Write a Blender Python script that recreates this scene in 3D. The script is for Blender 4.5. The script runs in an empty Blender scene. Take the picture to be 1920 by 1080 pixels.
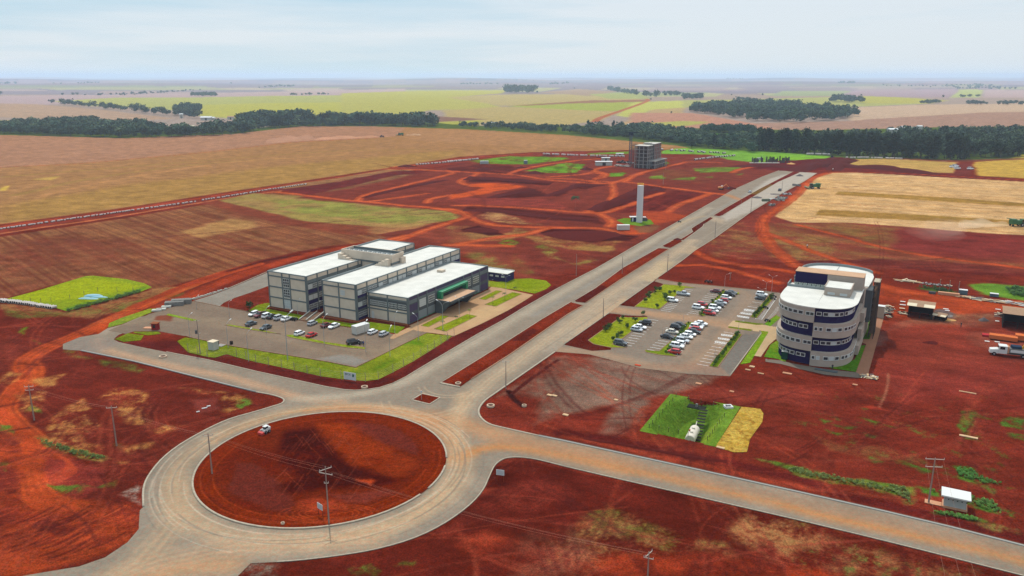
import bpy, bmesh, math, random
import numpy as np
from mathutils import Vector
random.seed(7)
scene = bpy.context.scene
F_PX, CAM_H = 1500.0, 80.0
PITCH = math.atan(398.0 / F_PX)
cam_d = bpy.data.cameras.new('camera'); cam = bpy.data.objects.new('camera', cam_d)
scene.collection.objects.link(cam); scene.camera = cam
cam_d.sensor_width = 36.0; cam_d.lens = 36.0 * F_PX / 1920.0
cam_d.clip_start = 1.0; cam_d.clip_end = 120000.0
cam.location = (0, 0, CAM_H); cam.rotation_euler = (math.pi / 2 - PITCH, 0, 0)
SUN_EL = math.radians(61.0)
SUN_AZ = math.radians(-15.0)            # measured from +Y towards +X; the sun stands beyond the place, slightly left
w = bpy.data.worlds.new('World'); scene.world = w; w.use_nodes = True
nt = w.node_tree; nt.nodes.clear()
wo = nt.nodes.new('ShaderNodeOutputWorld'); bg = nt.nodes.new('ShaderNodeBackground')
sky = nt.nodes.new('ShaderNodeTexSky'); sky.sky_type = 'NISHITA'; sky.sun_disc = False
sky.sun_elevation = SUN_EL; sky.sun_rotation = SUN_AZ
sky.altitude = 500; sky.air_density = 1.0; sky.dust_density = 1.0; sky.ozone_density = 1.6
tc = nt.nodes.new('ShaderNodeTexCoord'); mp = nt.nodes.new('ShaderNodeMapping')
mp.inputs['Scale'].default_value = (1.3, 1.3, 16.0); mp.inputs['Location'].default_value = (.35, 0.2, .3)
cn = nt.nodes.new('ShaderNodeTexNoise'); cn.inputs['Scale'].default_value = 1.6; cn.inputs['Detail'].default_value = 6
cn.inputs['Roughness'].default_value = .55
cr = nt.nodes.new('ShaderNodeValToRGB')
cr.color_ramp.elements[0].position = .40; cr.color_ramp.elements[0].color = (.0, .0, .0, 1)
cr.color_ramp.elements[1].position = .66; cr.color_ramp.elements[1].color = (.92, .92, .92, 1)
mix = nt.nodes.new('ShaderNodeMix'); mix.data_type = 'RGBA'
sx = nt.nodes.new('ShaderNodeSeparateXYZ'); L = nt.links.new
L(tc.outputs['Generated'], sx.inputs[0])
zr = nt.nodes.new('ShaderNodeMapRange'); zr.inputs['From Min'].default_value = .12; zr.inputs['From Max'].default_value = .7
zr.inputs['To Min'].default_value = 1.0; zr.inputs['To Max'].default_value = 1.75; L(sx.outputs['Z'], zr.inputs['Value'])  # sky overhead, out of view, brightened to add ambient light on shaded walls
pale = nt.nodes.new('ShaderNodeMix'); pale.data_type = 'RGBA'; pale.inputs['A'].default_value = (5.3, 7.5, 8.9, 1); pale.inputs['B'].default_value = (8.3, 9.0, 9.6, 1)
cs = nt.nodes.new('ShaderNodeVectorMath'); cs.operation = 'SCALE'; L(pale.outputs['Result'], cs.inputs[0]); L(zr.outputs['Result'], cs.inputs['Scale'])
xr = nt.nodes.new('ShaderNodeMapRange'); xr.inputs['From Min'].default_value = -.12; xr.inputs['From Max'].default_value = .3
xr.inputs['To Min'].default_value = -.05; xr.inputs['To Max'].default_value = .8; L(sx.outputs['X'], xr.inputs['Value'])
ad = nt.nodes.new('ShaderNodeMath'); ad.operation = 'ADD'; ad.use_clamp = True
L(tc.outputs['Generated'], mp.inputs['Vector']); L(mp.outputs['Vector'], cn.inputs['Vector'])
L(cn.outputs['Fac'], cr.inputs['Fac']); L(cr.outputs['Color'], ad.inputs[0]); L(xr.outputs['Result'], ad.inputs[1]); z2 = nt.nodes.new('ShaderNodeMapRange'); z2.inputs['From Max'].default_value = .085; z2.inputs['To Min'].default_value = .42; z2.inputs['To Max'].default_value = 0; L(sx.outputs['Z'], z2.inputs['Value'])
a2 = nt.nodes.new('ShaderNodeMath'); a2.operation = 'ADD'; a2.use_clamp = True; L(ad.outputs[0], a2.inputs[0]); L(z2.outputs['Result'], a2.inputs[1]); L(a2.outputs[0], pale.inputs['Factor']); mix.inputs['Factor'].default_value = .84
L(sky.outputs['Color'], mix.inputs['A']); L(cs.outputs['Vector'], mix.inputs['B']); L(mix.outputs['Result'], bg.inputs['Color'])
bg.inputs['Strength'].default_value = 0.095
L(bg.outputs['Background'], wo.inputs['Surface'])
sd = bpy.data.lights.new('sun', 'SUN'); sd.energy = 3.6; sd.angle = math.radians(.6); sd.color = (1, .95, .86)
sun = bpy.data.objects.new('sun', sd); scene.collection.objects.link(sun)
sun_dir = Vector((math.cos(SUN_EL) * math.sin(SUN_AZ), math.cos(SUN_EL) * math.cos(SUN_AZ), math.sin(SUN_EL)))
sun.rotation_euler = sun_dir.to_track_quat('Z', 'Y').to_euler(); sun.location = (-40, 200, 160)
vs = scene.view_settings; vs.view_transform = 'Standard'; vs.look = 'None'; vs.gamma = 1; vs.exposure = 0.0
scene.display_settings.display_device = 'sRGB'
scene.cycles.volume_bounces = 1; scene.cycles.max_bounces = 6; scene.cycles.use_denoising = True; scene.cycles.denoising_prefilter = 'NONE'
HAZE_SIGMA = 8.5e-5
CP, SP = math.cos(PITCH), math.sin(PITCH)
def terrain(x, y):
    x = np.asarray(x, float); y = np.asarray(y, float)
    r = np.sqrt(x * x + y * y)
    wgt = np.clip((r - 1500) / 2500, 0, 1); wgt = wgt * wgt * (3 - 2 * wgt)
    a = 3.0 + 0.0016 * np.minimum(r, 22000)
    h = (np.sin(x / 1350 + y / 2100 + 1.1) + np.sin(y / 1180 - x / 2900 + .3) * 1.1 + .7 * np.sin(x / 3900 - y / 2600 + 2)
         + .8 * np.sin(x / 620 + y / 5200) * np.clip(r / 9000, 0, 1)) / 2.2
    return wgt * a * (h - .35)
def G(px, py, z=0.0):
    """point of the photograph -> point on the ground (or on the level z above it)"""
    u = (px - 960) / F_PX; v = (py - 540) / F_PX
    d = np.array([u, CP - v * SP, -(SP + v * CP)])
    if d[2] > -1e-4: d[2] = -1e-4
    t = (z - CAM_H) / d[2]
    if t * d[1] > 1500:
        ts = np.geomspace(1400, 34000, 900)
        hz = terrain(d[0] * ts, d[1] * ts) + z
        k = np.nonzero(CAM_H + d[2] * ts <= hz)[0]
        t = ts[k[0]] if len(k) else 34000.0
    return float(d[0] * t), float(d[1] * t)
def Q(pts, x0=0, y0=0, s=1.0):
    return [(x0 + a / s, y0 + b / s) for a, b in pts]
def W(pts, z=0.0):
    return np.array([G(a, b, z) for a, b in pts])
ROAD_A = math.radians(28.3)
EV = np.array([math.sin(ROAD_A), math.cos(ROAD_A)]); NV = np.array([math.cos(ROAD_A), -math.sin(ROAD_A)])
def UV(u, v):                    # site grid: u across the avenue (to the right), v along it
    p = NV * u + EV * v
    return float(p[0]), float(p[1])
def lin(c):
    c = np.asarray(c, float) / 255.0
    return np.where(c <= .04045, c / 12.92, ((c + .055) / 1.055) ** 2.4)
KALB = 0.55
def alb(c): return tuple(lin(c) * KALB)
_rng = np.random.RandomState(3); _T = _rng.rand(256, 256)
def vnoise(x, y):
    xi = np.floor(x).astype(np.int64); yi = np.floor(y).astype(np.int64)
    fx = x - xi; fy = y - yi; fx = fx * fx * (3 - 2 * fx); fy = fy * fy * (3 - 2 * fy)
    xi &= 255; yi &= 255; x1 = (xi + 1) & 255; y1 = (yi + 1) & 255
    return (_T[xi, yi] * (1 - fx) + _T[x1, yi] * fx) * (1 - fy) + (_T[xi, y1] * (1 - fx) + _T[x1, y1] * fx) * fy
def fbm(x, y, s, oc=4, off=0.0):
    r = 0; a = 1; t = 0; x = x / s + off * 17.3; y = y / s + off * 9.1
    for k in range(oc):
        r = r + a * vnoise(x, y); t += a; a *= .55; x = x * 2.03 + 5.7; y = y * 2.03 + 3.1
    return r / t                  # 0..1
def dist_edges(x, y, pts, closed):
    d = np.full(x.shape, 1e18); ins = np.zeros(x.shape, bool); n = len(pts)
    qx = np.zeros(x.shape); qy = np.zeros(x.shape)
    for i in range(n if closed else n - 1):
        ax, ay = pts[i]; bx, by = pts[(i + 1) % n]
        ex, ey = bx - ax, by - ay; l2 = ex * ex + ey * ey + 1e-12
        t = np.clip(((x - ax) * ex + (y - ay) * ey) / l2, 0, 1)
        cx, cy = ax + t * ex, ay + t * ey
        dd = (x - cx) ** 2 + (y - cy) ** 2; m = dd < d
        d = np.where(m, dd, d); qx = np.where(m, cx, qx); qy = np.where(m, cy, qy)
        if closed and ay != by:
            c = ((ay > y) != (by > y)) & (x < (bx - ax) * (y - ay) / (by - ay) + ax); ins ^= c
    return np.sqrt(d), ins, qx, qy
def smooth_line(pts, n=6, closed=False):
    P = [np.array(p, float) for p in pts]; m = len(P); out = []
    for i in range(m if closed else m - 1):
        p0 = P[(i - 1) % m] if closed or i > 0 else P[0]; p1 = P[i]; p2 = P[(i + 1) % m]
        p3 = P[(i + 2) % m] if closed or i + 2 < m else P[-1]
        for k in range(n):
            t = k / n
            out.append(.5 * ((2 * p1) + (-p0 + p2) * t + (2 * p0 - 5 * p1 + 4 * p2 - p3) * t * t + (-p0 + 3 * p1 - 3 * p2 + p3) * t ** 3))
    if not closed: out.append(P[-1])
    return np.array(out)
class Painter:
    """colours of the soils and crops, worked out per vertex in plan"""
    def __init__(s, X, Y, base):
        s.X = X; s.Y = Y; s.C = np.tile(np.array(base, float), (len(X), 1)); s.k = 0
    def _sub(s, P, m):
        return np.nonzero((s.X > P[:, 0].min() - m) & (s.X < P[:, 0].max() + m) & (s.Y > P[:, 1].min() - m) & (s.Y < P[:, 1].max() + m))[0]
    def _apply(s, i, a, col, patch, rows):
        s.k += 1
        x, y = s.X[i], s.Y[i]
        if patch:                                  # (scale, threshold, softness)
            n = .72 * fbm(x, y, patch[0], 4, s.k) + .28 * fbm(x, y, max(patch[0] * .13, .35), 2, s.k + .5); a = a * np.clip((n - patch[1]) / patch[2] + .5, 0, 1)
        c = np.array(col, float); c = np.tile(c, (len(i), 1))
        if rows:                                   # (direction px a, px b, width m, length m, second colour, amount)
            A, B = np.array(G(*rows[0])), np.array(G(*rows[1])); d = (B - A) / np.linalg.norm(B - A)
            al = x * d[0] + y * d[1]; ac = -x * d[1] + y * d[0]
            n = .6 * vnoise(ac / rows[2] + 31.0 + vnoise(al / 90, ac / 60) * 2, al / rows[3]) + .4 * vnoise(ac / rows[2] * 2.3, al / rows[3] * 2)
            n = np.clip((n - .5) * 2.2 + .5, 0, 1) * rows[5]
            c = c * (1 - n[:, None]) + np.array(rows[4], float) * n[:, None]
        s.C[i] = s.C[i] * (1 - a[:, None]) + c * a[:, None]
    def poly(s, pts, col, f=1.0, warp=0.0, ws=6.0, alpha=1.0, patch=None, rows=None, world=False):
        P = np.array(pts, float) if world else W(pts)
        i = s._sub(P, f + warp * 2)
        if not len(i): return
        x, y = s.X[i], s.Y[i]
        if warp:
            x = x + (fbm(s.X[i], s.Y[i], ws, 3, 1.3) - .5) * 2 * warp; y = y + (fbm(s.X[i], s.Y[i], ws, 3, 4.1) - .5) * 2 * warp
        d, ins, _, _ = dist_edges(x, y, P, True)
        a = np.clip(np.where(ins, d, -d) / f + .5, 0, 1) * alpha
        s._apply(i, a, col, patch, rows)
    def stroke(s, pts, wd, col, f=.5, warp=0.0, ws=8.0, alpha=1.0, patch=None, ruts=0, world=False, closed=False):
        P = np.array(pts, float) if world else W(pts)
        P = smooth_line(P, 5, closed); m = wd + f + warp * 2
        i = s._sub(P, m)
        if not len(i): return
        x, y = s.X[i], s.Y[i]
        if warp:
            x = x + (fbm(x, y, ws, 3, 2.3) - .5) * 2 * warp; y = y + (fbm(s.X[i], s.Y[i], ws, 3, 7.1) - .5) * 2 * warp
        d, _, _, _ = dist_edges(x, y, P, closed)
        a = np.clip((wd / 2 - d) / f + .5, 0, 1) * alpha
        if ruts: a = a * (1 - ruts * .5 * (1 + np.cos(d * 2 * math.pi / (wd * .28))))
        s._apply(i, a, col, patch, None)
MATS = {}
def mat(name, col, rough=.8, noise=0.0, nscale=3.0, bump=0.0, metal=0.0, spec=None):
    if name in MATS: return MATS[name]
    m = bpy.data.materials.new(name); m.use_nodes = True; t = m.node_tree; b = t.nodes['Principled BSDF']
    b.inputs['Roughness'].default_value = rough; b.inputs['Metallic'].default_value = metal
    b.inputs['Specular IOR Level'].default_value = spec if spec is not None else (.3 if rough < .6 else 0.0)
    c = tuple(col) + (1,)
    b.inputs['Base Color'].default_value = c
    if noise:
        co = t.nodes.new('ShaderNodeTexCoord'); n = t.nodes.new('ShaderNodeTexNoise'); n.inputs['Scale'].default_value = nscale
        n.inputs['Detail'].default_value = 5; r = t.nodes.new('ShaderNodeMapRange')
        r.inputs['From Min'].default_value = .3; r.inputs['From Max'].default_value = .7
        r.inputs['To Min'].default_value = 1 - noise; r.inputs['To Max'].default_value = 1 + noise * .6
        x = t.nodes.new('ShaderNodeVectorMath'); x.operation = 'SCALE'; x.inputs[0].default_value = c[:3]
        t.links.new(co.outputs['Object'], n.inputs['Vector']); t.links.new(n.outputs['Fac'], r.inputs['Value'])
        t.links.new(r.outputs['Result'], x.inputs['Scale']); t.links.new(x.outputs['Vector'], b.inputs['Base Color'])
        if bump:
            bp = t.nodes.new('ShaderNodeBump'); bp.inputs['Strength'].default_value = bump; bp.inputs['Distance'].default_value = .2
            t.links.new(n.outputs['Fac'], bp.inputs['Height']); t.links.new(bp.outputs['Normal'], b.inputs['Normal'])
    MATS[name] = m; return m
def ground_mat(name, scales, amps, bump=.4, bscale=.7, rough=.95):
    if name in MATS: return MATS[name]
    m = bpy.data.materials.new(name); m.use_nodes = True; t = m.node_tree; b = t.nodes['Principled BSDF']
    b.inputs['Roughness'].default_value = rough; b.inputs['Specular IOR Level'].default_value = 0.0
    at = t.nodes.new('ShaderNodeAttribute'); at.attribute_name = 'Col'
    ge = t.nodes.new('ShaderNodeNewGeometry'); prev = None
    for s_, a_ in zip(scales, amps):
        n = t.nodes.new('ShaderNodeTexNoise'); n.inputs['Scale'].default_value = s_; n.inputs['Detail'].default_value = 4
        n.inputs['Roughness'].default_value = .6
        t.links.new(ge.outputs['Position'], n.inputs['Vector'])
        r = t.nodes.new('ShaderNodeMapRange'); r.inputs['From Min'].default_value = .36; r.inputs['From Max'].default_value = .64
        r.inputs['To Min'].default_value = 1 - a_; r.inputs['To Max'].default_value = 1 + a_
        t.links.new(n.outputs['Fac'], r.inputs['Value'])
        if prev is None: prev = r.outputs['Result']
        else:
            q = t.nodes.new('ShaderNodeMath'); q.operation = 'MULTIPLY'
            t.links.new(prev, q.inputs[0]); t.links.new(r.outputs['Result'], q.inputs[1]); prev = q.outputs[0]
    x = t.nodes.new('ShaderNodeVectorMath'); x.operation = 'SCALE'
    hn = t.nodes.new('ShaderNodeTexNoise'); hn.inputs['Scale'].default_value = scales[1] * 1.7; hn.inputs['Detail'].default_value = 5
    hr = t.nodes.new('ShaderNodeMapRange'); hr.inputs['From Min'].default_value = .35; hr.inputs['From Max'].default_value = .65
    hm = t.nodes.new('ShaderNodeMix'); hm.data_type = 'RGBA'; hm.inputs['A'].default_value = (1.1, .93, .9, 1); hm.inputs['B'].default_value = (.92, 1.07, 1.08, 1)
    hx = t.nodes.new('ShaderNodeVectorMath'); hx.operation = 'MULTIPLY'
    t.links.new(ge.outputs['Position'], hn.inputs['Vector']); t.links.new(hn.outputs['Fac'], hr.inputs['Value']); t.links.new(hr.outputs['Result'], hm.inputs['Factor'])
    t.links.new(at.outputs['Color'], hx.inputs[0]); t.links.new(hm.outputs['Result'], hx.inputs[1])
    t.links.new(hx.outputs['Vector'], x.inputs[0]); t.links.new(prev, x.inputs['Scale']); t.links.new(x.outputs['Vector'], b.inputs['Base Color'])
    n = t.nodes.new('ShaderNodeTexNoise'); n.inputs['Scale'].default_value = bscale; n.inputs['Detail'].default_value = 5
    t.links.new(ge.outputs['Position'], n.inputs['Vector'])
    bp = t.nodes.new('ShaderNodeBump'); bp.inputs['Strength'].default_value = bump; bp.inputs['Distance'].default_value = .6
    t.links.new(n.outputs['Fac'], bp.inputs['Height']); t.links.new(bp.outputs['Normal'], b.inputs['Normal'])
    MATS[name] = m; return m
COL = scene.collection
def prop(o, label=None, cat=None, group=None, kind=None):
    if label: o['label'] = label
    if cat: o['category'] = cat
    if group: o['group'] = group
    if kind: o['kind'] = kind
    return o
def empty(name, loc=(0, 0, 0), rz=0.0, label=None, cat=None, group=None):
    o = bpy.data.objects.new(name, None); COL.objects.link(o); o.location = loc; o.rotation_euler = (0, 0, rz)
    o.empty_display_size = .5
    return prop(o, label, cat, group)
def mesh_np(name, V, Fq, material, col=None, parent=None, smooth=False):
    me = bpy.data.meshes.new(name); n = len(V); k = Fq.shape[1]
    me.vertices.add(n); me.vertices.foreach_set('co', np.asarray(V, np.float32).ravel())
    me.loops.add(Fq.size); me.loops.foreach_set('vertex_index', Fq.ravel().astype(np.int32))
    me.polygons.add(len(Fq)); me.polygons.foreach_set('loop_start', np.arange(0, Fq.size, k, dtype=np.int32))
    me.polygons.foreach_set('loop_total', np.full(len(Fq), k, np.int32))
    if smooth: me.polygons.foreach_set('use_smooth', np.ones(len(Fq), bool))
    me.update(calc_edges=True)
    if col is not None:
        a = me.attributes.new('Col', 'FLOAT_COLOR', 'POINT')
        a.data.foreach_set('color', np.concatenate([col, np.ones((n, 1))], 1).astype(np.float32).ravel())
    me.materials.append(material)
    o = bpy.data.objects.new(name, me); COL.objects.link(o)
    if parent: o.parent = parent
    return o
class MB:
    """collects simple solids; build() links them as one mesh object"""
    def __init__(s): s.v = []; s.f = []; s.m = []
    def add(s, vs, fs, mi=0):
        n = len(s.v); s.v += [tuple(p) for p in vs]; s.f += [tuple(n + i for i in f) for f in fs]; s.m += [mi] * len(fs); return s
    def box(s, x0, x1, y0, y1, z0, z1, mi=0):
        return s.add([(x0, y0, z0), (x1, y0, z0), (x1, y1, z0), (x0, y1, z0), (x0, y0, z1), (x1, y0, z1), (x1, y1, z1), (x0, y1, z1)],
                     [(3, 2, 1, 0), (4, 5, 6, 7), (0, 1, 5, 4), (1, 2, 6, 5), (2, 3, 7, 6), (3, 0, 4, 7)], mi)
    def prism(s, pts, z0, z1, mi=0, top=True):
        n = len(pts); zt = z1 if hasattr(z1, '__len__') else [z1] * n
        vs = [(p[0], p[1], z0) for p in pts] + [(p[0], p[1], z) for p, z in zip(pts, zt)]
        fs = [tuple(range(n))[::-1]] + [tuple(range(n, 2 * n))] + [(i, (i + 1) % n, n + (i + 1) % n, n + i) for i in range(n)]
        return s.add(vs, fs, mi)
    def tube(s, pts, r, n=6, mi=0, caps=True):
        pts = [Vector(p) for p in pts]; rr = r if hasattr(r, '__len__') else [r] * len(pts); base = len(s.v); fs = []
        for i, p in enumerate(pts):
            a = pts[min(i + 1, len(pts) - 1)] - pts[max(i - 1, 0)]; a.normalize()
            h = Vector((0, 0, 1)) if abs(a.z) < .9 else Vector((1, 0, 0)); x = a.cross(h).normalized(); y = a.cross(x)
            for k in range(n):
                t = 2 * math.pi * k / n; s.v.append(tuple(p + (x * math.cos(t) + y * math.sin(t)) * rr[i]))
        for i in range(len(pts) - 1):
            for k in range(n):
                a0 = base + i * n + k; a1 = base + i * n + (k + 1) % n; fs.append((a0, a1, a1 + n, a0 + n))
        if caps: fs += [tuple(base + k for k in range(n))[::-1], tuple(base + (len(pts) - 1) * n + k for k in range(n))]
        s.f += fs; s.m += [mi] * len(fs); return s
    def bar(s, p, q, w, h=None, mi=0):       # square bar between two points
        p, q = Vector(p), Vector(q); a = (q - p).normalized(); h = h or w
        up = Vector((0, 0, 1)) if abs(a.z) < .95 else Vector((0, 1, 0)); x = a.cross(up).normalized(); y = x.cross(a)
        vs = [c + x * (w / 2 * i) + y * (h / 2 * j) for c in (p, q) for i, j in ((-1, -1), (1, -1), (1, 1), (-1, 1))]
        return s.add(vs, [(0, 1, 2, 3), (7, 6, 5, 4), (0, 4, 5, 1), (1, 5, 6, 2), (2, 6, 7, 3), (3, 7, 4, 0)], mi)
    def build(s, name, mats, parent=None, smooth=False):
        me = bpy.data.meshes.new(name); me.from_pydata(s.v, [], s.f)
        for m in (mats if isinstance(mats, (list, tuple)) else [mats]): me.materials.append(m)
        me.polygons.foreach_set('material_index', s.m)
        if smooth: me.polygons.foreach_set('use_smooth', np.ones(len(s.f), bool))
        bm = bmesh.new(); bm.from_mesh(me); bmesh.ops.recalc_face_normals(bm, faces=bm.faces); bm.to_mesh(me); bm.free()
        me.update(); o = bpy.data.objects.new(name, me); COL.objects.link(o)
        if parent: o.parent = parent
        return o
def B1(name, m, parent, *q):
    b = MB(); b.box(*q); return b.build(name, m, parent)
def copy_tree(o, loc=None, rz=None, sc=None, label=None, group=None, swap=None):
    c = o.copy(); COL.objects.link(c)
    for ch in list(o.children):
        d = ch.copy(); COL.objects.link(d); d.parent = c
        if swap and d.data and d.name.split('.')[0] in swap: d.data = swap[d.name.split('.')[0]]
        for g in list(ch.children):
            e = g.copy(); COL.objects.link(e); e.parent = d
    if loc is not None: c.location = loc
    if rz is not None: c.rotation_euler = (0, 0, rz)
    if sc is not None: c.scale = (sc, sc, sc) if not hasattr(sc, '__len__') else sc
    if label: c['label'] = label
    if group: c['group'] = group
    return c
# ================================================================== GROUND
CR = dict(A=(520, 290, 5.333), B=(840, 280, 5.333), C=(1100, 240, 6), D=(1380, 250, 6), E=(140, 540, 5.333), F=(1640, 500, 4.911),
          Gc=(480, 700, 2.841), H=(1060, 700, 2.843), I=(1480, 700, 2.843), J=(0, 700, 2.842), K=(480, 420, 3.31), L=(1080, 480, 4.5),
          M=(0, 480, 4), N=(0, 120, 3), O=(640, 120, 3), P=(1280, 120, 3), R=(1400, 240, 3.692), S=(1200, 300, 5.333), T=(960, 460, 5.4), U=(720, 600, 4.8))
def c(k, *pts): return Q(pts, *CR[k])
SOIL = (116, 44, 31); DARK = (72, 28, 27); ORANGE = (186, 82, 42); ORG2 = (158, 58, 30); STRAW = (176, 134, 84); OLIVE = (142, 124, 66)
GRASS = (104, 142, 34); LIME = (134, 172, 30); TAN = (196, 148, 98)
def paint_ground(p):
    X, Y = p.X, p.Y
    far = Y > 900
    p.poly([(-700, 141), (2700, 141), (2700, 262), (-700, 262)], (160, 142, 132), 1, alpha=1); p.poly([(-900, 140), (2900, 140), (2900, 176), (-900, 176)], (134, 126, 136), 900, alpha=1)  # second band paints a lavender haze tone over the farthest land
    def fld(pts, col, warp=10, rows=None, patch=None, alpha=1): p.poly(pts, col, 12, warp, 120, alpha, patch, rows)
    rs = random.Random(5)
    # patchwork of distant fields, haze blue painted in towards the horizon
    for k in range(150):
        y = 143.5 + 34 * rs.random() ** 1.5; x = rs.uniform(-300, 2200); wd = rs.uniform(60, 240) * (1 + (y - 143) / 50); hh = (y - 141) * rs.uniform(.08, .25)
        cc = rs.choice([(160, 142, 142), (172, 154, 148), (148, 132, 138), (168, 164, 128), (136, 128, 136), (176, 160, 142), (150, 154, 122)]); q_ = min(1, max(0, (168 - y) / 20)); cc = tuple(v * (1 - q_) + w_ * q_ for v, w_ in zip(cc, (112, 116, 136)))  # field colour shifts to a painted haze blue with distance
        sk = rs.uniform(-40, 40)
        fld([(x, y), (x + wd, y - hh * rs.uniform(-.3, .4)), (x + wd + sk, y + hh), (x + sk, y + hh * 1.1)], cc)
    fld([(0, 180), (180, 178), (520, 172), (760, 166), (760, 182), (400, 190), (100, 196), (-300, 200), (-300, 182)], (172, 150, 150))
    fld(c('N', (300, 210), (640, 190), (1100, 188), (1500, 180), (1930, 176), (1930, 330), (1500, 325), (1080, 290), (1140, 245), (1000, 262), (830, 250), (500, 235)), (166, 164, 104))
    fld(c('N', (1080, 280), (1150, 230), (1500, 220), (1930, 215), (1930, 330), (1500, 330)), (174, 168, 88))
    fld(c('O', (0, 165), (300, 155), (600, 150), (940, 148), (900, 165), (650, 185), (880, 235), (940, 250), (500, 260), (300, 300), (0, 335)), (172, 165, 94))
    fld(c('O', (590, 188), (900, 172), (1400, 170), (1700, 200), (1000, 235), (900, 235)), (176, 158, 112))
    fld(c('O', (940, 238), (1100, 222), (1700, 206), (1690, 225), (1560, 265), (1250, 262)), (158, 162, 82))
    fld(c('O', (930, 236), (1400, 205), (1740, 200), (1700, 212), (1300, 222), (1100, 232)), (150, 112, 92), 4)
    fld(c('O', (560, 262), (900, 240), (1560, 268), (1440, 320), (1200, 350), (800, 330), (600, 300)), (176, 156, 106))
    fld(c('O', (440, 300), (520, 293), (830, 312), (640, 322), (500, 330)), (136, 104, 92))
    fld(c('O', (500, 335), (560, 325), (800, 316), (780, 345), (600, 355)), (168, 164, 84))
    fld(c('O', (1100, 160), (1330, 140), (1560, 155), (1400, 180)), (160, 138, 122)); fld(c('O', (1390, 170), (1640, 160), (1740, 195), (1500, 195)), (160, 162, 108))
    fld(c('O', (1640, 215), (1930, 205), (1930, 250), (1760, 258), (1600, 300), (1540, 290)), (182, 180, 100))
    fld(c('O', (1640, 300), (1760, 255), (1930, 245), (1930, 340), (1800, 345), (1560, 345)), (178, 152, 112))
    p.stroke(c('O', (1425, 325), (1460, 302), (1560, 268), (1690, 222), (1728, 203), (1715, 197)), 14, (172, 104, 76), 4)
    fld(c('N', (0, 222), (200, 226), (560, 255), (1000, 310), (620, 322), (300, 310), (0, 300), (-400, 300), (-400, 222)), (176, 148, 126), rows=((0, 200), (600, 225), 12, 200, (162, 134, 116), .5))
    fld(c('N', (-300, 315), (300, 318), (280, 332), (-300, 345)), (170, 170, 84)); fld(c('N', (900, 360), (1060, 372), (1120, 390), (980, 392)), (150, 160, 84))
    fld(c('P', (0, 205), (300, 200), (900, 185), (1200, 190), (1500, 205), (1340, 225), (1000, 240), (300, 240), (0, 245)), (166, 164, 108))
    fld(c('P', (480, 180), (560, 152), (960, 150), (860, 180)), (150, 155, 124)); fld(c('P', (1500, 190), (1560, 142), (1690, 145), (1670, 188)), (165, 168, 116))
    fld(c('P', (860, 180), (960, 150), (1540, 140), (1500, 190)), (160, 140, 146)); fld(c('P', (1690, 190), (1700, 145), (2200, 150), (2300, 190)), (172, 150, 148))
    fld(c('P', (1010, 180), (1200, 186), (1500, 206), (1400, 222), (1000, 220)), (172, 165, 92))
    fld(c('P', (960, 245), (1400, 228), (2200, 220), (2400, 262), (1500, 285), (1000, 320), (930, 318)), (190, 162, 138))
    fld(c('P', (930, 320), (1300, 296), (1700, 272), (2400, 262), (2400, 345), (1500, 360), (900, 385), (620, 400), (560, 370), (350, 335)), (164, 130, 114))
    fld(c('P', (-300, 275), (60, 275), (340, 325), (560, 370), (560, 400), (430, 385), (100, 360), (-300, 370)), (180, 132, 112))
    fld(c('P', (-300, 335), (0, 320), (150, 325), (60, 345), (-300, 360)), (168, 164, 92))
    # ground under the gallery woods
    p.poly([(-500, 228), (200, 236), (420, 246), (560, 232), (640, 218), (760, 226), (900, 236), (1100, 236), (1300, 240), (1500, 244), (1920, 236), (2500, 240), (2500, 300), (1500, 300), (1300, 282), (1060, 254), (870, 243), (700, 238), (430, 254), (230, 261), (-500, 262)], (84, 100, 52), 8, 15, 60)
    p.poly(c('C', (1350, 60), (1700, 60), (1750, 110), (1600, 120), (1400, 100)), (96, 148, 58), 4, 6, 40)
    BF = [(-600, 262), (-200, 256), (0, 253), (230, 259), (440, 251), (560, 237), (700, 237), (870, 242), (1060, 253), (1270, 273), (1300, 279), (1150, 282), (1000, 285), (860, 294), (700, 319), (560, 340), (430, 359), (200, 394), (0, 420), (-300, 460), (-900, 540)]
    p.poly(BF, (164, 118, 76), 3, 0, rows=((0, 330), (640, 268), 12, 400, (158, 114, 71), .7))
    p.poly([(-600, 262), (-200, 256), (0, 253), (230, 259), (440, 251), (560, 237), (700, 237), (760, 240), (740, 256), (640, 262), (540, 267), (400, 283), (200, 302), (0, 314), (-400, 350)], (168, 122, 94), 4, 2, 60, rows=((0, 300), (400, 280), 14, 400, (164, 118, 90), .6))
    p.poly([(760, 240), (870, 243), (1060, 254), (1260, 274), (1000, 276), (760, 262)], (168, 122, 82), 14, 10, 80)
    p.stroke([(-300, 340), (0, 314), (130, 308), (270, 296), (400, 284), (540, 268), (640, 262), (710, 258)], 3.2, (168, 84, 54), 1.5, 1.5, 30, .8)
    for o_, cc, al in ((0, (150, 122, 60), .55), (1, (152, 126, 62), .45), (2, (186, 132, 84), .6), (3, (188, 138, 86), .6)):
        pts = [[(0, 332), (200, 316), (500, 292), (640, 283), (800, 280)], [(30, 366), (140, 340), (300, 316), (420, 304), (640, 290)],
               [(60, 384), (95, 362), (200, 340), (330, 318), (480, 300), (640, 291)], [(150, 392), (110, 376), (260, 384)]][o_]
        p.stroke(pts, 7, cc, 5, 4, 40, al)
    p.poly([(0, 352), (14, 348), (12, 356), (0, 358)], (214, 178, 80), 3, 3, 10); p.poly([(60, 336), (118, 330), (96, 338)], (206, 170, 84), 3, 4, 14, .7)
    p.poly([(0, 385), (200, 352), (480, 316), (640, 300), (860, 280), (860, 294), (560, 340), (200, 394), (0, 420)], (164, 128, 62), 20, 8, 60, .55)
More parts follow.
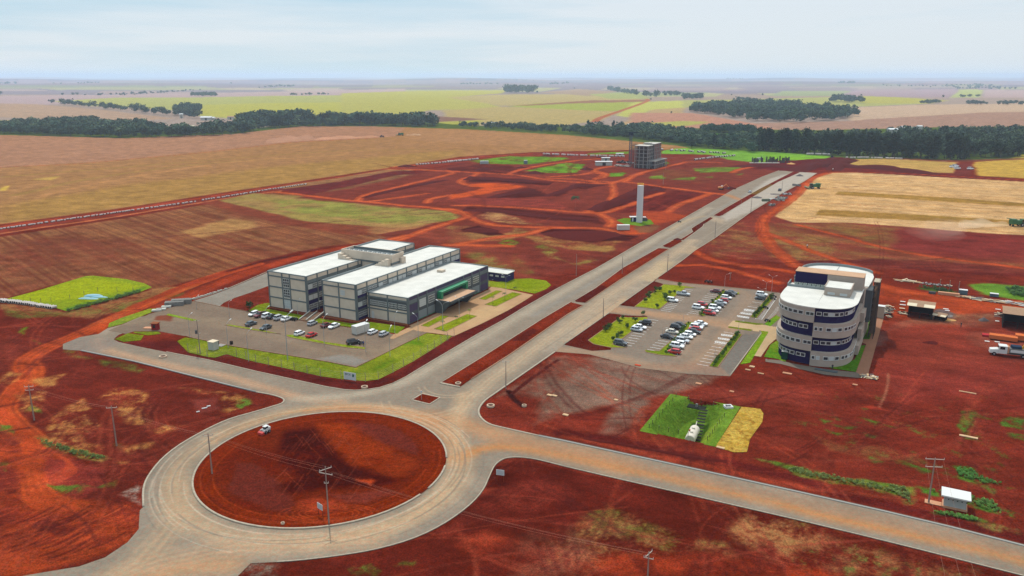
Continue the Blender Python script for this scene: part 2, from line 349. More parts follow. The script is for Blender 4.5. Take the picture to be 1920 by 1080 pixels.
    # red verge between that field and the works
    RV = [(-900, 552), (0, 421), (200, 395), (430, 360), (560, 341), (700, 320), (860, 295), (1000, 286), (1180, 283), (1200, 290), (1000, 296), (860, 306), (700, 330), (560, 352), (430, 372), (200, 410), (0, 440), (-900, 590)]
    p.poly(RV, (132, 54, 40), 1.5, 1, 12)
    p.stroke([(-900, 560), (0, 425), (200, 399), (430, 363), (560, 344), (700, 323), (860, 298), (1000, 288)], 3.4, (166, 68, 42), 1, .6)
    p.stroke([(-900, 582), (0, 438), (200, 409), (430, 371), (540, 356), (610, 345)], 3.2, (182, 104, 66), 1, .6)
    PL = [(-700, 620), (0, 444), (200, 414), (430, 376), (520, 360), (640, 372), (760, 380), (850, 396), (870, 406), (800, 420), (740, 440), (700, 452), (600, 463), (480, 489), (420, 510), (350, 528), (290, 545), (180, 516), (150, 521), (0, 560), (-700, 760)]
    rw = ((128, 430), (330, 522))
    p.poly(PL, (150, 100, 64), 2, 1.5, 12, rows=(rw[0], rw[1], 1.25, 120, (106, 54, 38), .75)); p.poly(PL, (118, 60, 42), 8, 4, 20, .55, patch=(34, .5, .3), rows=(rw[0], rw[1], 4, 90, (150, 102, 66), .6))
    p.poly([(-700, 640), (0, 466), (110, 440), (230, 450), (340, 500), (350, 528), (290, 545), (180, 516), (150, 521), (0, 560), (-700, 760)], (112, 50, 38), 14, 9, 30, .75, patch=(22, .42, .5), rows=(rw[0], rw[1], 1.6, 80, (132, 80, 52), .5))
    p.poly([(340, 436), (430, 410), (470, 416), (480, 424), (380, 445)], (196, 156, 92), 5, 5, 20, .55)
    p.poly(c('N', (1240, 768), (1420, 725), (1930, 760), (2550, 830), (2600, 870), (2380, 900), (2250, 960), (1930, 935), (1650, 870), (1400, 815)), (146, 126, 66), 3, 3, 20, 1, rows=((560, 375), (760, 400), 6, 60, (158, 120, 76), .8))
    p.poly(c('A', (0, 400), (500, 440), (1000, 500), (1700, 560), (1860, 620), (1500, 760), (700, 640), (0, 560)), (124, 140, 56), 6, 4, 14, .55, patch=(16, .5, .25))
    p.poly(c('N', (1130, 775), (1230, 770), (1700, 880), (2200, 920), (2560, 900), (2480, 960), (2000, 960), (1600, 905), (1240, 810)), (128, 62, 44), 3, 3, 16, .9)
    p.poly(c('A', (900, 690), (1500, 700), (1450, 760), (1150, 830), (950, 780)), (176, 128, 80), 6, 4, 20, .7)
    p.poly(c('A', (1160, 850), (1000, 800), (1400, 730), (1880, 620), (1900, 640), (1400, 790)), (112, 48, 38), 2, 2, 12, .9)
    # dark block of land behind it
    p.poly(c('A', (0, 350), (640, 260), (1200, 160), (1700, 165), (1760, 190), (1500, 270), (900, 400), (780, 450), (500, 430), (150, 380)), (104, 42, 40), 2, 2, 12)
    p.poly(c('A', (380, 390), (700, 320), (1200, 200), (1650, 190), (1700, 215), (1300, 320), (900, 400), (700, 440)), (150, 122, 74), 3, 3, 14, .95, rows=(c('A', (400, 400))[0], c('A', (1300, 230))[0], 9, 120, (108, 58, 44), .9))
    p.poly(c('A', (0, 320), (640, 225), (1150, 140), (1600, 150), (1150, 165), (640, 265), (60, 345)), (156, 118, 76), 2, 2, 14, .8)
    p.poly([(560, 372), (880, 305), (1180, 288), (1440, 300), (1460, 322), (1330, 378), (1200, 458), (1100, 500), (900, 540), (880, 470), (700, 458), (870, 410), (850, 395), (640, 380)], (122, 54, 42), 6, 6, 24)
    p.poly(c('B', (0, 190), (300, 150), (620, 160), (800, 240), (560, 250), (0, 215)), (96, 40, 34), 3, 3, 16)
    for q_ in [c('B', (215, 115), (400, 95), (620, 70), (1160, 78), (1200, 95), (900, 140), (780, 152), (420, 140), (300, 135)),
               c('B', (770, 215), (1000, 170), (1180, 135), (1360, 150), (1350, 190), (1290, 235), (1000, 235)),
               c('C', (700, 570), (720, 540), (850, 530), (880, 570)), c('C', (940, 580), (1080, 560), (1240, 550), (1200, 590)),
               c('C', (1200, 455), (1500, 440), (1760, 440), (1600, 490), (1260, 500)), c('C', (1300, 555), (1400, 540), (1440, 560)), c('C', (1670, 525), (1740, 510), (1740, 530)),
               c('C', (220, 545), (240, 515), (400, 500), (440, 515), (300, 550)), c('C', (850, 390), (900, 375), (950, 395), (880, 405)),
               c('C', (0, 285), (480, 262), (480, 290), (0, 296)), c('B', (1590, 270), (1640, 235), (1770, 235), (1720, 270))]:
        p.poly(q_, (86, 122, 38), 2, 3, 10, .95, patch=(14, .36, .3))
        p.poly(q_, (112, 156, 42), 2, 3, 10, .9, patch=(9, .5, .3))
    p.poly(c('C', (640, 560), (900, 470), (1300, 440), (1800, 440), (1640, 600), (1300, 620), (900, 600)), (120, 84, 50), 6, 6, 20, .55, patch=(20, .48, .4))
    p.poly([(1240, 283), (1280, 277), (1340, 280), (1440, 284), (1560, 294), (1530, 300), (1440, 306), (1370, 300), (1330, 290), (1240, 288)], (116, 160, 58), 3, 4, 20, 1)
    p.poly([(1440, 289), (1550, 294), (1510, 304), (1450, 306)], (128, 176, 50), 3, 4, 20, .6)
    p.poly([(1360, 312), (1440, 303), (1560, 296), (1640, 300), (1660, 312), (1560, 316), (1500, 324), (1440, 318)], (98, 34, 36), 3, 4, 14)
    # ploughed dark blocks & spoil
    p.poly(c('B', (190, 325), (270, 285), (640, 300), (1060, 330), (1000, 360), (830, 350), (500, 325)), DARK, 1.5, 1.5, 8)
    p.poly(c('B', (380, 480), (600, 420), (800, 385), (880, 400), (1000, 470), (640, 490)), DARK, 3, 3, 10, .8)
    p.poly(c('B', (960, 460), (1150, 400), (1250, 350), (1560, 350), (1380, 400), (1260, 395), (1100, 470)), DARK, 3, 2, 10, .8)
    p.poly(c('B', (40, 500), (200, 480), (1000, 500), (1200, 590), (600, 570), (100, 545)), (134, 58, 48), 3, 3, 14)
    p.poly(c('B', (130, 600), (220, 570), (640, 590), (1150, 640), (1500, 680), (1560, 740), (1000, 700), (400, 640)), DARK, 2.5, 3, 10, .75)
    p.poly(c('B', (1440, 610), (1890, 430), (1890, 520), (1620, 615), (1480, 625)), (78, 28, 28), 1, 1, 8)
    p.poly(c('C', (560, 720), (780, 655), (880, 715), (640, 780)), (88, 32, 30), 1, 1, 8)
    p.poly(c('C', (300, 950), (640, 800), (1000, 700), (1350, 735), (1200, 810), (880, 940), (700, 960)), (92, 34, 32), 2, 2, 10, 1, rows=(c('C', (640, 900))[0], c('C', (1000, 740))[0], 2.4, 60, (120, 46, 36), .8))
    p.poly(c('B', (310, 670), (420, 625), (560, 640), (740, 700), (960, 760), (640, 740), (420, 720)), STRAW, 3, 4, 10, .9, patch=(10, .38, .3))
    p.poly(c('B', (0, 770), (160, 760), (400, 830), (560, 860), (700, 780), (920, 800), (800, 870), (500, 910), (200, 930), (0, 950)), (152, 110, 64), 3, 4, 10, .9, patch=(12, .42, .3))
    p.poly(c('B', (140, 800), (300, 760), (420, 790), (540, 850), (400, 860), (250, 830)), DARK, 2, 2, 8)
    p.poly(c('B', (780, 880), (900, 850), (1200, 900), (1650, 910), (1730, 930), (1600, 1030), (1200, 1000), (960, 950)), (160, 120, 66), 3, 4, 10, .95, patch=(11, .4, .3))
    p.poly(c('B', (900, 830), (1000, 790), (1400, 800), (1650, 850), (1900, 870), (1800, 910), (1400, 930), (1100, 890)), DARK, 2, 2, 10)
    p.poly(c('B', (500, 930), (620, 895), (760, 935), (650, 965), (560, 955)), GRASS, 2, 3, 8, .9, patch=(5, .42, .3))
    p.poly(c('B', (880, 965), (930, 945), (1100, 1010), (1060, 1040), (950, 1030)), (110, 118, 44), 2, 3, 8, .8, patch=(4, .48, .3))
    p.poly(c('T', (0, 100), (60, 90), (160, 200), (250, 290), (150, 300), (60, 270)), (104, 118, 50), 2, 3, 8, .8, patch=(5, .48, .3))
    p.poly(c('T', (300, 60), (420, 60), (560, 160), (700, 200), (850, 140), (760, 120), (640, 190), (520, 150), (380, 110)), (140, 124, 60), 2, 3, 8, .8, patch=(5, .46, .3))
    p.poly([(770, 440), (830, 425), (860, 440), (960, 480), (1000, 500), (1010, 525), (960, 520), (900, 500), (860, 470)], (138, 66, 48), 5, 5, 14, .7)
    p.poly([(862, 476), (900, 470), (960, 500), (950, 520), (915, 510)], (128, 120, 58), 4, 4, 10, .8, patch=(6, .5, .3))
    for pts in [c('A', (0, 375), (200, 395), (640, 450), (900, 472), (1300, 510), (1600, 535), (1850, 590), (1920, 600)),
                c('A', (810, 455), (840, 420), (960, 380), (1300, 300), (1700, 200), (1760, 180), (1700, 160)),
                c('A', (1200, 860), (1400, 780), (1650, 700), (1900, 625)), c('A', (1920, 225), (1850, 250), (1860, 285), (1920, 300)),
                c('A', (900, 470), (1200, 430), (1500, 390)), c('A', (1500, 480), (1540, 440), (1700, 410), (1920, 380), (2100, 350)),
                c('A', (1150, 125), (1500, 95)), c('A', (1080, 142), (1400, 150), (1700, 165), (1920, 175)),
                c('B', (-10, 215), (300, 232), (700, 258), (900, 290), (1100, 315), (1500, 340), (1700, 320), (1920, 245)),
                c('B', (620, 240), (760, 195), (1000, 150), (1300, 110), (1500, 95)), c('B', (1000, 275), (1300, 255), (1450, 230), (1480, 195), (1660, 165)),
                c('B', (1470, 300), (1560, 250), (1450, 235)), c('B', (300, 235), (240, 270), (130, 310), (140, 340), (250, 370)),
                c('B', (60, 560), (400, 565), (900, 595), (1300, 630), (1500, 640), (1640, 720), (1600, 775)),
                c('B', (0, 590), (120, 615), (200, 665), (380, 740), (600, 765), (1000, 780), (1500, 790), (1700, 830), (1850, 840), (1920, 830)),
                c('B', (1640, 340), (1660, 450), (1560, 560), (1400, 620)), c('B', (100, 945), (300, 910), (560, 870), (800, 845), (1000, 785)),
                c('B', (1480, 640), (1620, 620), (1900, 525)), c('B', (0, 950), (300, 960), (620, 965)), c('B', (1000, 290), (1300, 300), (1500, 330)),
                c('C', (0, 590), (200, 600), (420, 600), (560, 520), (800, 460), (1050, 400), (1150, 380), (1500, 390)),
                c('C', (420, 605), (700, 640), (1000, 680), (1400, 730), (1600, 755)), c('C', (640, 790), (850, 730)), c('C', (900, 950), (1050, 860), (1250, 790), (1400, 735)),
                c('C', (1640, 500), (1720, 465), (1900, 430)), c('C', (180, 560), (220, 520), (100, 490), (0, 515)),
                [(760, 442), (700, 458), (620, 480)]]:
        p.stroke(pts, 6.2, (176, 76, 42), 1.4, 1.2, 12, .95, patch=(14, .22, .3)); p.stroke(pts, 1.8, (204, 104, 60), 1.2, 1.2, 12, .8, patch=(14, .3, .4))
    p.poly(c('B', (180, 345), (400, 335), (800, 365), (760, 380), (500, 420), (0, 500), (0, 470), (300, 400), (340, 385)), (196, 82, 38), 4, 4, 14)
    p.poly([(1187, 405), (1195, 395), (1260, 398), (1290, 405), (1240, 420), (1200, 440), (1170, 440), (1150, 420)], (176, 72, 38), 5, 4, 14, .8)
    p.poly([(1185, 425), (1215, 415), (1240, 425), (1225, 436), (1195, 436)], (120, 84, 60), 2, 2, 8, .8)
    p.poly([(1310, 470), (1410, 398), (1530, 326), (1920, 352), (2600, 400), (2600, 560), (1920, 510), (1500, 500), (1290, 485)], (126, 56, 44), 4, 4, 20)
    p.poly([(1100, 640), (1230, 520), (1300, 470), (1500, 500), (1920, 520), (2500, 560), (2500, 1100), (1920, 1090), (1920, 1020), (1400, 900), (930, 800), (900, 770)], SOIL, 3, 3, 20)
    WF = c('R', (590, 305), (800, 308), (1300, 335), (1930, 370), (2800, 420), (2800, 800), (1930, 742), (1600, 725), (1200, 690), (700, 655), (330, 655), (205, 610), (230, 560), (380, 430), (450, 360), (520, 325))
    p.poly(WF, (208, 167, 118), 1.6, 1.2, 10, rows=(c('R', (600, 340))[0], c('R', (1900, 400))[0], 4.0, 120, (194, 146, 92), .7))
    p.poly(c('R', (520, 330), (640, 420), (560, 640), (210, 610), (380, 430)), (212, 166, 108), 6, 5, 14, .7, patch=(9, .45, .5))
    for q_ in (c('R', (615, 460), (640, 438), (1300, 475), (1930, 520), (2600, 560), (2600, 590), (1930, 545), (1300, 505)), c('R', (470, 605), (510, 562), (1200, 600), (1930, 645), (2600, 690), (2600, 725), (1820, 668), (1200, 640))):
        p.poly(q_, (166, 122, 62), 1.2, 1, 8, 1, rows=(c('R', (600, 340))[0], c('R', (1900, 400))[0], 2, 40, (150, 118, 56), .7))
    YF = c('R', (650, 262), (760, 215), (1000, 210), (1450, 235), (1440, 312), (1200, 305), (1100, 280), (900, 275))
    p.poly(YF, (190, 150, 86), 4, 3, 20); p.poly(YF, (176, 146, 78), 4, 3, 20, .6, patch=(40, .5, .4))
    p.poly(c('R', (1560, 235), (1900, 215), (2800, 215), (2800, 400), (1930, 350), (1600, 330), (1580, 300)), (190, 152, 70), 4, 3, 20)
    p.poly(c('R', (1800, 212), (1930, 180), (2800, 150), (2800, 215)), (196, 172, 72), 3, 3, 30)
    p.poly(c('R', (1000, 205), (1450, 222), (2000, 205), (2000, 214), (1450, 238), (1000, 214)), (130, 70, 52), 2, 2, 20, .8)
    p.poly(c('R', (600, 290), (800, 275), (1050, 285), (1440, 320), (1930, 360), (2800, 400), (2800, 420), (1930, 372), (1300, 338), (800, 310)), (108, 42, 38), 2, 2, 16)
    p.poly(c('R', (1450, 245), (1545, 245), (1560, 325), (1440, 320)), (112, 50, 44), 2, 2, 14)
    p.poly(c('R', (1040, 285), (1190, 290), (1180, 305), (1060, 300)), (116, 96, 62), 2, 2, 10, .8)
    # rough strips below the pale field
    p.poly(c('R', (100, 660), (330, 660), (700, 660), (1090, 690), (1060, 840), (1300, 900), (1930, 940), (2800, 990), (2800, 1080), (1930, 1010), (800, 960), (500, 900), (150, 900)), (140, 94, 56), 3, 3, 14, .9, patch=(12, .36, .4), rows=(c('R', (150, 700))[0], c('R', (1900, 960))[0], 7, 90, (122, 58, 44), .9))
    p.poly(c('R', (560, 680), (1000, 690), (1060, 760), (1000, 830), (800, 780)), (128, 110, 52), 4, 4, 12, .6, patch=(10, .46, .3))
    p.poly(c('R', (1060, 700), (1930, 745), (2800, 800), (2800, 950), (1930, 905), (1350, 880), (1040, 840)), (124, 50, 44), 6, 6, 20, .95, patch=(30, .25, .3))
    p.poly(c('S', (600, 800), (1000, 620), (1180, 740), (1260, 900), (1000, 1000), (760, 980)), (146, 106, 62), 4, 4, 10, .8, patch=(8, .52, .25))
    p.poly(c('S', (1300, 700), (1900, 800), (1900, 1000), (1560, 1020)), (150, 118, 64), 4, 4, 10, .7, patch=(9, .46, .25))
    p.poly([(1450, 492), (1640, 500), (1920, 520), (2500, 560), (2500, 545), (1920, 500), (1640, 484)], (100, 38, 36), 3, 3, 16, .7)
    for pts, wd in [(c('S', (1880, 130), (1720, 180), (1640, 270), (1500, 400), (1330, 520), (1230, 600), (1230, 720), (1330, 880), (1560, 1060)), 8.5), (c('R', (150, 730), (300, 790), (450, 850), (700, 940), (900, 1000)), 6),
                    (c('R', (350, 670), (700, 760), (1100, 860), (1930, 970), (2600, 1040)), 5), (c('S', (520, 905), (600, 940), (700, 990), (950, 1040), (1250, 1070)), 6),
                    (c('R', (0, 960), (150, 970), (330, 1000)), 6), ([(1200, 505), (1320, 497), (1420, 520), (1460, 530)], 6), (c('R', (590, 308), (1000, 312), (1930, 362), (2700, 410)), 4),
                    ([(1640, 535), (1700, 548), (1800, 562), (1920, 575), (2300, 610)], 12)]:
        p.stroke(pts, wd * .85, (170, 68, 36), 1.5, 1.0, 10, .95, patch=(12, .2, .4), ruts=.3); p.stroke(pts, wd * .3, (198, 88, 46), 1.6, 1.2, 10, .7, patch=(12, .35, .4))
    # yard by the round building
    p.poly(c('F', (0, 130), (300, 220), (600, 260), (1000, 300), (1600, 330), (1600, 440), (1000, 420), (700, 440), (500, 470), (100, 560), (-60, 500)), (170, 70, 38), 5, 4, 14, .85, patch=(14, .36, .5))
    p.poly(c('F', (90, 570), (400, 480), (700, 440), (1100, 420), (1100, 560), (800, 570), (400, 550), (120, 580)), (156, 116, 88), 3, 2.5, 10, .85, patch=(10, .35, .5))
    p.poly(c('F', (820, 630), (900, 600), (1100, 610), (1400, 640), (1400, 740), (1050, 760), (900, 720)), (160, 118, 92), 2, 2, 8, .9)
    p.poly(c('F', (300, 560), (700, 540), (900, 570), (1100, 590), (900, 620), (860, 700), (1040, 770), (700, 740), (500, 640), (300, 640)), (172, 62, 36), 4, 3, 10, .7, patch=(8, .42, .5))
    p.poly(c('F', (450, 690), (500, 670), (580, 680), (560, 715), (480, 715)), (84, 34, 30), 1.4, 1, 5)
    p.poly(c('F', (540, 400), (620, 390), (740, 430), (700, 470), (560, 450)), (110, 92, 88), 1.5, 1.5, 5)
    p.poly(c('F', (0, 590), (130, 590), (140, 640), (100, 720), (0, 740)), (112, 96, 90), 1.5, 1.5, 6)
    p.poly(c('F', (880, 155), (1000, 155), (1600, 190), (1600, 330), (1200, 290), (960, 240)), (104, 146, 50), 2.5, 3, 10, .95)
    p.poly(c('F', (1180, 190), (1600, 190), (1600, 290), (1250, 270)), (66, 108, 40), 3, 3, 8, .8, patch=(5, .5, .3))
    p.poly(c('F', (400, 190), (560, 195), (780, 235), (760, 250), (560, 225), (430, 205)), (62, 92, 38), 2, 1.5, 6, .9)
    p.poly([(1620, 610), (1920, 600), (2300, 620), (2300, 720), (1900, 740), (1640, 730)], (134, 58, 45), 14, 8, 20, .8)
    p.poly([(1640, 680), (1920, 690), (2300, 700), (2300, 760), (1660, 740)], (134, 54, 44), 8, 6, 20, .8)
    p.poly([(1440, 730), (1640, 720), (2300, 760), (2300, 830), (1700, 800)], (116, 44, 36), 10, 8, 20, .5, patch=(16, .5, .4))
    p.poly([(930, 745), (1010, 700), (1040, 665), (1110, 664), (1200, 690), (1340, 706), (1290, 730), (1220, 740), (1180, 790), (1120, 800), (1150, 760), (1060, 770), (1000, 790), (1010, 745)], (132, 104, 88), 3, 4, 12, .9, patch=(16, .36, .4))
    p.poly([(1110, 670), (1300, 705), (1260, 735), (1215, 745), (1165, 818), (1120, 822), (1150, 760), (1040, 740)], (128, 100, 86), 3, 4, 12, .85, patch=(16, .34, .4))
    p.poly([(1160, 790), (1290, 720), (1500, 730), (1560, 760), (1400, 760), (1260, 745)], (150, 66, 52), 5, 5, 12, .5, patch=(9, .45, .3))
    p.stroke(c('U', (1120, 640), (1160, 700), (1250, 775)), 1.6, (60, 26, 24), .6, .4); p.stroke(c('U', (1560, 360), (1300, 540), (1150, 660)), 1.2, (84, 34, 30), .5, .5)
    # verge along the SE road
    p.stroke(c('H', (-20, 310), (250, 350), (640, 435), (870, 470), (1250, 560)) + c('I', (200, 620), (700, 740), (1250, 880)), 3.2, (92, 32, 28), 1.5, 1)
    p.stroke(c('H', (0, 335), (640, 470), (1250, 600)), 1.6, (150, 58, 40), 1, .8)
    for q_ in [c('I', (0, 490), (300, 560), (560, 600), (660, 620), (670, 690), (620, 700), (560, 650), (380, 610), (200, 580), (0, 540)),
               c('H', (1000, 455), (1100, 470), (1251, 500), (1251, 540), (1130, 500))]:
        p.poly(q_, (116, 124, 52), 1.2, 2, 5, .95, patch=(3, .36, .3)); p.poly(q_, (84, 116, 38), 1, 2, 5, .8, patch=(2.2, .52, .25))
    for q_ in [c('I', (660, 610), (900, 640), (1100, 690), (1140, 760), (1060, 740), (900, 660), (700, 640)), c('I', (760, 730), (900, 750), (1060, 790), (960, 790), (800, 750)),
               c('I', (880, 500), (960, 495), (1010, 540), (1100, 580), (1180, 600), (1000, 590), (890, 550)), c('I', (1090, 700), (1240, 740), (1200, 770), (1090, 740)),
               c('I', (600, 480), (680, 490), (760, 515), (700, 525)), c('I', (410, 440), (480, 450), (520, 475), (460, 475)), c('I', (910, 200), (980, 200), (1000, 260), (960, 330), (1000, 360), (930, 350)),
               c('I', (980, 220), (1080, 240), (1000, 245)), c('I', (1100, 240), (1251, 240), (1251, 300), (1140, 290)), c('I', (1170, 320), (1251, 330), (1251, 360), (1200, 345)),
               c('I', (380, 240), (490, 262), (480, 275)), c('I', (380, 315), (470, 330), (440, 345)), c('I', (165, 235), (240, 255), (200, 265)), c('I', (620, 290), (700, 300), (680, 320)), c('I', (520, 275), (600, 290), (560, 300)),
               c('I', (990, 600), (1080, 610), (1080, 640)), c('I', (250, 270), (350, 285), (300, 295)), c('I', (190, 295), (280, 310), (250, 325))]:
        p.poly(q_, (74, 116, 40), 1, 1.6, 4, .95, patch=(2.2, .42, .25)); 
    p.poly(c('I', (100, 100), (1300, 100), (1300, 620), (600, 560), (0, 420)), (92, 104, 44), 3, 3, 10, .6, patch=(3.2, .68, .12))
    p.poly(c('I', (940, 780), (1100, 800), (1251, 830), (1251, 860), (1080, 840)), (128, 122, 62), 1, 1.5, 5, .8, patch=(3, .45, .3))
    p.poly(c('I', (130, 340), (560, 400), (700, 470), (500, 470), (200, 400)), (138, 104, 60), 2, 2, 7, .5, patch=(4, .55, .25))
    p.poly(c('H', (640, 100), (900, 120), (1251, 260), (1251, 420), (1060, 360), (1056, 220)), (142, 62, 50), 3, 3, 10, .5, patch=(10, .5, .3))
    p.stroke(c('I', (525, 0), (520, 90), (480, 180)), .7, (160, 100, 76), .5, .3, alpha=.8); p.stroke(c('I', (650, 0), (660, 50), (630, 130), (560, 200)), 3, (140, 56, 44), 2, 1, alpha=.7)
    p.poly(c('I', (385, 175), (440, 170), (560, 210), (470, 195)), (176, 62, 44), 1, 1, 4, .8)
    p.poly([(520, 1060), (700, 1036), (840, 985), (910, 920), (925, 880), (970, 862), (1060, 878), (1280, 928), (1500, 978), (1920, 1084), (2400, 1200), (2000, 1400), (300, 1400), (430, 1085)], (95, 33, 23), 1, 1, 8)
    p.poly([(930, 880), (1060, 880), (1150, 940), (1080, 970), (960, 960), (900, 950)], (84, 28, 21), 5, 4, 14, .6, patch=(14, .45, .5))
    p.poly(c('H', (0, 870), (100, 740), (300, 740), (560, 830), (860, 930), (860, 990), (620, 950), (300, 980), (0, 1080), (-200, 1080), (-100, 950)), (168, 122, 72), 3, 4, 9, .9, patch=(4.5, .52, .25))
    p.poly(c('H', (150, 690), (420, 760), (900, 960), (500, 930), (150, 850)), (112, 118, 48), 2, 3, 8, .7, patch=(3, .58, .2))
    p.poly(c('H', (900, 750), (1251, 800), (1251, 1000), (1000, 980), (860, 860)), (164, 116, 72), 3, 4, 9, .85, patch=(4, .56, .22))
    p.poly(c('H', (0, 990), (300, 960), (700, 975), (1251, 1060), (1251, 1090), (700, 1080), (0, 1080)), (176, 66, 36), 3, 3, 9, .8, patch=(7, .4, .4))
    p.poly(c('H', (-220, 860), (60, 800), (160, 930), (60, 1080), (-300, 1080)), (140, 82, 62), 4, 4, 8, .7, patch=(3.5, .46, .35))
    p.poly(c('I', (0, 790), (250, 860), (700, 990), (1000, 1060), (1000, 1100), (0, 1100)), (150, 98, 62), 3, 3, 8, .8, patch=(4, .52, .25))
    p.poly(c('I', (0, 790), (250, 860), (700, 990), (1000, 1060), (1000, 1100), (0, 1100)), (98, 112, 52), 3, 3, 8, .7, patch=(2.6, .63, .16))
    p.poly(c('I', (0, 1040), (300, 1060), (300, 1100), (0, 1100)), (176, 62, 34), 2, 2, 6, .8)
    p.poly(c('Gc', (1060, 900), (1200, 840), (1340, 880), (1400, 930), (1180, 950)), (158, 62, 38), 3, 3, 8, .8, patch=(4, .42, .4))
    p.poly(c('Gc', (980, 840), (1090, 790), (1080, 820), (1000, 870)), (160, 66, 48), 2, 2, 8, .6)
    p.poly(c('Gc', (520, 1050), (600, 1020), (680, 1050), (620, 1080), (540, 1080)), (84, 110, 40), 1, 1.5, 3, .9, patch=(2, .45, .3)); p.poly(c('Gc', (760, 1020), (840, 1000), (820, 1030)), (84, 110, 40), 1, 1, 3, .8, patch=(2, .45, .3))
    p.stroke(c('Gc', (1110, 770), (1300, 690), (1400, 620), (1560, 600), (1648, 640)), 5, (130, 52, 40), 2, 1, alpha=.5, ruts=.5)
    p.stroke(c('Gc', (1340, 650), (1380, 700), (1480, 700), (1560, 630), (1450, 600)), 4, (132, 54, 40), 2, 1, alpha=.5, ruts=.5)
    p.poly([(440, 1072), (470, 1056), (520, 1056), (520, 1085), (470, 1100)], (120, 104, 92), 1, 1.5, 4, .9, patch=(2, .45, .3))
    p.poly([(-900, 800), (0, 562), (150, 522), (290, 546), (350, 530), (420, 512), (510, 485), (560, 470), (700, 456), (560, 500), (500, 530), (360, 560), (280, 600), (150, 640), (160, 660), (250, 680), (420, 722), (520, 748), (460, 775), (380, 806), (300, 862), (268, 920), (264, 960), (240, 1015), (150, 1062), (0, 1085), (-900, 1200)], (106, 40, 29), 2, 2, 12)
    p.poly([(-900, 900), (0, 640), (80, 620), (180, 690), (30, 750), (30, 840), (-900, 1000)], (116, 48, 37), 6, 6, 20, .8, patch=(18, .4, .5))
    p.poly(c('M', (0, 400), (300, 420), (700, 480), (1000, 380), (1400, 260), (1500, 215), (1240, 230), (860, 320), (500, 430), (430, 400), (400, 380), (0, 360)), (150, 106, 64), 1.5, 2, 7, .9, patch=(5, .38, .4))
    p.poly(c('M', (30, 400), (460, 420), (1400, 270), (1380, 290), (900, 420), (500, 450), (150, 470), (30, 440)), (104, 112, 48), 1.5, 2, 7, .8, patch=(5, .46, .3))
    p.poly(c('M', (130, 540), (190, 530), (200, 590), (140, 580)), GRASS, 1, 2, 5, .8, patch=(3, .45, .3)); p.poly(c('M', (240, 620), (340, 640), (330, 655)), GRASS, 1, 2, 5, .8, patch=(3, .45, .3))
    p.poly(c('M', (0, 600), (80, 590), (150, 700), (200, 830), (100, 830), (0, 700)), (152, 66, 50), 3, 3, 9, .6, patch=(9, .4, .4))
    p.poly(c('M', (650, 520), (900, 430), (1000, 420), (800, 500), (660, 540)), (166, 122, 82), 1.5, 1.5, 6, .8, patch=(4, .42, .3))
    p.poly(c('M', (730, 780), (900, 790), (1080, 850), (1060, 870), (800, 830)), (106, 112, 48), 1.5, 1.5, 5, .9, patch=(3, .42, .3))
    p.poly(c('M', (440, 650), (560, 690), (680, 770), (560, 760)), (110, 112, 50), 1.5, 2, 5, .8, patch=(3, .48, .3))
    # bands of the big orange track leading from the field to the lower left
    TR = c('M', (1920, 60), (1650, 140), (1300, 270), (1000, 400), (700, 540), (560, 600), (380, 670), (260, 740), (200, 800), (240, 870), (200, 960))
    p.stroke(TR, 7, (186, 78, 38), 1.5, 1.0, 12, .95, ruts=.35)
    p.stroke([(480, 492), (420, 512), (330, 543), (250, 575)], 4, (150, 56, 34), 1.5, 1, 12, .8)
    p.stroke([(700, 458), (600, 472), (500, 500), (440, 520), (350, 556), (300, 575)], 7, (170, 66, 36), 3, 1.5, 12, .85, ruts=.25)
    p.stroke([(560, 478), (500, 488), (430, 508)], 3, (72, 30, 28), 2, 1, 12, .7)
    p.poly(c('M', (700, 520), (800, 500), (800, 570), (740, 600), (690, 580)), (190, 76, 36), 2, 2, 6, .9)
    p.stroke(c('J', (180, 0), (100, 60), (40, 150), (40, 220), (100, 290), (170, 350), (190, 450), (170, 520), (190, 600), (250, 670), (400, 720)), 5.5, (190, 82, 40), 1.2, .6, 8, .95, ruts=.45)
    p.stroke(c('J', (140, 0), (60, 100), (20, 190), (60, 260), (140, 340), (140, 440), (120, 520)), 2.6, (176, 70, 36), 1.2, .8, 8, .9)
    p.poly(c('J', (0, 310), (120, 350), (180, 340), (240, 420), (370, 450), (390, 500), (240, 570), (260, 640), (420, 690), (720, 700), (750, 730), (735, 830), (680, 900), (560, 975), (420, 1020), (200, 1060), (0, 1075), (-900, 1200), (-900, 700), (-200, 420)), (170, 68, 34), 2.5, 2, 8, .9, patch=(10, .40, .35))
    p.poly(c('J', (0, 700), (200, 720), (420, 740), (520, 800), (560, 900), (440, 960), (200, 1000), (0, 1010), (-500, 1080), (-500, 800)), (112, 42, 32), 3, 3, 7, .9, patch=(5, .47, .35), rows=(c('J', (0, 1000))[0], c('J', (440, 800))[0], .9, 12, (166, 66, 36), .8))
    p.poly(c('J', (0, 480), (110, 500), (100, 600), (0, 640), (-200, 640)), (112, 42, 34), 2, 2, 6, .8, patch=(5, .4, .4))
    p.poly(c('J', (260, 760), (300, 800), (420, 830), (300, 870), (150, 800)), (90, 34, 30), 1, 1, 4, .6)
    p.poly(c('J', (230, 440), (380, 460), (560, 520), (540, 610), (420, 660), (250, 590)), (140, 54, 44), 1.5, 1.5, 5, .9)
    for k in range(7): p.stroke(c('J', (190 + 12 * k, 380 + 4 * k), (330 + 9 * k, 440 + 8 * k), (350 + 7 * k, 500 + 6 * k), (230, 560 + 9 * k)), .5, (176, 70, 40), .5, .3, alpha=.7)
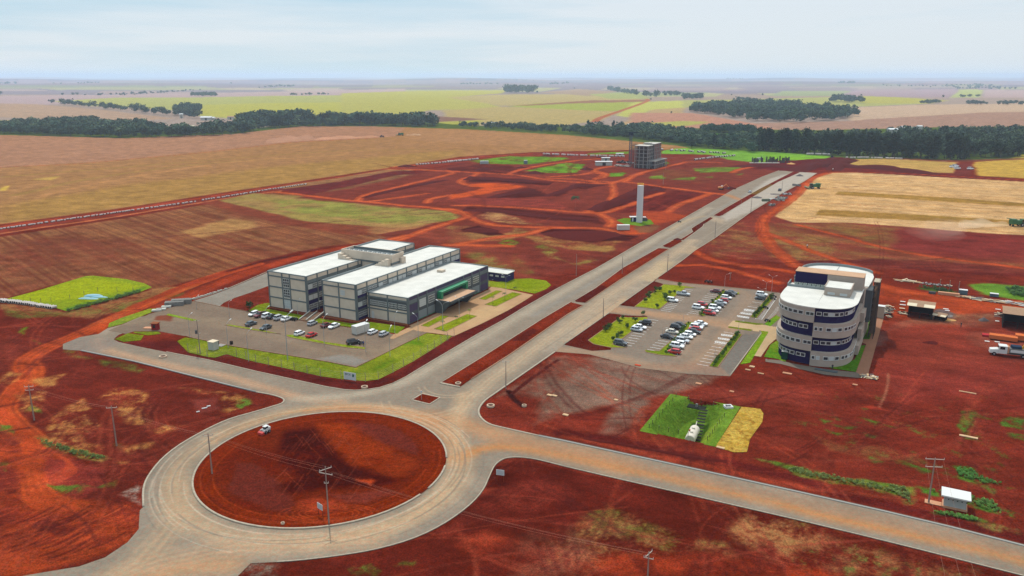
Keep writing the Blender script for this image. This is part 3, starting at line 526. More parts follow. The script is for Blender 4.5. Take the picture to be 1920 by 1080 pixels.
    for k in range(26):
        a0 = rs.uniform(0, 500); b0 = rs.uniform(760, 1010)
        p.stroke(c('J', (a0, b0), (a0 + 90, b0 - 30), (a0 + 190, b0 - 85)), .5, rs.choice([(186, 80, 44), (86, 32, 28)]), .5, .4, alpha=.6)
    for q_ in [c('J', (190, 340), (300, 370), (560, 440), (560, 470), (440, 450), (250, 390)), c('J', (0, 270), (70, 280), (80, 320), (0, 310)), c('J', (0, 470), (40, 480), (40, 520), (0, 510)),
               c('J', (250, 590), (340, 600), (430, 600), (430, 635), (330, 630)), c('J', (430, 590), (510, 600), (440, 612)), c('J', (520, 600), (610, 570), (600, 610), (530, 610)), c('J', (1260, 140), (1310, 130), (1340, 165), (1290, 190), (1260, 180)),
               c('J', (140, 200), (170, 160), (230, 205)), c('J', (600, 375), (640, 375), (630, 392))]:
        p.poly(q_, (94, 116, 42), .8, 1, 3, .95, patch=(1.8, .4, .25))
    for q_ in [c('J', (220, 310), (330, 200), (440, 130), (530, 270), (480, 320), (400, 320), (250, 330)), c('J', (540, 140), (600, 80), (680, 80), (800, 90), (800, 280), (1000, 270), (860, 330), (700, 270), (640, 200)),
               c('J', (620, 400), (800, 380), (830, 400), (700, 425)), c('J', (560, 440), (660, 455), (650, 470)), c('J', (990, 70), (1150, 90), (1280, 110), (1260, 190), (1200, 200), (1160, 130)), c('J', (100, 110), (230, 100), (240, 180), (110, 200)),
               c('J', (180, 20), (350, 0), (300, 60), (200, 90)), c('J', (190, 340), (420, 330), (600, 420), (520, 480), (260, 400)), c('J', (0, 0), (110, 0), (90, 50), (0, 50))]:
        p.poly(q_, (178, 122, 66), 1.5, 2.5, 6, .9, patch=(2.6, .49, .25))
    p.poly(c('J', (640, 640), (740, 590), (760, 600), (740, 700), (690, 670)), (160, 146, 134), 1, 1, 3, .9, patch=(1.6, .45, .3)); p.poly(c('J', (1020, 140), (1150, 130), (1180, 190), (1060, 210)), (136, 62, 52), 1.5, 1, 4, .8)
    # soil round the left campus
    p.poly([(160, 645), (215, 640), (330, 640), (390, 668), (440, 672), (520, 690), (640, 713), (690, 718), (740, 702), (850, 632), (1010, 552), (1040, 535), (1050, 540), (900, 625), (780, 695), (700, 730), (610, 728), (480, 697), (312, 660)], (98, 36, 32), 1, 1, 4)
    tr_ = random.Random(21)
    for zone, n_, L0, L1 in (([(1120, 740), (1900, 700), (1900, 980), (1000, 820)], 60, 20, 90), ([(940, 880), (1250, 920), (1900, 1075), (560, 1075)], 50, 15, 60), ([(30, 720), (380, 750), (260, 900), (30, 1000)], 50, 12, 50),
                             ([(700, 320), (1180, 300), (1300, 380), (900, 430)], 60, 60, 200), ([(1240, 480), (1450, 400), (1900, 520), (1440, 540)], 40, 40, 160), ([(0, 600), (200, 560), (150, 640), (20, 720)], 30, 20, 70)):
        Z = W(zone)
        for k in range(n_):
            a_, b_ = tr_.random(), tr_.random(); p0 = (Z[0] * (1 - a_) + Z[1] * a_) * (1 - b_) + (Z[3] * (1 - a_) + Z[2] * a_) * b_
            th = tr_.uniform(0, 6.28); ln = tr_.uniform(L0, L1); cv = tr_.uniform(-1.2, 1.2) / ln; wd = tr_.choice([.35, .5, .8]) * (1 + p0[1] / 500); col = tr_.choice([(158, 70, 48), (84, 32, 28), (92, 36, 30), (142, 62, 46)]); P_ = [p0]
            for j in range(7): th += cv * ln / 7; P_.append(P_[-1] + np.array([math.cos(th), math.sin(th)]) * ln / 7)
            p.stroke(P_, wd, col, wd * .7, .3, 6, alpha=.5, patch=(9, .4, .5), world=True)
            if tr_.random() < .6: p.stroke([q + np.array([1.9, .4]) for q in P_], wd, col, wd * .7, .3, 6, alpha=.5, patch=(9, .4, .5), world=True)
DS, DT = 1.4 / 1150, (1 / 165.0) / 900
def HAZE_T(x, y): return np.exp(-HAZE_SIGMA * np.sqrt(x * x + y * y + 6400.0))
HAZE_C = np.array([.27, .36, .48])
def to_albedo(C, x, y):
    """clear-air reflectance of a soil whose colour was read through the air between"""
    T = HAZE_T(x, y)[:, None]; Tc = np.maximum(T, .30)
    near = np.clip((np.sqrt(x * x + y * y) - 300) / 1500, .45, .72)[:, None]
    l = lin(C); l = (l - (1 - Tc) * HAZE_C * near) / Tc
    return np.clip(l, [.010, .005, .002], .8) * KALB
def to_cells(P):
    P = np.asarray(P, float); w_ = P[:, 1] + 60
    return np.stack([P[:, 0] / w_ / DS, 1 / w_ / DT], 1)
SOILM = ground_mat('bare_soil_and_crops', (.13, .8, 3.2), (.08, .15, .3), bump=.55, bscale=.9)
ROADM = ground_mat('worn_asphalt', (.22, .9, 3.0), (.06, .08, .08), bump=.08, bscale=3.0)
LAWNM = ground_mat('mown_grass', (.3, 1.0, 2.6), (.12, .2, .2), bump=.5, bscale=2.5)
PAVEM = ground_mat('paving_blocks', (.3, 2.2), (.05, .06), bump=.05, bscale=4.0)
def make_ground():
    T = np.arange(900, 0, -1) * DT; T = T[T > 1 / 32060.]
    Yr = np.concatenate([np.linspace(-500, 95, 40)[:-1], [96, 98, 100, 102, 103.5], 1 / T - 60, [33000, 36000, 40000]])
    s = np.arange(-575, 576) * DS; s = np.concatenate([np.linspace(-3, s[0], 50)[:-1], s, np.linspace(s[-1], 3, 50)[1:]])
    Wd = np.maximum(Yr + 60, 165); X = Wd[:, None] * s[None, :]; Y = np.repeat(Yr[:, None], len(s), 1)
    x, y = X.ravel(), Y.ravel(); p = Painter(x, y, SOIL)
    n = fbm(x, y, 26, 4, 3); p.C += ((n - .5) * 34)[:, None] * np.array([1, .6, .5])
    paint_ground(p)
    # fine streaks, tyre scuffs and clods in the bare soil
    n1 = fbm(x, y, 7, 4, 8); n2 = fbm(x * .35 + y * .94, (x * .94 - y * .35) * .22, 2.4, 3, 2); nr = np.clip(1 - y / 2500, .2, 1)
    m = (1 + ((n1 - .5) * .42 + (n2 - .5) * .26) * nr)[:, None]
    C = to_albedo(np.clip(p.C * m, 4, 250), x, y)
    z = terrain(x, y) - .05
    # the tank pit in the square lawn is a real hollow, so the ground under it goes down too
    d, ins, _, _ = dist_edges(x, y, W(PIT_OUT), True); z = np.where(ins & (d > .8), z - 6, z)
    ny, nx = X.shape; i = np.arange(ny * nx).reshape(ny, nx)
    Fq = np.stack([i[:-1, :-1], i[:-1, 1:], i[1:, 1:], i[1:, :-1]], -1).reshape(-1, 4)
    prop(mesh_np('ground', np.stack([x, y, z], 1), Fq, SOILM, C, smooth=True), kind='structure')
PIT_OUT = c('H', (560, 110), (935, 178), (800, 392), (395, 308))
make_ground()
def sheet(name, outer, z, material, base, paint=None, holes=(), sub=1.4, kind='structure', world=False, zf=None, var=10, label=None, cat=None, parent=None):
    loops = [np.array(outer, float) if world else W(outer)] + [np.array(h, float) for h in holes]
    cl = [to_cells(l) * sub for l in loops]
    a0, b0 = cl[0].min(0); a1, b1 = cl[0].max(0)
    A, B = np.meshgrid(np.arange(math.floor(a0) - 1, math.ceil(a1) + 2), np.arange(math.floor(b0) - 1, math.ceil(b1) + 2))
    A = A.astype(float); B = B.astype(float); ny, nx = A.shape; a, b = A.ravel(), B.ravel()
    best = None; inside = None
    for k, l in enumerate(cl):
        d, ins, qx, qy = dist_edges(a, b, l, True)
        if k == 0: best = d; bx, by = qx, qy; inside = ins
        else:
            m = d < best; best = np.where(m, d, best); bx = np.where(m, qx, bx); by = np.where(m, qy, by); inside &= ~ins
    snap = best < .72; a = np.where(snap, bx, a); b = np.where(snap, by, b); ok = inside | snap
    i = np.arange(ny * nx).reshape(ny, nx)
    Fq = np.stack([i[:-1, :-1], i[1:, :-1], i[1:, 1:], i[:-1, 1:]], -1).reshape(-1, 4)
    keep = ok[Fq].all(1) & (~snap[Fq].all(1) | inside[Fq].any(1)); Fq = Fq[keep]
    used = np.unique(Fq); rm = np.full(ny * nx, -1); rm[used] = np.arange(len(used)); Fq = rm[Fq]; a = a[used]; b = b[used]
    w_ = 1 / (b / sub * DT); y = w_ - 60; x = a / sub * DS * w_
    p = Painter(x, y, base)
    n = fbm(x, y, 9, 4, 6.1); p.C += ((n - .5) * 2 * var)[:, None]
    if paint: paint(p)
    C = to_albedo(np.clip(p.C, 4, 250), x, y)
    zz = terrain(x, y) + (zf(x, y) if zf else z)
    o = mesh_np(name, np.stack([x, y, zz], 1), Fq, material, C, parent, smooth=True)
    return prop(o, label, cat, kind=None if parent else kind)
def resample(P, step):
    out = [P[0]]
    for a_, b_ in zip(P[:-1], P[1:]):
        n = max(1, int(np.linalg.norm(b_ - a_) / step)); out += [a_ + (b_ - a_) * t / n for t in range(1, n + 1)]
    return np.array(out)
KERBM = mat('pale_kerb_concrete', alb((200, 184, 162)), .9, .2, 1.5)
KERBR = mat('dusty_kerb_concrete', alb((176, 136, 110)), .9, .15, 1.5)
def kerb(pts, world=False, closed=False, wd=.24, h=.13, m=None, smooth=0, name='kerb'):
    P = np.array(pts, float) if world else W(pts)
    if smooth: P = smooth_line(P, smooth, closed)
    if closed: P = np.vstack([P, P[:1]])
    P = resample(P, 8); n = len(P); T = np.gradient(P, axis=0); T /= np.linalg.norm(T, axis=1)[:, None] + 1e-9; Nn = np.stack([-T[:, 1], T[:, 0]], 1)
    V = []
    for k in range(n):
        L_, R_ = P[k] + Nn[k] * wd / 2, P[k] - Nn[k] * wd / 2
        V += [(L_[0], L_[1], -.02), (L_[0], L_[1], h), (R_[0], R_[1], h), (R_[0], R_[1], -.02)]
    Fq = [(4 * k + j, 4 * k + 4 + j, 4 * k + 4 + (j + 1) % 4, 4 * k + (j + 1) % 4) for k in range(n - 1) for j in range(4)]
    Fq += [(0, 1, 2, 3), (4 * n - 1, 4 * n - 2, 4 * n - 3, 4 * n - 4)]
    return prop(mesh_np(name, np.array(V), np.array(Fq)[:, ::-1], m or KERBM), kind='structure')
# ================================================================== ROADS
E_LL = [(1460.6, 319.7), (1430.6, 330.9), (1374, 356.3), (1340.6, 375.9), (1273, 414.4), (1200, 455.6), (1117.4, 503.5), (1049, 538.7), (982, 576.7), (944, 600), (893, 628), (824, 668.8), (788.8, 689.6), (761.7, 706.3), (735, 719.5)]
E_NW = [(735, 719.5), (712, 727), (685.4, 731), (665, 732), (646, 731), (610, 725), (555.5, 713), (480, 696.4), (390, 675), (312, 660)]
E_SW = [(152.5, 657.5), (250, 677.5), (417.5, 719.5), (480, 735)]
E_CUSP = [(480, 735), (505, 739.5), (522, 744), (532, 749), (529, 756), (508, 763), (480, 771.5), (430, 786), (387, 805.6), (337.8, 833.7), (302.6, 861.9), (278, 893.5), (269, 918), (269, 949.8)]
E_S = [(518.7, 1053.8), (568, 1050), (638.4, 1041.4), (708.8, 1029), (779, 1008), (835.5, 979.8), (881, 946.4), (905.9, 918), (918, 892), (928.8, 871.5), (946, 860), (972.8, 857.5), (1008, 862), (1060, 875)]
E_SE = [(1060, 875), (1176, 902), (1278, 925), (1499.7, 976), (1603, 1000.7), (1726, 1031), (1920, 1080), (2400, 1202)]
E_NE = [(2400, 1142), (1920, 1023.6), (1782.5, 988.4), (1655.9, 958.5), (1499.7, 923.4), (1411.7, 904), (1285, 876), (1130, 842.5), (1060, 827.3), (1010, 817)]
E_NE2 = [(1010, 817), (950, 803.5), (920, 796), (905.4, 787), (898, 776), (899, 764.6), (909.6, 751), (928.3, 737.5), (949.2, 722.9), (1040.8, 659.4)]
E_RR = [(1057.5, 645.8), (1142, 586.7), (1161.9, 572), (1224.8, 527.6), (1232, 522), (1280, 487.8), (1303, 469.7), (1340.6, 446.3), (1408, 397.5), (1462.5, 364.7), (1507.5, 340.3), (1532, 324.4)]
ROAD = E_LL + E_NW[1:] + [(262, 650), (222, 641), (213, 636), (222, 628), (250, 617), (292, 606), (290, 590), (262, 594), (228, 609), (202, 615), (185, 626), (150, 632), (118, 645), (118, 655)] + E_SW + E_CUSP[1:] + \
    [(262, 957), (260, 992), (239, 1016.7), (197, 1045), (148, 1062), (70, 1075), (-240, 1130), (-240, 1300), (420, 1300), (436, 1090), (470, 1056)] + E_S + E_SE[1:] + E_NE + E_NE2[1:] + E_RR
RC = (-40.35, 156.19)
def circ(r, n=72, a0=0, a1=360): return [(RC[0] + r * math.cos(math.radians(a0 + (a1 - a0) * k / n)), RC[1] + r * math.sin(math.radians(a0 + (a1 - a0) * k / n))) for k in range(n + (a1 - a0 < 360))]
DUST = (190, 158, 124); DUST2 = (196, 144, 104)
def paint_road(p):
    p.stroke([(152, 655), (250, 674), (417, 716), (520, 742)], 2.2, (150, 132, 116), 1.5, .5)
    p.stroke(c('E', (230, 520), (250, 580), (400, 640), (700, 720), (1000, 790), (1400, 860), (1900, 985)) + [(560, 745), (640, 752)], 3.6, (196, 154, 122), 2.5, .6, alpha=.85, ruts=.3)
    p.stroke([(190, 625), (240, 605), (300, 592)], 4, (168, 148, 130), 3, .5, alpha=.7)
    p.stroke(circ(30.2), 4.2, DUST, 3, .5, alpha=.7, ruts=.18, world=True, closed=True)
    p.stroke(circ(29.3, 40, 40, 160), 2.2, (196, 150, 108), 2, .5, alpha=.6, world=True)
    p.stroke(circ(31.2, 40, 215, 345), 5.5, (200, 170, 138), 4, .6, alpha=.55, ruts=.3, world=True)
    p.stroke(circ(28.6, 30, 20, 110), 3, DUST2, 2, .5, alpha=.7, world=True)
    p.stroke([(560, 748), (650, 742), (740, 722), (800, 694), (893, 640), (982, 588), (1100, 522), (1200, 466), (1331, 390)], 4.2, (184, 168, 146), 3, .4, alpha=.8, ruts=.2)
    p.stroke([(1000, 592), (1100, 536), (1240, 458), (1380, 374), (1470, 326)], 2.4, (150, 144, 134), 2, .4, alpha=.6)
    p.stroke([(846, 800), (862, 770), (890, 738), (930, 705), (1000, 656), (1080, 600), (1150, 548), (1230, 500), (1300, 450)], 5.2, (194, 168, 138), 4, .6, alpha=.85, ruts=.3)
    p.stroke([(1040, 650), (1120, 590), (1200, 535), (1250, 505)], 7, (190, 170, 146), 5, 1.2, 6, alpha=.6, patch=(5, .45, .4))
    p.poly([(1060, 640), (1110, 590), (1170, 555), (1200, 570), (1140, 590)], (200, 168, 134), 4, 2, 6, .7)
    p.poly([(1200, 525), (1240, 490), (1270, 490), (1235, 530)], (204, 176, 136), 4, 2, 6, .6)
    p.stroke([(640, 764), (700, 765), (760, 772), (815, 795), (850, 830), (855, 870)], 3.6, (196, 148, 108), 2.5, .5, alpha=.85, ruts=.3)
    p.stroke([(800, 780), (850, 790), (900, 805), (960, 826), (1060, 848), (1160, 874)], 7, DUST2, 5, .8, alpha=.75)
    p.stroke([(858, 860), (900, 842), (960, 838), (1060, 853), (1176, 879), (1278, 902), (1500, 955), (1730, 1008), (1920, 1052), (2300, 1148)], 3.4, (198, 136, 88), 3, .5, alpha=.9, patch=(20, .2, .5))
    p.stroke([(960, 825), (1060, 845), (1176, 869), (1278, 892), (1500, 940), (1730, 992), (1920, 1040), (2300, 1130)], 4.2, (170, 132, 104), 3, .6, alpha=.6)
    p.stroke([(870, 740), (855, 790), (858, 830), (850, 880), (820, 930), (760, 980), (640, 1010)], 3.6, (200, 166, 130), 3, .5, alpha=.7, ruts=.35)
    p.stroke([(340, 905), (335, 950), (310, 1000), (250, 1060), (150, 1120)], 6, (190, 160, 128), 4, .8, alpha=.75, ruts=.4)
    p.stroke([(700, 1010), (560, 1020), (420, 1030), (300, 1055), (200, 1090)], 6, (200, 164, 130), 4, .8, alpha=.7, ruts=.4)
    p.stroke([(430, 1060), (330, 1070), (250, 1100)], 5, (206, 156, 114), 4, .8, alpha=.7)
    for k in range(40):
        a0 = random.uniform(0, 6.28); r0 = random.uniform(27.5, 34.5); r1 = r0 + random.uniform(-2.5, 2.5)
        pts = [(RC[0] + (r0 + (r1 - r0) * t) * math.cos(a0 + t), RC[1] + (r0 + (r1 - r0) * t) * math.sin(a0 + t)) for t in np.linspace(0, 1.1, 8)]
        p.stroke(pts, .3, random.choice([(206, 184, 158), (134, 122, 110)]), .25, 0, alpha=.5, world=True)
    for k in range(26):
        t = k / 26; u0 = random.uniform(-127, -116) if k % 2 else random.uniform(-107, -99); v0 = random.uniform(175, 640); l_ = random.uniform(20, 80)
        p.stroke([UV(u0, v0), UV(u0 + random.uniform(-.6, .6), v0 + l_)], .35, random.choice([(186, 172, 152), (132, 124, 114)]), .3, 0, alpha=.55, world=True)
    for cx, cy, r in ((800, 748, 11.5), (800, 748, 9.5), (845, 722, 7), (845, 722, 8.6)):
        q = G(cx, cy); p.stroke([(q[0] + r * math.cos(t), q[1] + r * math.sin(t)) for t in np.linspace(3.3, 6.1, 12)], .5, (196, 170, 140), .5, .3, alpha=.6, world=True)
    p.poly([(1440, 336), (1500, 320), (1540, 322), (1400, 400), (1360, 415), (1350, 405)], (196, 184, 170), 4, 2, 12, .7)
    p.stroke(c('S', (640, 560), (480, 600), (300, 700)), 3, (186, 160, 128), 2, 1, alpha=.6); p.stroke(c('S', (850, 345), (920, 365), (1000, 400)), 5, (194, 130, 88), 4, 1, alpha=.7)
    p.poly(c('S', (400, 920), (520, 860), (640, 890), (560, 960)), (192, 164, 132), 4, 1.5, 6, .7); p.poly(c('S', (700, 560), (860, 600), (820, 640), (680, 600)), (192, 168, 140), 3, 1, 6, .6)
    p.poly([(118, 645), (150, 632), (205, 634), (222, 645), (180, 662), (118, 656)], (142, 128, 118), 3, 1.5, 4, .7)
prop(sheet('road', ROAD, .0, ROADM, (150, 135, 119), paint_road, sub=1.5, var=9), kind='structure')
# kerbs along the road edges
kerb(E_LL[:8]); kerb(E_LL[7:]); kerb(E_NW, wd=.3); kerb(E_SW, wd=.5, h=.2, m=mat('grey_kerb', alb((176, 172, 164)), .9)); kerb(E_CUSP, wd=.4, smooth=3)
kerb(E_S, smooth=3); kerb(E_SE); kerb(E_NE, wd=.45, m=mat('grey_kerb', alb((176, 172, 164)), .9)); kerb(E_NE2, wd=.45, smooth=3)
kerb(E_RR[:2]); kerb(E_RR[2:4]); kerb(E_RR[4:])
# drainage gutter beside the north kerb of the south-east road and by the west road
kerb([(a, b - 1.6) for a, b in E_NE], wd=.35, h=.1, m=mat('gutter_dark', alb((120, 108, 98)), .9), name='road_gutter')
# roundabout island
def paint_island(p):
    q = RC
    p.stroke(circ(24), 4.5, (124, 42, 15), 3, 1, alpha=.9, world=True, closed=True)
    p.poly(c('Gc', (500, 260), (640, 270), (780, 320), (850, 390), (860, 450), (760, 400), (640, 360), (560, 320)), (108, 44, 33), 1, .8, 4)
    p.poly(c('Gc', (-100, 470), (0, 480), (100, 560), (200, 660), (200, 750), (60, 730), (-60, 680), (-160, 620)), (104, 42, 31), 1, .8, 4)
    p.poly(c('Gc', (400, 640), (520, 640), (700, 620), (760, 640), (600, 700), (480, 690)), (124, 54, 42), 1.5, 1, 4, .8)
    p.poly(c('Gc', (150, 320), (340, 280), (430, 420), (560, 480), (780, 560), (620, 600), (420, 620), (200, 640), (120, 600), (240, 560), (100, 480)), (64, 17, 9), 2.5, 2, 6, .95, patch=(6, .38, .3))
    p.poly(c('Gc', (340, 260), (480, 260), (640, 360), (760, 420), (860, 480), (760, 560), (560, 500), (420, 420)), (150, 56, 22), 3, 1.5, 6, .8, patch=(5, .36, .4))
    p.poly(c('Gc', (200, 700), (380, 660), (520, 700), (480, 750), (260, 740)), (158, 60, 34), 1.5, 1.5, 4, .9, patch=(3, .4, .4)); p.poly(c('Gc', (520, 565), (640, 570), (600, 600)), (182, 68, 34), 1, 1, 4, .9)
    for k in range(40):
        a0 = random.uniform(140, 560); b0 = random.uniform(300, 600); s_ = random.choice([(-60, 60), (-70, 95), (-50, 70), (50, 66), (60, 60)])
        p.stroke(c('Gc', (a0, b0), (a0 + s_[0] * .5 + 3, b0 + s_[1] * .5), (a0 + s_[0], b0 + s_[1])), .18, random.choice([(150, 74, 56), (126, 58, 44)]), .2, 0, alpha=.55)
    for k in range(7): p.stroke(circ(random.uniform(21, 25.6), 30, random.uniform(0, 300), random.uniform(310, 380)), .3, random.choice([(164, 66, 32), (98, 34, 22)]), .3, .4, alpha=.55, world=True)
    for k in range(5): p.stroke([(G(612, 975)[0] + (3 + k * .8) * math.cos(t) * 1.5, G(612, 975)[1] + 2.2 + (1.6 + k * .45) * math.sin(t)) for t in np.linspace(0, 6.28, 20)], .3, (172, 70, 36), .3, .2, alpha=.6, world=True)
sheet('roundabout_island', circ(26.2), .12, SOILM, (104, 34, 14), paint_island, world=True, sub=1.6)
kerb(circ(26.25, 68, 4, 328), world=True, wd=.4, h=.2); kerb(circ(26.25, 6, 334, 356), world=True, wd=.4, h=.2)
# medians
MED = [[(825.5, 718.5), (907.5, 667.7), (970, 628), (1013.8, 600), (1070, 566.5), (1074, 568), (1093, 573), (1065.6, 588.7), (959.6, 662.5), (884, 711), (862, 726)],
       [(1078, 563.5), (1117, 540), (1167.4, 502.6), (1234, 465.6), (1254, 467), (1163.7, 523.9), (1098, 568), (1080, 566)],
       [(1243, 460.6), (1262, 450.5), (1276, 450), (1279, 453), (1257, 465), (1246, 463)],
       [(1276, 449), (1299, 435), (1296, 429), (1304, 423.5), (1331, 407.5), (1337, 409), (1320, 420), (1318, 424.5), (1300, 438), (1282, 450.5)],
       [(1338, 404), (1367, 386.5), (1421, 356), (1487.8, 321.6), (1500, 323.4), (1458.8, 341.3), (1409, 371), (1356, 403), (1349, 405.5)],
       [(772, 750), (791.9, 738.5), (825.2, 745.8), (805.4, 758.3)]]
def paint_med(p):
    p.stroke([(840, 716), (960, 645), (1100, 555), (1240, 468)], 3.5, (146, 54, 32), 2.5, 1, 4, .8, patch=(5, .42, .4))
    p.poly([(1075, 560), (1130, 535), (1150, 545), (1095, 575)], (84, 30, 26), 1.5, 1, 4, .9); p.poly([(955, 640), (1000, 615), (1010, 622), (985, 640)], (80, 30, 26), 1.5, 1, 4, .8)
    p.poly([(1400, 365), (1445, 345), (1450, 350), (1420, 365)], (120, 104, 54), 2, 1, 4, .7); p.poly([(1290, 420), (1340, 400), (1300, 445)], (86, 34, 28), 2, 1, 4, .8)
for m_ in MED:
    sheet('traffic_island' if m_ is MED[-1] else 'median_strip', m_, .11, SOILM, (110, 38, 22), paint_med, sub=1.6)
kerb(MED[0][:4]); kerb(MED[0][3:6]); kerb(MED[0][6:10], m=KERBR, wd=.45); kerb([MED[0][0], MED[0][-1]], wd=.7, h=.2); kerb(MED[1][:4]); kerb(MED[1][4:7], m=KERBR, wd=.4); kerb(MED[2][:2]); kerb(MED[2][3:5], m=KERBR)
kerb(MED[3][:5]); kerb(MED[3][6:], wd=.3); kerb(MED[4][:4]); kerb(MED[4][4:8]); kerb(MED[5], closed=True, wd=.5)
# ================================================================== LEFT CAMPUS
LOT1 = [(202, 620), (228, 609.5), (282.5, 588), (348, 568), (363, 564.5), (412, 574.5), (464.4, 584), (561.6, 601), (661, 615), (688.5, 616.5), (743, 627.5), (740, 633), (775, 610), (842, 626), (800, 624), (667.3, 689), (613, 678), (496, 659), (436, 649), (363, 634), (348, 630.5), (297.5, 621), (252.5, 621), (236, 626)]
def paint_lot1(p):
    p.stroke([(240, 606), (330, 598), (440, 606), (560, 628), (680, 655), (735, 650), (770, 625)], 6, (156, 134, 110), 4, 1, alpha=.6, ruts=.3)
    p.stroke([(400, 610), (520, 634), (620, 662), (700, 668), (760, 632)], 4, (160, 136, 112), 3, 1, alpha=.5, ruts=.4)
    p.poly([(600, 672), (665, 688), (690, 676), (640, 664)], (146, 140, 132), 2, 1, 4, .8)
    p.poly([(295, 592), (325, 590), (320, 602), (290, 600)], (130, 62, 44), 1.2, 1, 3, .8)
sheet('parking_lot', LOT1, .005, ROADM, (136, 117, 101), paint_lot1, var=7)
sheet('service_road', [(363, 564), (398, 553), (432, 540), (501, 511), (506, 535), (470, 548.5), (440, 558.5), (420, 567.5), (412, 574)], .005, ROADM, (148, 138, 126), var=6)
kerb([(363, 564.5), (412, 574.5), (464.4, 584)], m=KERBR); kerb([(348, 630), (363, 634), (436, 649), (496, 659), (613, 678), (667, 689), (800, 624)], wd=.22, m=KERBR)
kerb([(363, 562), (398, 551.5), (432, 539), (500, 510)], wd=.3)
def paint_lawn(p):
    p.poly([(480, 655), (560, 672), (640, 700), (700, 690), (800, 640), (700, 700), (640, 705)], (88, 122, 22), 2, 2, 5, .8, patch=(4.5, .5, .25))
    p.poly([(-10, 500), (2000, 500), (2000, 900), (-10, 900)], (146, 150, 36), 2, 0, 1, .7, patch=(8, .55, .3))
    p.poly([(-10, 500), (2000, 500), (2000, 900), (-10, 900)], (166, 160, 62), 2, 0, 1, .5, patch=(5, .66, .2))
    p.poly([(690, 660), (760, 625), (840, 625), (830, 645), (760, 680)], (146, 152, 46), 3, 2, 6, .6)
    p.poly([(760, 630), (800, 632), (790, 650), (755, 645)], (84, 126, 26), 2, 2, 5, .8, patch=(4, .46, .25))
LG = (112, 124, 28)
def lawn(pts, base=LG, z=.05, paint=paint_lawn, **k): return sheet('lawn', pts, z, LAWNM, base, paint, kind='stuff', **k)
LAWNS1 = [[(332, 640), (347, 633), (363, 635), (436, 650), (496, 660), (613, 679), (667, 690), (800, 625), (848.6, 630), (827, 645), (776, 677), (737, 698), (709.6, 711.5), (685.5, 714.6), (640, 711), (601, 705.5), (528, 689), (480, 679), (443.8, 670), (425, 664), (402.5, 671), (389, 669.4), (353, 661)],
          [(252, 622), (297, 622), (302, 626), (277, 629), (250, 624)], [(215, 636), (240, 625), (270, 629), (264, 638), (232, 641)]]
for l_ in LAWNS1: lawn(l_)
lawn([(465, 583.5), (478, 577), (505, 580), (577, 593), (612, 599), (660, 607), (688, 603), (760, 613), (745, 626), (688, 615), (661, 614), (561.6, 600)], (108, 130, 26))
lawn([(202, 614.5), (228, 608), (282, 586.5), (300, 578), (280, 579), (228, 596), (205, 606)], (124, 142, 44)); lawn([(316, 588), (365, 599), (372, 601), (362, 602), (312, 591)], (128, 150, 44))
ISL1 = c('K', (180, 690), (230, 688), (440, 735), (640, 762), (690, 770), (670, 778), (560, 768), (380, 738), (210, 705))
lawn(ISL1, (128, 148, 42), z=.12); kerb(ISL1, closed=True, wd=.2, m=KERBR)
ISL0 = c('E', (1500, 372), (1560, 368), (1920, 432), (2060, 462), (1920, 445), (1600, 392)); lawn(ISL0, (128, 146, 44), z=.12); kerb(ISL0, closed=True, wd=.18, m=KERBR)
lawn(c('E', (1740, 225), (1830, 170), (1920, 150), (2000, 150), (1960, 180), (1920, 205), (1860, 235)), z=.04)
# paved forecourt
PLAZA = [(730.5, 634.5), (738, 627), (773, 611), (765, 611.5), (785, 603), (915, 543.5), (922, 536.5), (1000, 553), (985, 563), (951, 583), (903, 607), (851.6, 630), (785, 621), (774.5, 618.5), (737, 636)]
def paint_plaza(p):
    p.poly([(850, 600), (930, 565), (960, 575), (880, 612)], (208, 174, 128), 3, 1.5, 4, .6)
    for k in range(90): p.stroke([UV(-150.5 + k * .24, 205), UV(-150.5 + k * .24, 285)], .05, (150, 116, 86), .06, alpha=.3, world=True) if k % 4 == 0 else None
sheet('forecourt', PLAZA, .03, PAVEM, (196, 156, 118), paint_plaza, var=7)
for l_ in [c('K', (1025, 632), (1145, 568), (1200, 573), (1070, 640)), c('K', (1105, 652), (1310, 560), (1372, 572), (1180, 668)), c('K', (1385, 465), (1490, 413), (1530, 417), (1425, 472)), c('K', (1420, 501), (1590, 424), (1650, 435), (1490, 512))]:
    lawn(l_, (132, 144, 26), z=.06); kerb(l_, closed=True, wd=.2, h=.1, m=KERBR)
lawn(c('K', (1440, 352), (1500, 360), (1600, 342), (1700, 338), (1800, 352), (1832, 380), (1800, 405), (1730, 432), (1580, 405), (1440, 388)), (132, 146, 28))
for l_ in [[(505, 577), (577.5, 590), (610, 596), (610, 593.5), (577.5, 588.5), (505, 575.5)], [(608, 595), (671, 605.5), (690, 598), (765, 611), (765, 608), (690, 596), (671, 602), (608, 592)]]:
    sheet('brick_walk', l_, .07, PAVEM, (160, 96, 66), None, var=5)
lawn(c('M', (0, 335), (300, 255), (640, 152), (700, 148), (950, 175), (1080, 205), (1140, 235), (1040, 275), (860, 318), (640, 380), (500, 415), (420, 390), (250, 365), (100, 345)), (136, 150, 34), paint=lambda p: (p.poly(c('M', (60, 325), (640, 165), (900, 190), (1040, 230), (860, 270), (500, 330), (300, 350)), (158, 166, 28), 3, 2, 8, .9), p.poly(c('M', (500, 415), (1140, 240), (1140, 215), (1040, 250), (640, 345), (480, 395)), (96, 138, 40), 2, 2, 6, .8, patch=(5, .42, .3))))
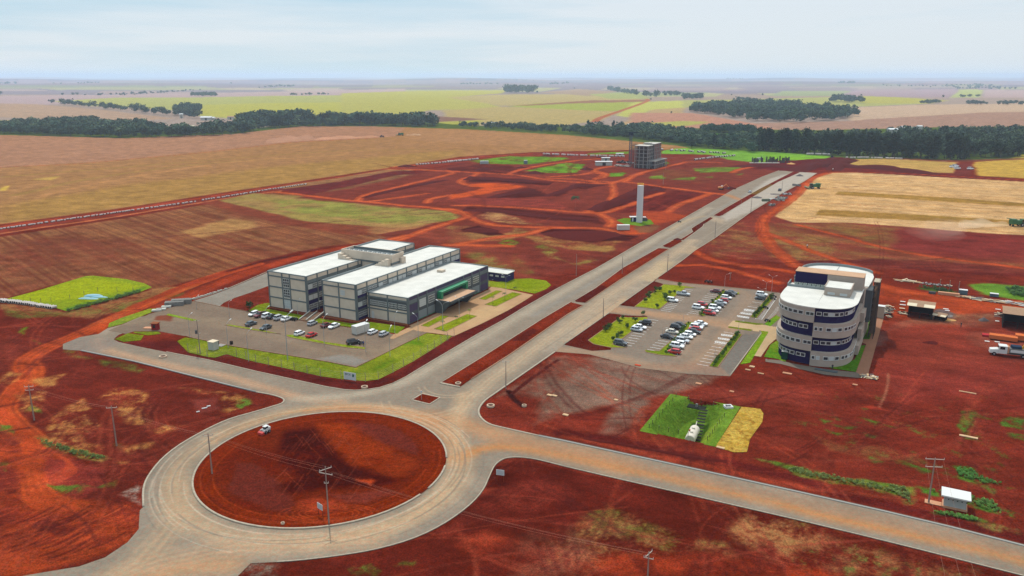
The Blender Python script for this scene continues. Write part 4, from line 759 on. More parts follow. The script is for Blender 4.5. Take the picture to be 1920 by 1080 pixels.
# ================================================================== RIGHT CAMPUS
LOT2 = [(1040.8, 659.4), (1057.5, 645.8), (1103, 639), (1142, 586.7), (1161.9, 572), (1190, 574), (1232, 522), (1271, 529), (1324, 534), (1413, 543), (1462, 549), (1475, 560), (1462, 600), (1455, 618), (1427.8, 624.4), (1368.9, 705.5), (1290, 701), (1200, 690), (1150, 676), (1105, 664.5)]
def paint_lot2(p):
    p.stroke([(1040, 655), (1120, 663), (1200, 682), (1280, 690), (1330, 660), (1370, 618), (1350, 600), (1240, 590), (1150, 578)], 6, (178, 144, 116), 4, 1, alpha=.75, ruts=.25)
    p.stroke([(1140, 580), (1240, 592), (1310, 601), (1370, 612)], 6.5, (180, 142, 112), 3, 1, alpha=.85)
    p.stroke([(1236, 527), (1330, 539), (1400, 552), (1385, 585), (1365, 605)], 4.5, (170, 140, 116), 3, 1, alpha=.6, ruts=.3)
    p.poly([(1270, 660), (1290, 640), (1310, 620), (1340, 610), (1300, 660), (1260, 680)], (178, 146, 120), 4, 1.5, 6, .5)
    p.poly([(1200, 685), (1369, 705), (1380, 690), (1300, 680)], (160, 124, 104), 4, 1.5, 6, .6)
    p.poly(c('L', (1400, 665), (1565, 650), (1300, 1005), (1215, 935)), (128, 120, 112), 1, .5, 4, .9)
sheet('parking_lot', LOT2, .005, ROADM, (142, 126, 112), paint_lot2, var=7)
SV = (96, 36, 28)
for l_ in [[(1163.5, 572.5), (1226, 527.5), (1232, 529), (1246, 533.3), (1222, 553), (1190, 575.5)], [(1143, 587.5), (1165, 590), (1163, 594), (1103, 639), (1113, 646), (1146, 652), (1145, 656), (1110, 658), (1058.5, 646.5)], [(1165, 591), (1214, 593), (1213, 596.5), (1163, 594.5)]]:
    sheet('soil_verge', l_, .04, SOILM, SV, None, var=14)
SHD = [c('L', (740, 240), (900, 253), (1010, 270), (925, 270), (700, 452), (600, 440), (495, 428)), c('L', (380, 515), (440, 520), (605, 518), (600, 535), (400, 692), (303, 745), (350, 762), (430, 775), (300, 775), (150, 745), (103, 712)),
       c('L', (1230, 293), (1375, 308), (1380, 325), (1320, 325), (1240, 330), (1085, 510), (1035, 497), (1225, 310)), c('L', (930, 563), (985, 558), (1000, 565), (870, 720), (775, 808), (850, 850), (700, 835), (590, 812), (580, 795), (700, 805), (835, 690)),
       c('L', (1640, 322), (1672, 350), (1525, 525), (1470, 515)), c('L', (1345, 650), (1400, 665), (1195, 942), (1122, 930))]
for k_, l_ in enumerate(SHD):
    lawn(l_, (142, 150, 34) if k_ < 2 else (104, 126, 32), z=.12, paint=(lambda p: None) if k_ < 2 else paint_lawn); kerb(l_, closed=True, wd=.26, m=KERBR)
for l_, b_ in [(c('L', (1345, 545), (1530, 568), (1590, 572), (1580, 580), (1520, 582), (1340, 556)), LG), (c('L', (1290, 595), (1480, 622), (1480, 634), (1280, 604)), LG), (c('L', (1560, 632), (1625, 640), (1500, 850), (1470, 900), (1385, 915), (1565, 655)), (122, 160, 38)),
               (c('L', (1690, 500), (1725, 520), (1640, 595), (1585, 575)), (104, 150, 34)), (c('L', (1640, 750), (1700, 710), (1760, 760), (1770, 900), (1700, 868), (1585, 852)), (92, 142, 34))]: lawn(l_, b_)
sheet('footpath', c('L', (1325, 545), (1520, 570), (1600, 585), (1700, 600), (1700, 690), (1630, 750), (1560, 852), (1500, 842), (1625, 642), (1545, 628), (1545, 640), (1490, 634), (1490, 622), (1280, 592)), .045, PAVEM, (208, 176, 136), None, var=7)
kerb(c('L', (1565, 650), (1300, 1010)), wd=.3); kerb(c('L', (1690, 495), (1585, 575)), wd=.25, m=KERBR); kerb(c('L', (660, 195), (860, 225), (1100, 245), (1500, 285), (1700, 310)), wd=.3, m=KERBR)
# ground round the round building
K5 = lambda *p: Q(p, 1440, 590, 8.309)
lawn(K5((900, 800), (1150, 790), (1350, 700), (1450, 480), (1520, 475), (1370, 893), (1000, 840)), (86, 132, 32)); lawn(K5((1480, 380), (1470, 200), (1560, 60), (1680, 60), (1580, 385)), (76, 122, 34))
sheet('footpath', K5((1660, 60), (1800, 60), (1560, 930), (1440, 960), (1370, 895), (1530, 460), (1470, 440), (1470, 385), (1580, 385)), .04, PAVEM, (176, 128, 102), None, var=6)
sheet('footpath', K5((-40, 690), (200, 715), (420, 770), (600, 800), (900, 850), (1380, 900), (1470, 955), (1440, 990), (900, 940), (500, 850), (200, 770), (-40, 735)), .05, PAVEM, (134, 120, 108), None, var=8)
def zpit(x, y):
    d, ins, _, _ = dist_edges(x, y, W(c('H', (640, 190), (700, 165), (760, 185), (700, 330), (610, 335), (560, 290))), True)
    return .05 - 4.2 * np.clip(1 - np.where(ins, 0, d) / 4.6, 0, 1) ** 1.1
sheet('lawn', PIT_OUT, .05, LAWNM, (112, 142, 48), lambda p: (p.poly(c('H', (470, 180), (560, 130), (820, 170), (700, 370), (440, 300)), (92, 124, 40), 3, 1, 4, .8, patch=(3, .4, .4)), p.poly(c('H', (720, 250), (830, 230), (760, 360), (660, 350)), (142, 160, 52), 1.5, .5, 4, .7)), kind='stuff', zf=zpit)
sheet('dry_turf', c('H', (940, 178), (1040, 190), (1056, 215), (1050, 260), (985, 350), (968, 420), (900, 422), (800, 392)), .05, LAWNM, (190, 150, 62), lambda p: (p.poly([(1300, 700), (1500, 700), (1500, 900), (1300, 900)], (206, 172, 84), 1, 0, 1, .8, patch=(1.3, .5, .2)), p.poly([(1300, 700), (1500, 700), (1500, 900), (1300, 900)], (150, 104, 42), 1, 0, 1, .8, patch=(1.1, .62, .15))), kind='stuff')
# ================================================================== BUILDINGS
RZ = -ROAD_A
BEIGE = mat('beige_rendered_panel', alb((248, 228, 204)), .9, .08, .5)
FRAMEG = mat('slate_grey_concrete_frame', alb((132, 140, 140)), .85, .06, .6)
DGREY = mat('dark_grey_render', alb((104, 108, 110)), .85, .06, .6)
NAVY = mat('deep_purple_render', alb((66, 58, 104)), .8, .06, .7)
PLUM = mat('dusky_purple_render', alb((98, 84, 112)), .8, .06, .7)
ROOFW = mat('white_metal_roof', alb((244, 240, 230)), .6, .10, .25)
PARAG = mat('grey_parapet_inside', alb((160, 168, 168)), .85, .06, .5)
GLASS = mat('dark_window_glass', (.03, .035, .04), .15, spec=.6)
BLIND = mat('window_with_white_blinds', alb((222, 226, 224)), .6)
WFRAME = mat('white_window_frame', alb((236, 236, 230)), .5)
GREEN = mat('green_portal_cladding', (.006, .17, .07), .5, spec=.4)
ROLL = mat('grey_roller_shutter', alb((158, 166, 166)), .6)
DUSTR = mat('dusty_concrete_roof', alb((222, 180, 146)), .9, .1, .4)
WHITEP = mat('white_paint', alb((244, 243, 238)), .5)
def window(parent, side, a, b, z0, z1, at, nx=3, ny=2, pane=None, bar=.09, proud=.10, name='window'):
    """side 'u': faces +x, spans y a..b at x=at; side 'v': faces -y, spans x a..b at y=at"""
    m = MB(); P = MB()
    def bx(mm, s0, s1, q0, q1, d0, d1):
        if side == 'u': mm.box(at + d0, at + d1, s0, s1, q0, q1)
        else: mm.box(s0, s1, at - d1, at - d0, q0, q1)
    for k in range(nx + 1):
        s = a + (b - a) * k / nx; bx(m, s - bar / 2, s + bar / 2, z0, z1, .03, proud)
    for k in range(ny + 1):
        q = z0 + (z1 - z0) * k / ny; bx(m, a - bar / 2, b + bar / 2, q - bar / 2, q + bar / 2, .028, proud + .004)
    bx(P, a, b, z0, z1, -.02, .045)
    f = m.build(name, WFRAME, parent); P.build('pane', pane or GLASS, f); return f
def wing(parent, u0, u1, v0, v1, h, bays, fcols, side_levels, beams_front):
    w_ = MB(); w_.box(u0 + .05, u1 - .05, v0 + .05, v1 - .05, 0, h - 1.1); w_.box(u0, u0 + .2, v0, v1, 0, h - .36); w_.box(u1 - .2, u1, v0, v1, 0, h - .36); w_.box(u0 + .2, u1 - .2, v0, v0 + .2, 0, h - .36); w_.box(u0 + .2, u1 - .2, v1 - .2, v1, 0, h - .36); w_.build('wall', BEIGE, parent)
    # coloured bands of the long side
    for (z0, z1, m_, nm) in side_levels:
        B1(nm, m_, parent, u1, u1 + .05, v0 + .3, v1 - .3, z0, z1)
    t = .42
    def one(nm, *q): m_ = MB(); m_.box(*q); m_.build(nm, FRAMEG, parent)
    for v in bays: one('column', u1 - .1, u1 + .22, v - t / 2, v + t / 2, 0, h - .01)
    for x in fcols: one('column', x - t / 2, x + t / 2, v0 - .2, v0 + .1, 0, h - .02)
    for z in beams_front: one('beam', u0 + .1, u1 - .1, v0 - .14, v0 + .1, z - .24, z + .24)
    p = MB(); e = .22
    p.box(u0, u0 + e, v0, v1, h - .35, h); p.box(u1 - e, u1, v0, v1, h - .35, h); p.box(u0 + e, u1 - e, v1 - e, v1, h - .35, h); p.box(u0 + e, u1 - e, v0, v0 + e, h - .35, h)
    p.box(u0 + e, u0 + e + .06, v0 + e, v1 - e, h - 1.0, h - .02); p.build('parapet', PARAG, parent)
    cap = MB(); cap.box(u0 - .04, u0 + e + .08, v0 - .04, v1 + .04, h, h + .06); cap.box(u0 + e + .09, u1 + .04, v1 - e - .04, v1 + .04, h, h + .06); cap.box(u0 + e + .09, u1 + .04, v0 - .04, v0 + e, h, h + .06); cap.box(u1 - e, u1 + .04, v0 + e + .01, v1 - e - .05, h, h + .06); cap.build('parapet_coping', PARAG, parent)
    r = MB(); mid = (u0 + u1) / 2; a, b = u0 + e + .07, u1 - e - .01
    zr = h - .55
    r.add([(a, v0 + e, zr), (mid, v0 + e, zr + .35), (b, v0 + e, zr + .2), (a, v1 - e, zr), (mid, v1 - e, zr + .35), (b, v1 - e, zr + .2),
           (a, v0 + e, zr - .2), (mid, v0 + e, zr - .2), (b, v0 + e, zr - .2), (a, v1 - e, zr - .2), (mid, v1 - e, zr - .2), (b, v1 - e, zr - .2)],
          [(0, 1, 4, 3), (1, 2, 5, 4), (6, 7, 1, 0), (7, 8, 2, 1), (9, 10, 4, 3), (10, 11, 5, 4), (8, 11, 5, 2), (6, 9, 3, 0), (6, 7, 10, 9), (7, 8, 11, 10)])
    # sheet ribs
    v = v0 + 3
    while v < v1 - 3:
        r.box(a + .3, b - .3, v, v + .05, zr, zr + .06); v += 6.1
    r.build('roof', ROOFW, parent)
camp = empty('office_complex', (0, 0, 0), RZ, 'grey and beige three-winged office complex with white roofs and green entrance portal', 'building')
vb = [202.2, 207.5, 213, 218.5, 224.1, 230, 236, 242.5, 248.5, 254.5, 260.2, 266.3]
H1 = 13.1
wing(camp, -207.5, -189.5, 202, 266.5, H1, vb, [-207.2, -200.7, -197.1, -189.8],
     [(10.4, 11.5, FRAMEG, 'grey_band'), (8.0, 10.4, DGREY, 'window_band'), (6.6, 8.0, NAVY, 'purple_band'), (4.1, 6.6, DGREY, 'window_band'), (2.9, 4.1, NAVY, 'purple_band'), (.9, 2.9, DGREY, 'window_band'), (0, .9, NAVY, 'purple_band')], [11.5, 7.6, 3.7])
for z0, z1, pn in ((8.1, 11.1, GLASS), (4.3, 7.2, GLASS), (.5, 3.3, BLIND)): window(camp, 'v', -200.3, -197.5, z0, z1, 202, 3, 3, pn, bar=.14)
rw_ = random.Random(11)
for k in range(5):
    a, b = vb[k] + .35, vb[k + 1] - .35; m_ = (a + b) / 2
    for (z0, z1) in ((8.3, 9.9), (4.4, 6.0), (1.0, 2.7)):
        for (p_, q_) in ((a + .15, m_ - .15), (m_ + .15, b - .15)): window(camp, 'u', p_, q_, z0, z1, -189.45, 4, 2, rw_.choice([GLASS, BLIND, GLASS]))
vb2 = [203.0, 208.6, 214.5, 220.3, 226, 231.6, 238.4, 244.2, 250.2, 255.8, 261.4, 268.2]; H2 = 12.5
wing(camp, -183.2, -168.5, 202.8, 268.4, H2, vb2, [-182.9, -175.9, -168.8],
     [(9.9, 10.8, FRAMEG, 'grey_band'), (8.6, 9.9, FRAMEG, 'window_band'), (7.6, 8.6, NAVY, 'purple_band'), (4.7, 7.6, DGREY, 'window_band'), (3.6, 4.7, NAVY, 'purple_band'), (1.0, 3.6, DGREY, 'window_band'), (0, 1.0, NAVY, 'purple_band')], [10.9, 7.2, 3.4])
window(camp, 'v', -175.2, -173.3, 8.2, 9.9, 202.8, 3, 2, BLIND, bar=.12)
for k in range(11):
    a, b = vb2[k] + .35, vb2[k + 1] - .35; m_ = (a + b) / 2
    for (z0, z1) in ((8.65, 10.2),) + (((4.6, 6.1), (1.0, 2.7)) if k == 0 else ()):
        for (p_, q_) in ((a + .2, m_ - .2), (m_ + .2, b - .2)): window(camp, 'u', p_, q_, z0, z1, -168.45, 4, 2, rw_.choice([GLASS, BLIND, BLIND]))
vb3 = [208.1, 213.4, 218.8, 224.2, 242.6, 248.5, 254.3, 260.5]; H3 = 9.0
wing(camp, -168.0, -151.0, 207.9, 260.8, H3, vb3, [-167.2, -159.4, -151.3],
     [(7.9, 8.96, PLUM, 'purple_band'), (6.6, 7.9, FRAMEG, 'grey_band'), (3.4, 6.6, DGREY, 'grey_band'), (.05, 3.4, DGREY, 'grey_band')], [7.6, 3.5])
B1('window_band', DGREY, camp, -167.7, -151.4, 207.84, 207.9, 4.3, 7.4)
for (a, b, n) in ((-166.6, -163.1, 8), (-162.8, -159.8, 6), (-158.9, -155.5, 6), (-154.9, -151.8, 6)): window(camp, 'v', a, b, 4.9, 6.4, 207.8, n, 2, GLASS, bar=.11)
d_ = MB(); d_.box(-166.3, -165.3, 207.78, 207.9, 0, 2.4); d_.build('door', WFRAME, camp)
for k in (0, 6):
    a, b = vb3[k] + .25, vb3[k + 1] - .25
    for z0, z1 in ((3.9, 6.3), (.1, 2.6)):
        B1('purple_band', PLUM, camp, -150.95, -150.88, a, b, z0, z1)
for k in (1, 2, 4, 5):
    a, b = vb3[k] + .3, vb3[k + 1] - .3
    x = MB(); x.box(-150.95, -150.84, a + .1, b - .1, .3, 3.0)
    for q in range(6): x.box(-150.84, -150.79, a + .1, b - .1, .45 + q * .43, .53 + q * .43)
    x.build('roller_shutter', ROLL, camp)
    window(camp, 'u', a + .6, b - .5, 4.3, 6.8, -150.94, 5, 3, BLIND if k == 1 else GLASS, bar=.15)
B1('green_skirting', GREEN, camp, -150.95, -150.9, 208.5, 260.3, 0, .28)
# portal and canopy
x = MB(); x.box(-150.7, -149.0, 224.9, 226.1, 0, 7.3); x.box(-150.7, -149.0, 241.4, 242.6, 0, 7.3); x.box(-150.7, -149.0, 226.1, 241.4, 6.5, 7.3)
x.build('portal_frame', GREEN, camp)
B1('portal_edge', mat('pale_green_edge', (.2, .5, .33), .4), camp, -149.0, -148.9, 225.0, 242.5, 7.2, 7.32)
B1('entrance_glazing', GLASS, camp, -150.94, -150.7, 226.1, 241.4, 0, 6.5)
x = MB()
for k in range(18): x.box(-150.7, -150.55, 226.6 + k * .83, 226.75 + k * .83, 0, 6.5)
x.build('glazing_mullions', DGREY, camp)
B1('canopy_roof', DUSTR, camp, -150.5, -144.2, 223.3, 240.7, 4.3, 4.65)
x = MB(); x.box(-144.2, -143.9, 223.1, 240.9, 4.0, 4.85); x.box(-150.4, -144.2, 223.1, 223.3, 4.0, 4.8); x.box(-150.4, -144.2, 240.7, 240.9, 4.0, 4.8); x.build('canopy_fascia', DGREY, camp)
for v in (223.3, 240.1):
    x = MB(); x.add([(-150.6, v, 0), (-148.0, v, 0), (-144.4, v, 4.0), (-150.6, v, 4.0), (-150.6, v + .6, 0), (-148.0, v + .6, 0), (-144.4, v + .6, 4.0), (-150.6, v + .6, 4.0)], [(0, 1, 2, 3), (4, 5, 6, 7), (0, 1, 5, 4), (1, 2, 6, 5), (2, 3, 7, 6), (3, 0, 4, 7)])
    x.build('canopy_leg', DGREY, camp)
B1('bridge_wall', BEIGE, camp, -198.4, -175.0, 231.9, 238.9, 8, 15.3)
B1('beam', FRAMEG, camp, -198.6, -174.8, 231.7, 231.9, 12.6, 13.3); B1('beam', FRAMEG, camp, -174.99, -174.8, 231.9, 239, 12.6, 13.3)
for u in (-189.2, -182.6, -175.2): B1('column', FRAMEG, camp, u - .25, u + .25, 231.68, 231.9, 8, 12.6)
x = MB(); x.box(-198.6, -174.8, 231.65, 232.0, 15.3, 16.3); x.box(-198.6, -174.8, 238.8, 239.15, 15.3, 16.3); x.box(-198.6, -198.25, 232.0, 238.8, 15.3, 16.3); x.box(-175.15, -174.8, 232.0, 238.8, 15.3, 16.3); x.box(-198.6, -174.8, 231.6, 231.65, 13.3, 16.2); x.build('parapet', BEIGE, camp)
B1('bridge_roof', FRAMEG, camp, -198.2, -175.2, 232.02, 238.78, 15.3, 15.36)
B1('parapet_lining', FRAMEG, camp, -198.24, -175.16, 238.7, 238.79, 15.36, 16.25)
for k in range(4):
    B1('stepped_wall', BEIGE, camp, -198.6 + k * 1.7, -196.9 + k * 1.7, 229.6 + k * .01, 231.6, 12.5, 15.0 - k * .65)
    B1('stepped_wall', BEIGE, camp, -177 - k * 1.5, -175.5 - k * 1.5, 229.9 + k * .01, 231.6, 11.9, 14.9 - k * .8)
B1('stepped_wall', BEIGE, camp, -174.8, -173.9, 236.5, 238.9, 12, 14.6)
B1('roof_hatch', BEIGE, camp, -163.2, -160.9, 243.6, 246.0, 8.6, 9.6)
# air units on the bridge
au = empty('air_conditioner', (0, 0, 0), RZ, None, 'air conditioner', 'air conditioners on the office bridge roof')
B1('casing', WHITEP, au, -.62, .62, -.45, .45, 0, .85); x = MB(); x.tube([(-.1, 0, .85), (-.1, 0, .95)], .36, 10); x.build('fan_guard', DGREY, au)
nm = ['first', 'second', 'third', 'fourth', 'fifth', 'sixth', 'seventh', 'eighth', 'ninth', 'tenth']
for k in range(10):
    p_ = UV(-196.6 + k * 2.2, 233.4); o = au if k == 0 else copy_tree(au); o.location = (p_[0], p_[1], 15.36)
    o['label'] = 'white air conditioner on the office bridge roof, %s from its left end' % nm[k]
an = empty('annex_building', (*UV(-158, 275.5), 0), RZ, 'low dark purple annex with flat white roof behind the office complex', 'building')
B1('wall', NAVY, an, -9, 9, -2.9, 2.9, 0, 3.2); x = MB(); x.box(-9.2, 9.2, -3.1, 3.1, 3.2, 3.4); x.box(-9.2, 9.2, 2.9, 3.1, 3.4, 3.75); x.build('roof', ROOFW, an)
for k in range(4): window(an, 'v', -1.5 + k * 2.6, -.1 + k * 2.6, 1.7, 2.3, -2.9, 3, 1, BLIND)
# ================================================================== round building
rb = empty('round_office_building', (0, 0, 0), RZ, 'five-level curved office block banded in beige and deep purple with white roof', 'building')
FL = [(-38.3, 256.5), (-38.7, 247), (-38.6, 240.5), (-38.0, 236.6), (-36.8, 233.9), (-34.9, 231.9), (-32.4, 230.6), (-29.8, 230.0), (-27.3, 229.8)]
FR = [(-27.3, 229.8), (-24.6, 230.1), (-22.1, 230.9), (-20.2, 232.3), (-18.6, 234.4), (-17.5, 237.2), (-17.0, 241), (-17.0, 248), (-17.0, 258)]
BK = [(-17.0, 258), (-16.3, 262), (-16.0, 268), (-15.9, 276), (-16.6, 280.8), (-18.6, 283.8), (-22.5, 286.0), (-27.5, 287.0), (-32.6, 286.0), (-35.8, 283.8), (-37.6, 280.4), (-38.3, 276), (-38.3, 262)]
FLs = [tuple(p) for p in smooth_line(FL[1:], 5)]; FLs = [FL[0]] + FLs; FRs = [tuple(p) for p in smooth_line(FR, 5)]
def off(P, d, cen=(-27.5, 250)):
    P = np.array(P); T = np.gradient(P, axis=0); T /= np.linalg.norm(T, axis=1)[:, None]; Nn = np.stack([T[:, 1], -T[:, 0]], 1)
    s = np.sign(((P - np.array(cen)) * Nn).sum(1)); return [tuple(q) for q in P + Nn * s[:, None] * d]
LV = [(0, 4.25), (4.25, 8.5), (8.5, 12.7), (12.7, 17.0)]
BEIGE2 = mat('warm_beige_render', alb((208, 190, 174)), .9, .1, .5); NAVY2 = mat('indigo_render', alb((50, 40, 86)), .7, .06, .7)
def strip_wall(P, d, z0, z1, m_, close):
    q = off(P, d); x = MB(); x.prism(q + close, z0, z1); x.build('wall', m_, rb)
for k, (z0, z1) in enumerate(LV):
    lb = k in (1, 3)
    strip_wall(FLs, 0 if lb else -.95, z0 + .002 * k, z1, BEIGE2 if lb else NAVY2, [(-27.3, 257)])
    strip_wall(FRs, 0 if not lb else -.95, z0 + .003, z1 - .002 * k, BEIGE2 if not lb else NAVY2, [(-27.28, 258)])
for pts, mm, m_ in ((BK, 0, BEIGE2),):
    x = MB(); x.prism(BK[:] , 0, 17.0); x.build('wall', m_, rb)
def path_windows(P, d, z0, segs):
    q = np.array(off(P, d)); L_ = np.concatenate([[0], np.cumsum(np.linalg.norm(np.diff(q, axis=0), axis=1))])
    for s0, wdt, hh, pn in segs:
        a = [np.interp(s0, L_, q[:, i]) for i in (0, 1)]; b = [np.interp(s0 + wdt, L_, q[:, i]) for i in (0, 1)]
        a, b = np.array(a), np.array(b); t = (b - a) / np.linalg.norm(b - a); n = np.array([t[1], -t[0]])
        if np.dot((a + b) / 2 - np.array([-27.5, 250]), n) < 0: n = -n
        def bx(m, s_0, s_1, q0, q1, d0, d1):
            c_ = [a + t * s_0 + n * d0, a + t * s_1 + n * d0, a + t * s_1 + n * d1, a + t * s_0 + n * d1]
            m.prism([tuple(v) for v in c_], q0, q1)
        w_ = np.linalg.norm(b - a); m = MB(); e = .15
        bx(m, -e, w_ + e, z0 - e, z0, -.06, .13); bx(m, -e, w_ + e, z0 + hh, z0 + hh + e, -.06, .13); bx(m, -e, 0, z0, z0 + hh, -.06, .128); bx(m, w_, w_ + e, z0, z0 + hh, -.06, .128)
        f = m.build('window', WFRAME, rb); P_ = MB(); bx(P_, 0, w_, z0, z0 + hh, -.05, .07); P_.build('pane', pn, f)
for k, (z0, z1) in enumerate(LV):
    lb = k in (1, 3); ll = 29.5; seg = []
    for s in ([8.2, 9.5, 10.7, 11.9, 13.1, 14.3, 15.5, 17.3, 18.9, 20.5, 22.1, 24.2, 25.3] if lb else [8.2, 9.4, 10.6, 11.8, 13.0, 14.8, 16.2, 17.6, 19.0, 20.9, 22.1]):
        seg.append((s + 7.3, .95 if s < 13 or s > 23.5 else 1.15, .85, GLASS))
    path_windows(FLs, 0 if lb else -.95, z0 + 2.15, seg)
    seg = []
    for s in ([.45, 1.7, 3.6, 5.2, 6.8, 8.9, 10.4, 11.8] if not lb else [.6, 2.4, 3.9, 5.4, 6.9, 8.8, 10.2, 11.6]):
        seg.append((s, .7 if s < 2 and not lb else 1.15, .85, rw_.choice([GLASS, GLASS, BLIND])))
    seg += [(13.3, 1.0, .8, GLASS), (14.6, 1.0, .8, GLASS)]
    if k == 0: seg += [(16 + 1.5 * j, .9, 1.3, GLASS) for j in range(8)]
    path_windows(FRs, 0 if not lb else -.95, z0 + 2.15, seg)
def roofslab(P, z, name, m_=ROOFW):
    x = MB(); x.prism(P, z, z + .18); x.build(name, m_, rb)
roofslab([(p[0] + .0, p[1]) for p in off(FLs, -.12)] + [(-27.38, 252), (-30, 253.5)], 17.0, 'roof'); roofslab([(p[0], p[1]) for p in off(FRs, -.12)] + [(-27.22, 256)], 17.0, 'roof')
roofslab([(-17.4, 261.8)] + BK[1:] + [(-38, 261.8)], 17.0, 'roof'); B1('roof_ridge', PARAG, rb, -27.6, -27.45, 262, 286.5, 17.19, 17.3)
q = [tuple(p) for p in smooth_line(BK[4:], 4)]; qi = off(q, -.25, (-27.5, 272)); x = MB()
for i in range(len(q) - 1): x.prism([q[i], q[i + 1], qi[i + 1], qi[i]], 17.18, 18.0)
x.build('parapet', PARAG, rb)
x = MB(); x.box(-38.6, -38.3, 251.5, 257.5, 17, 18.0); x.box(-38.3, -27.4, 251.2, 251.5, 17, 17.85); x.build('parapet', PARAG, rb)
B1('rooftop_block', NAVY2, rb, -37.0, -27.6, 255.2, 261.4, 17, 21.2); B1('rooftop_block', BEIGE2, rb, -27.6, -17.4, 255.2, 261.4, 17, 21.2)
B1('rooftop_slab', DUSTR, rb, -37.1, -17.3, 255.1, 261.5, 21.2, 21.35)
B1('rooftop_room', BEIGE2, rb, -27.0, -19.8, 245.2, 253.6, 17.0, 19.6); B1('roof', ROOFW, rb, -26.9, -19.9, 245.3, 253.5, 19.6, 19.75); x = MB(); x.box(-27.1, -26.85, 245.1, 253.7, 19.6, 19.95); x.box(-19.95, -19.7, 245.1, 253.7, 19.6, 19.85); x.build('parapet', BEIGE2, rb)
for a in (-26, -22.6): window(rb, 'v', a, a + 1.9, 17.6, 18.2, 245.2, 1, 1, BLIND)
B1('side_bay', DGREY, rb, -17.2, -14.9, 259.6, 266.5, 6.5, 16.6)
# balcony-like sloping side wall on the right flank
for k in range(4):
    B1('side_balcony', BEIGE2, rb, -17.0, -15.9, 244 + k * 4.2, 259, .6 + k * 3.9, 3.4 + k * 3.9) if k < 3 else x.box(-17.0, -16.2, 254, 259.5, 12.6, 15.6)
# rooftop units
un = empty('air_conditioner', (0, 0, 0), RZ, None, 'air conditioner', 'air conditioners on the round office roof')
B1('casing', mat('pale_green_grey_metal', alb((186, 196, 186)), .5), un, -.5, .5, -.5, .5, 0, 1.1); x = MB(); x.tube([(0, 0, 1.1), (0, 0, 1.2)], .38, 10); x.build('fan_guard', DGREY, un)
for k in range(7):
    p_ = UV(-36.2 + k * 1.28, 253.4); o = un if k == 0 else copy_tree(un); o.location = (p_[0], p_[1], 17.0 if k < 9 else 0)
    o['label'] = 'pale air conditioner below the purple rooftop block, %s from the left' % nm[k]
B1('service_gutter', FRAMEG, rb, -38.2, -27.45, 251.6, 255.1, 17.0, 17.08)
# scaffold on the right flank
sc_ = empty('scaffold_tower', (*UV(-14.2, 268), 0), RZ, 'tall metal scaffold tower against the right side of the round office', 'scaffold')
x = MB()
for a in (-.7, .7):
    for b in np.arange(-4, 4.1, 2): x.tube([(a, b, 0), (a, b, 18.2)], .09, 5)
x.build('standards', mat('dark_scaffold_steel', alb((92, 84, 80)), .7), sc_); x = MB()
for z in np.arange(1.8, 18, 1.9):
    x.box(-.75, .75, -4.1, 4.1, z, z + .06)
    for b in np.arange(-4, 3.9, 2): x.bar((.72, b, z), (.72, b + 2, z + 1.9), .07)
x.build('decks_and_braces', mat('brown_scaffold_boards', alb((112, 88, 74)), .9), sc_); B1('top_platform', mat('pale_boards', alb((206, 190, 168)), .9), sc_, -.9, .9, -3.5, 1.5, 18.2, 18.35)
# ================================================================== water tower, pump house, construction block
CONC = mat('bare_concrete', alb((178, 172, 164)), .9, .1, .6)
wt = empty('water_tower', (*G(1198.5, 416.5), 0), 0, 'tall slim white cylindrical water tower with yellow rail on top', 'water tower')
x = MB(); x.tube([(0, 0, 0), (0, 0, 20.6)], 1.75, 28); x.build('tank_shell', mat('white_tank_paint', alb((246, 244, 244)), .45), wt, smooth=False)
x = MB(); x.tube([(0, 0, 20.6), (0, 0, 20.75)], 1.8, 28); x.build('lid', WHITEP, wt); x = MB()
YEL = mat('yellow_rail_paint', (.6, .33, .02), .5)
for k in range(16):
    t = k * math.pi / 8; x.tube([(1.7 * math.cos(t), 1.7 * math.sin(t), 20.7), (1.7 * math.cos(t), 1.7 * math.sin(t), 21.9)], .06, 4)
for z in (21.3, 21.9): x.tube([(1.7 * math.cos(t), 1.7 * math.sin(t), z) for t in np.linspace(0, 2 * math.pi, 20)], .07, 4)
x.build('top_rail', YEL, wt); x = MB()
for a in (-.25, .25): x.bar((1.72, a - .4, .5), (1.72, a - .4, 20.8), .07)
for k in range(60): x.bar((1.76, -.65, .6 + k * .33), (1.76, -.15, .6 + k * .33), .05)
x.build('ladder', DGREY, wt)
def text_part(body, size, parent, loc, rot, m_, name='lettering', ext=.012, bend=None):
    cu = bpy.data.curves.new(name, 'FONT'); cu.body = body; cu.size = size; cu.extrude = ext; cu.align_x = 'CENTER'; cu.align_y = 'CENTER'
    t = bpy.data.objects.new(name, cu); COL.objects.link(t); bpy.context.view_layer.update()
    me = bpy.data.meshes.new_from_object(t.evaluated_get(bpy.context.evaluated_depsgraph_get())); bpy.data.objects.remove(t)
    me.name = name; me.materials.clear(); me.materials.append(m_)
    if bend:
        for v in me.vertices:
            a = v.co.x / bend; v.co = Vector((bend * math.sin(a), v.co.y, (v.co.z + bend) * math.cos(a) - bend))
    o = bpy.data.objects.new(name, me); COL.objects.link(o); o.parent = parent; o.location = loc; o.rotation_euler = rot; return o
BLK = mat('dark_lettering', (.05, .05, .06), .6)
x = MB()
for k in range(9): z = 17.6 - k * .85; x.box(.95, 1.3, -1.46, -1.30, z, z + .55)
ph = empty('pump_house', (*G(1190.5, 415), 0), 0, 'small purple and white pump house at the left foot of the water tower', 'hut')
B1('wall', NAVY, ph, -2.2, 2.6, -1.2, 1.5, 0, 2.5); B1('roof', WHITEP, ph, -3.1, 2.9, -1.6, 1.9, 2.5, 2.75)
for a in (-1.9, .9):
    B1('door', WHITEP, ph, a, a + .8, -1.27, -1.2, .1, 2.2)
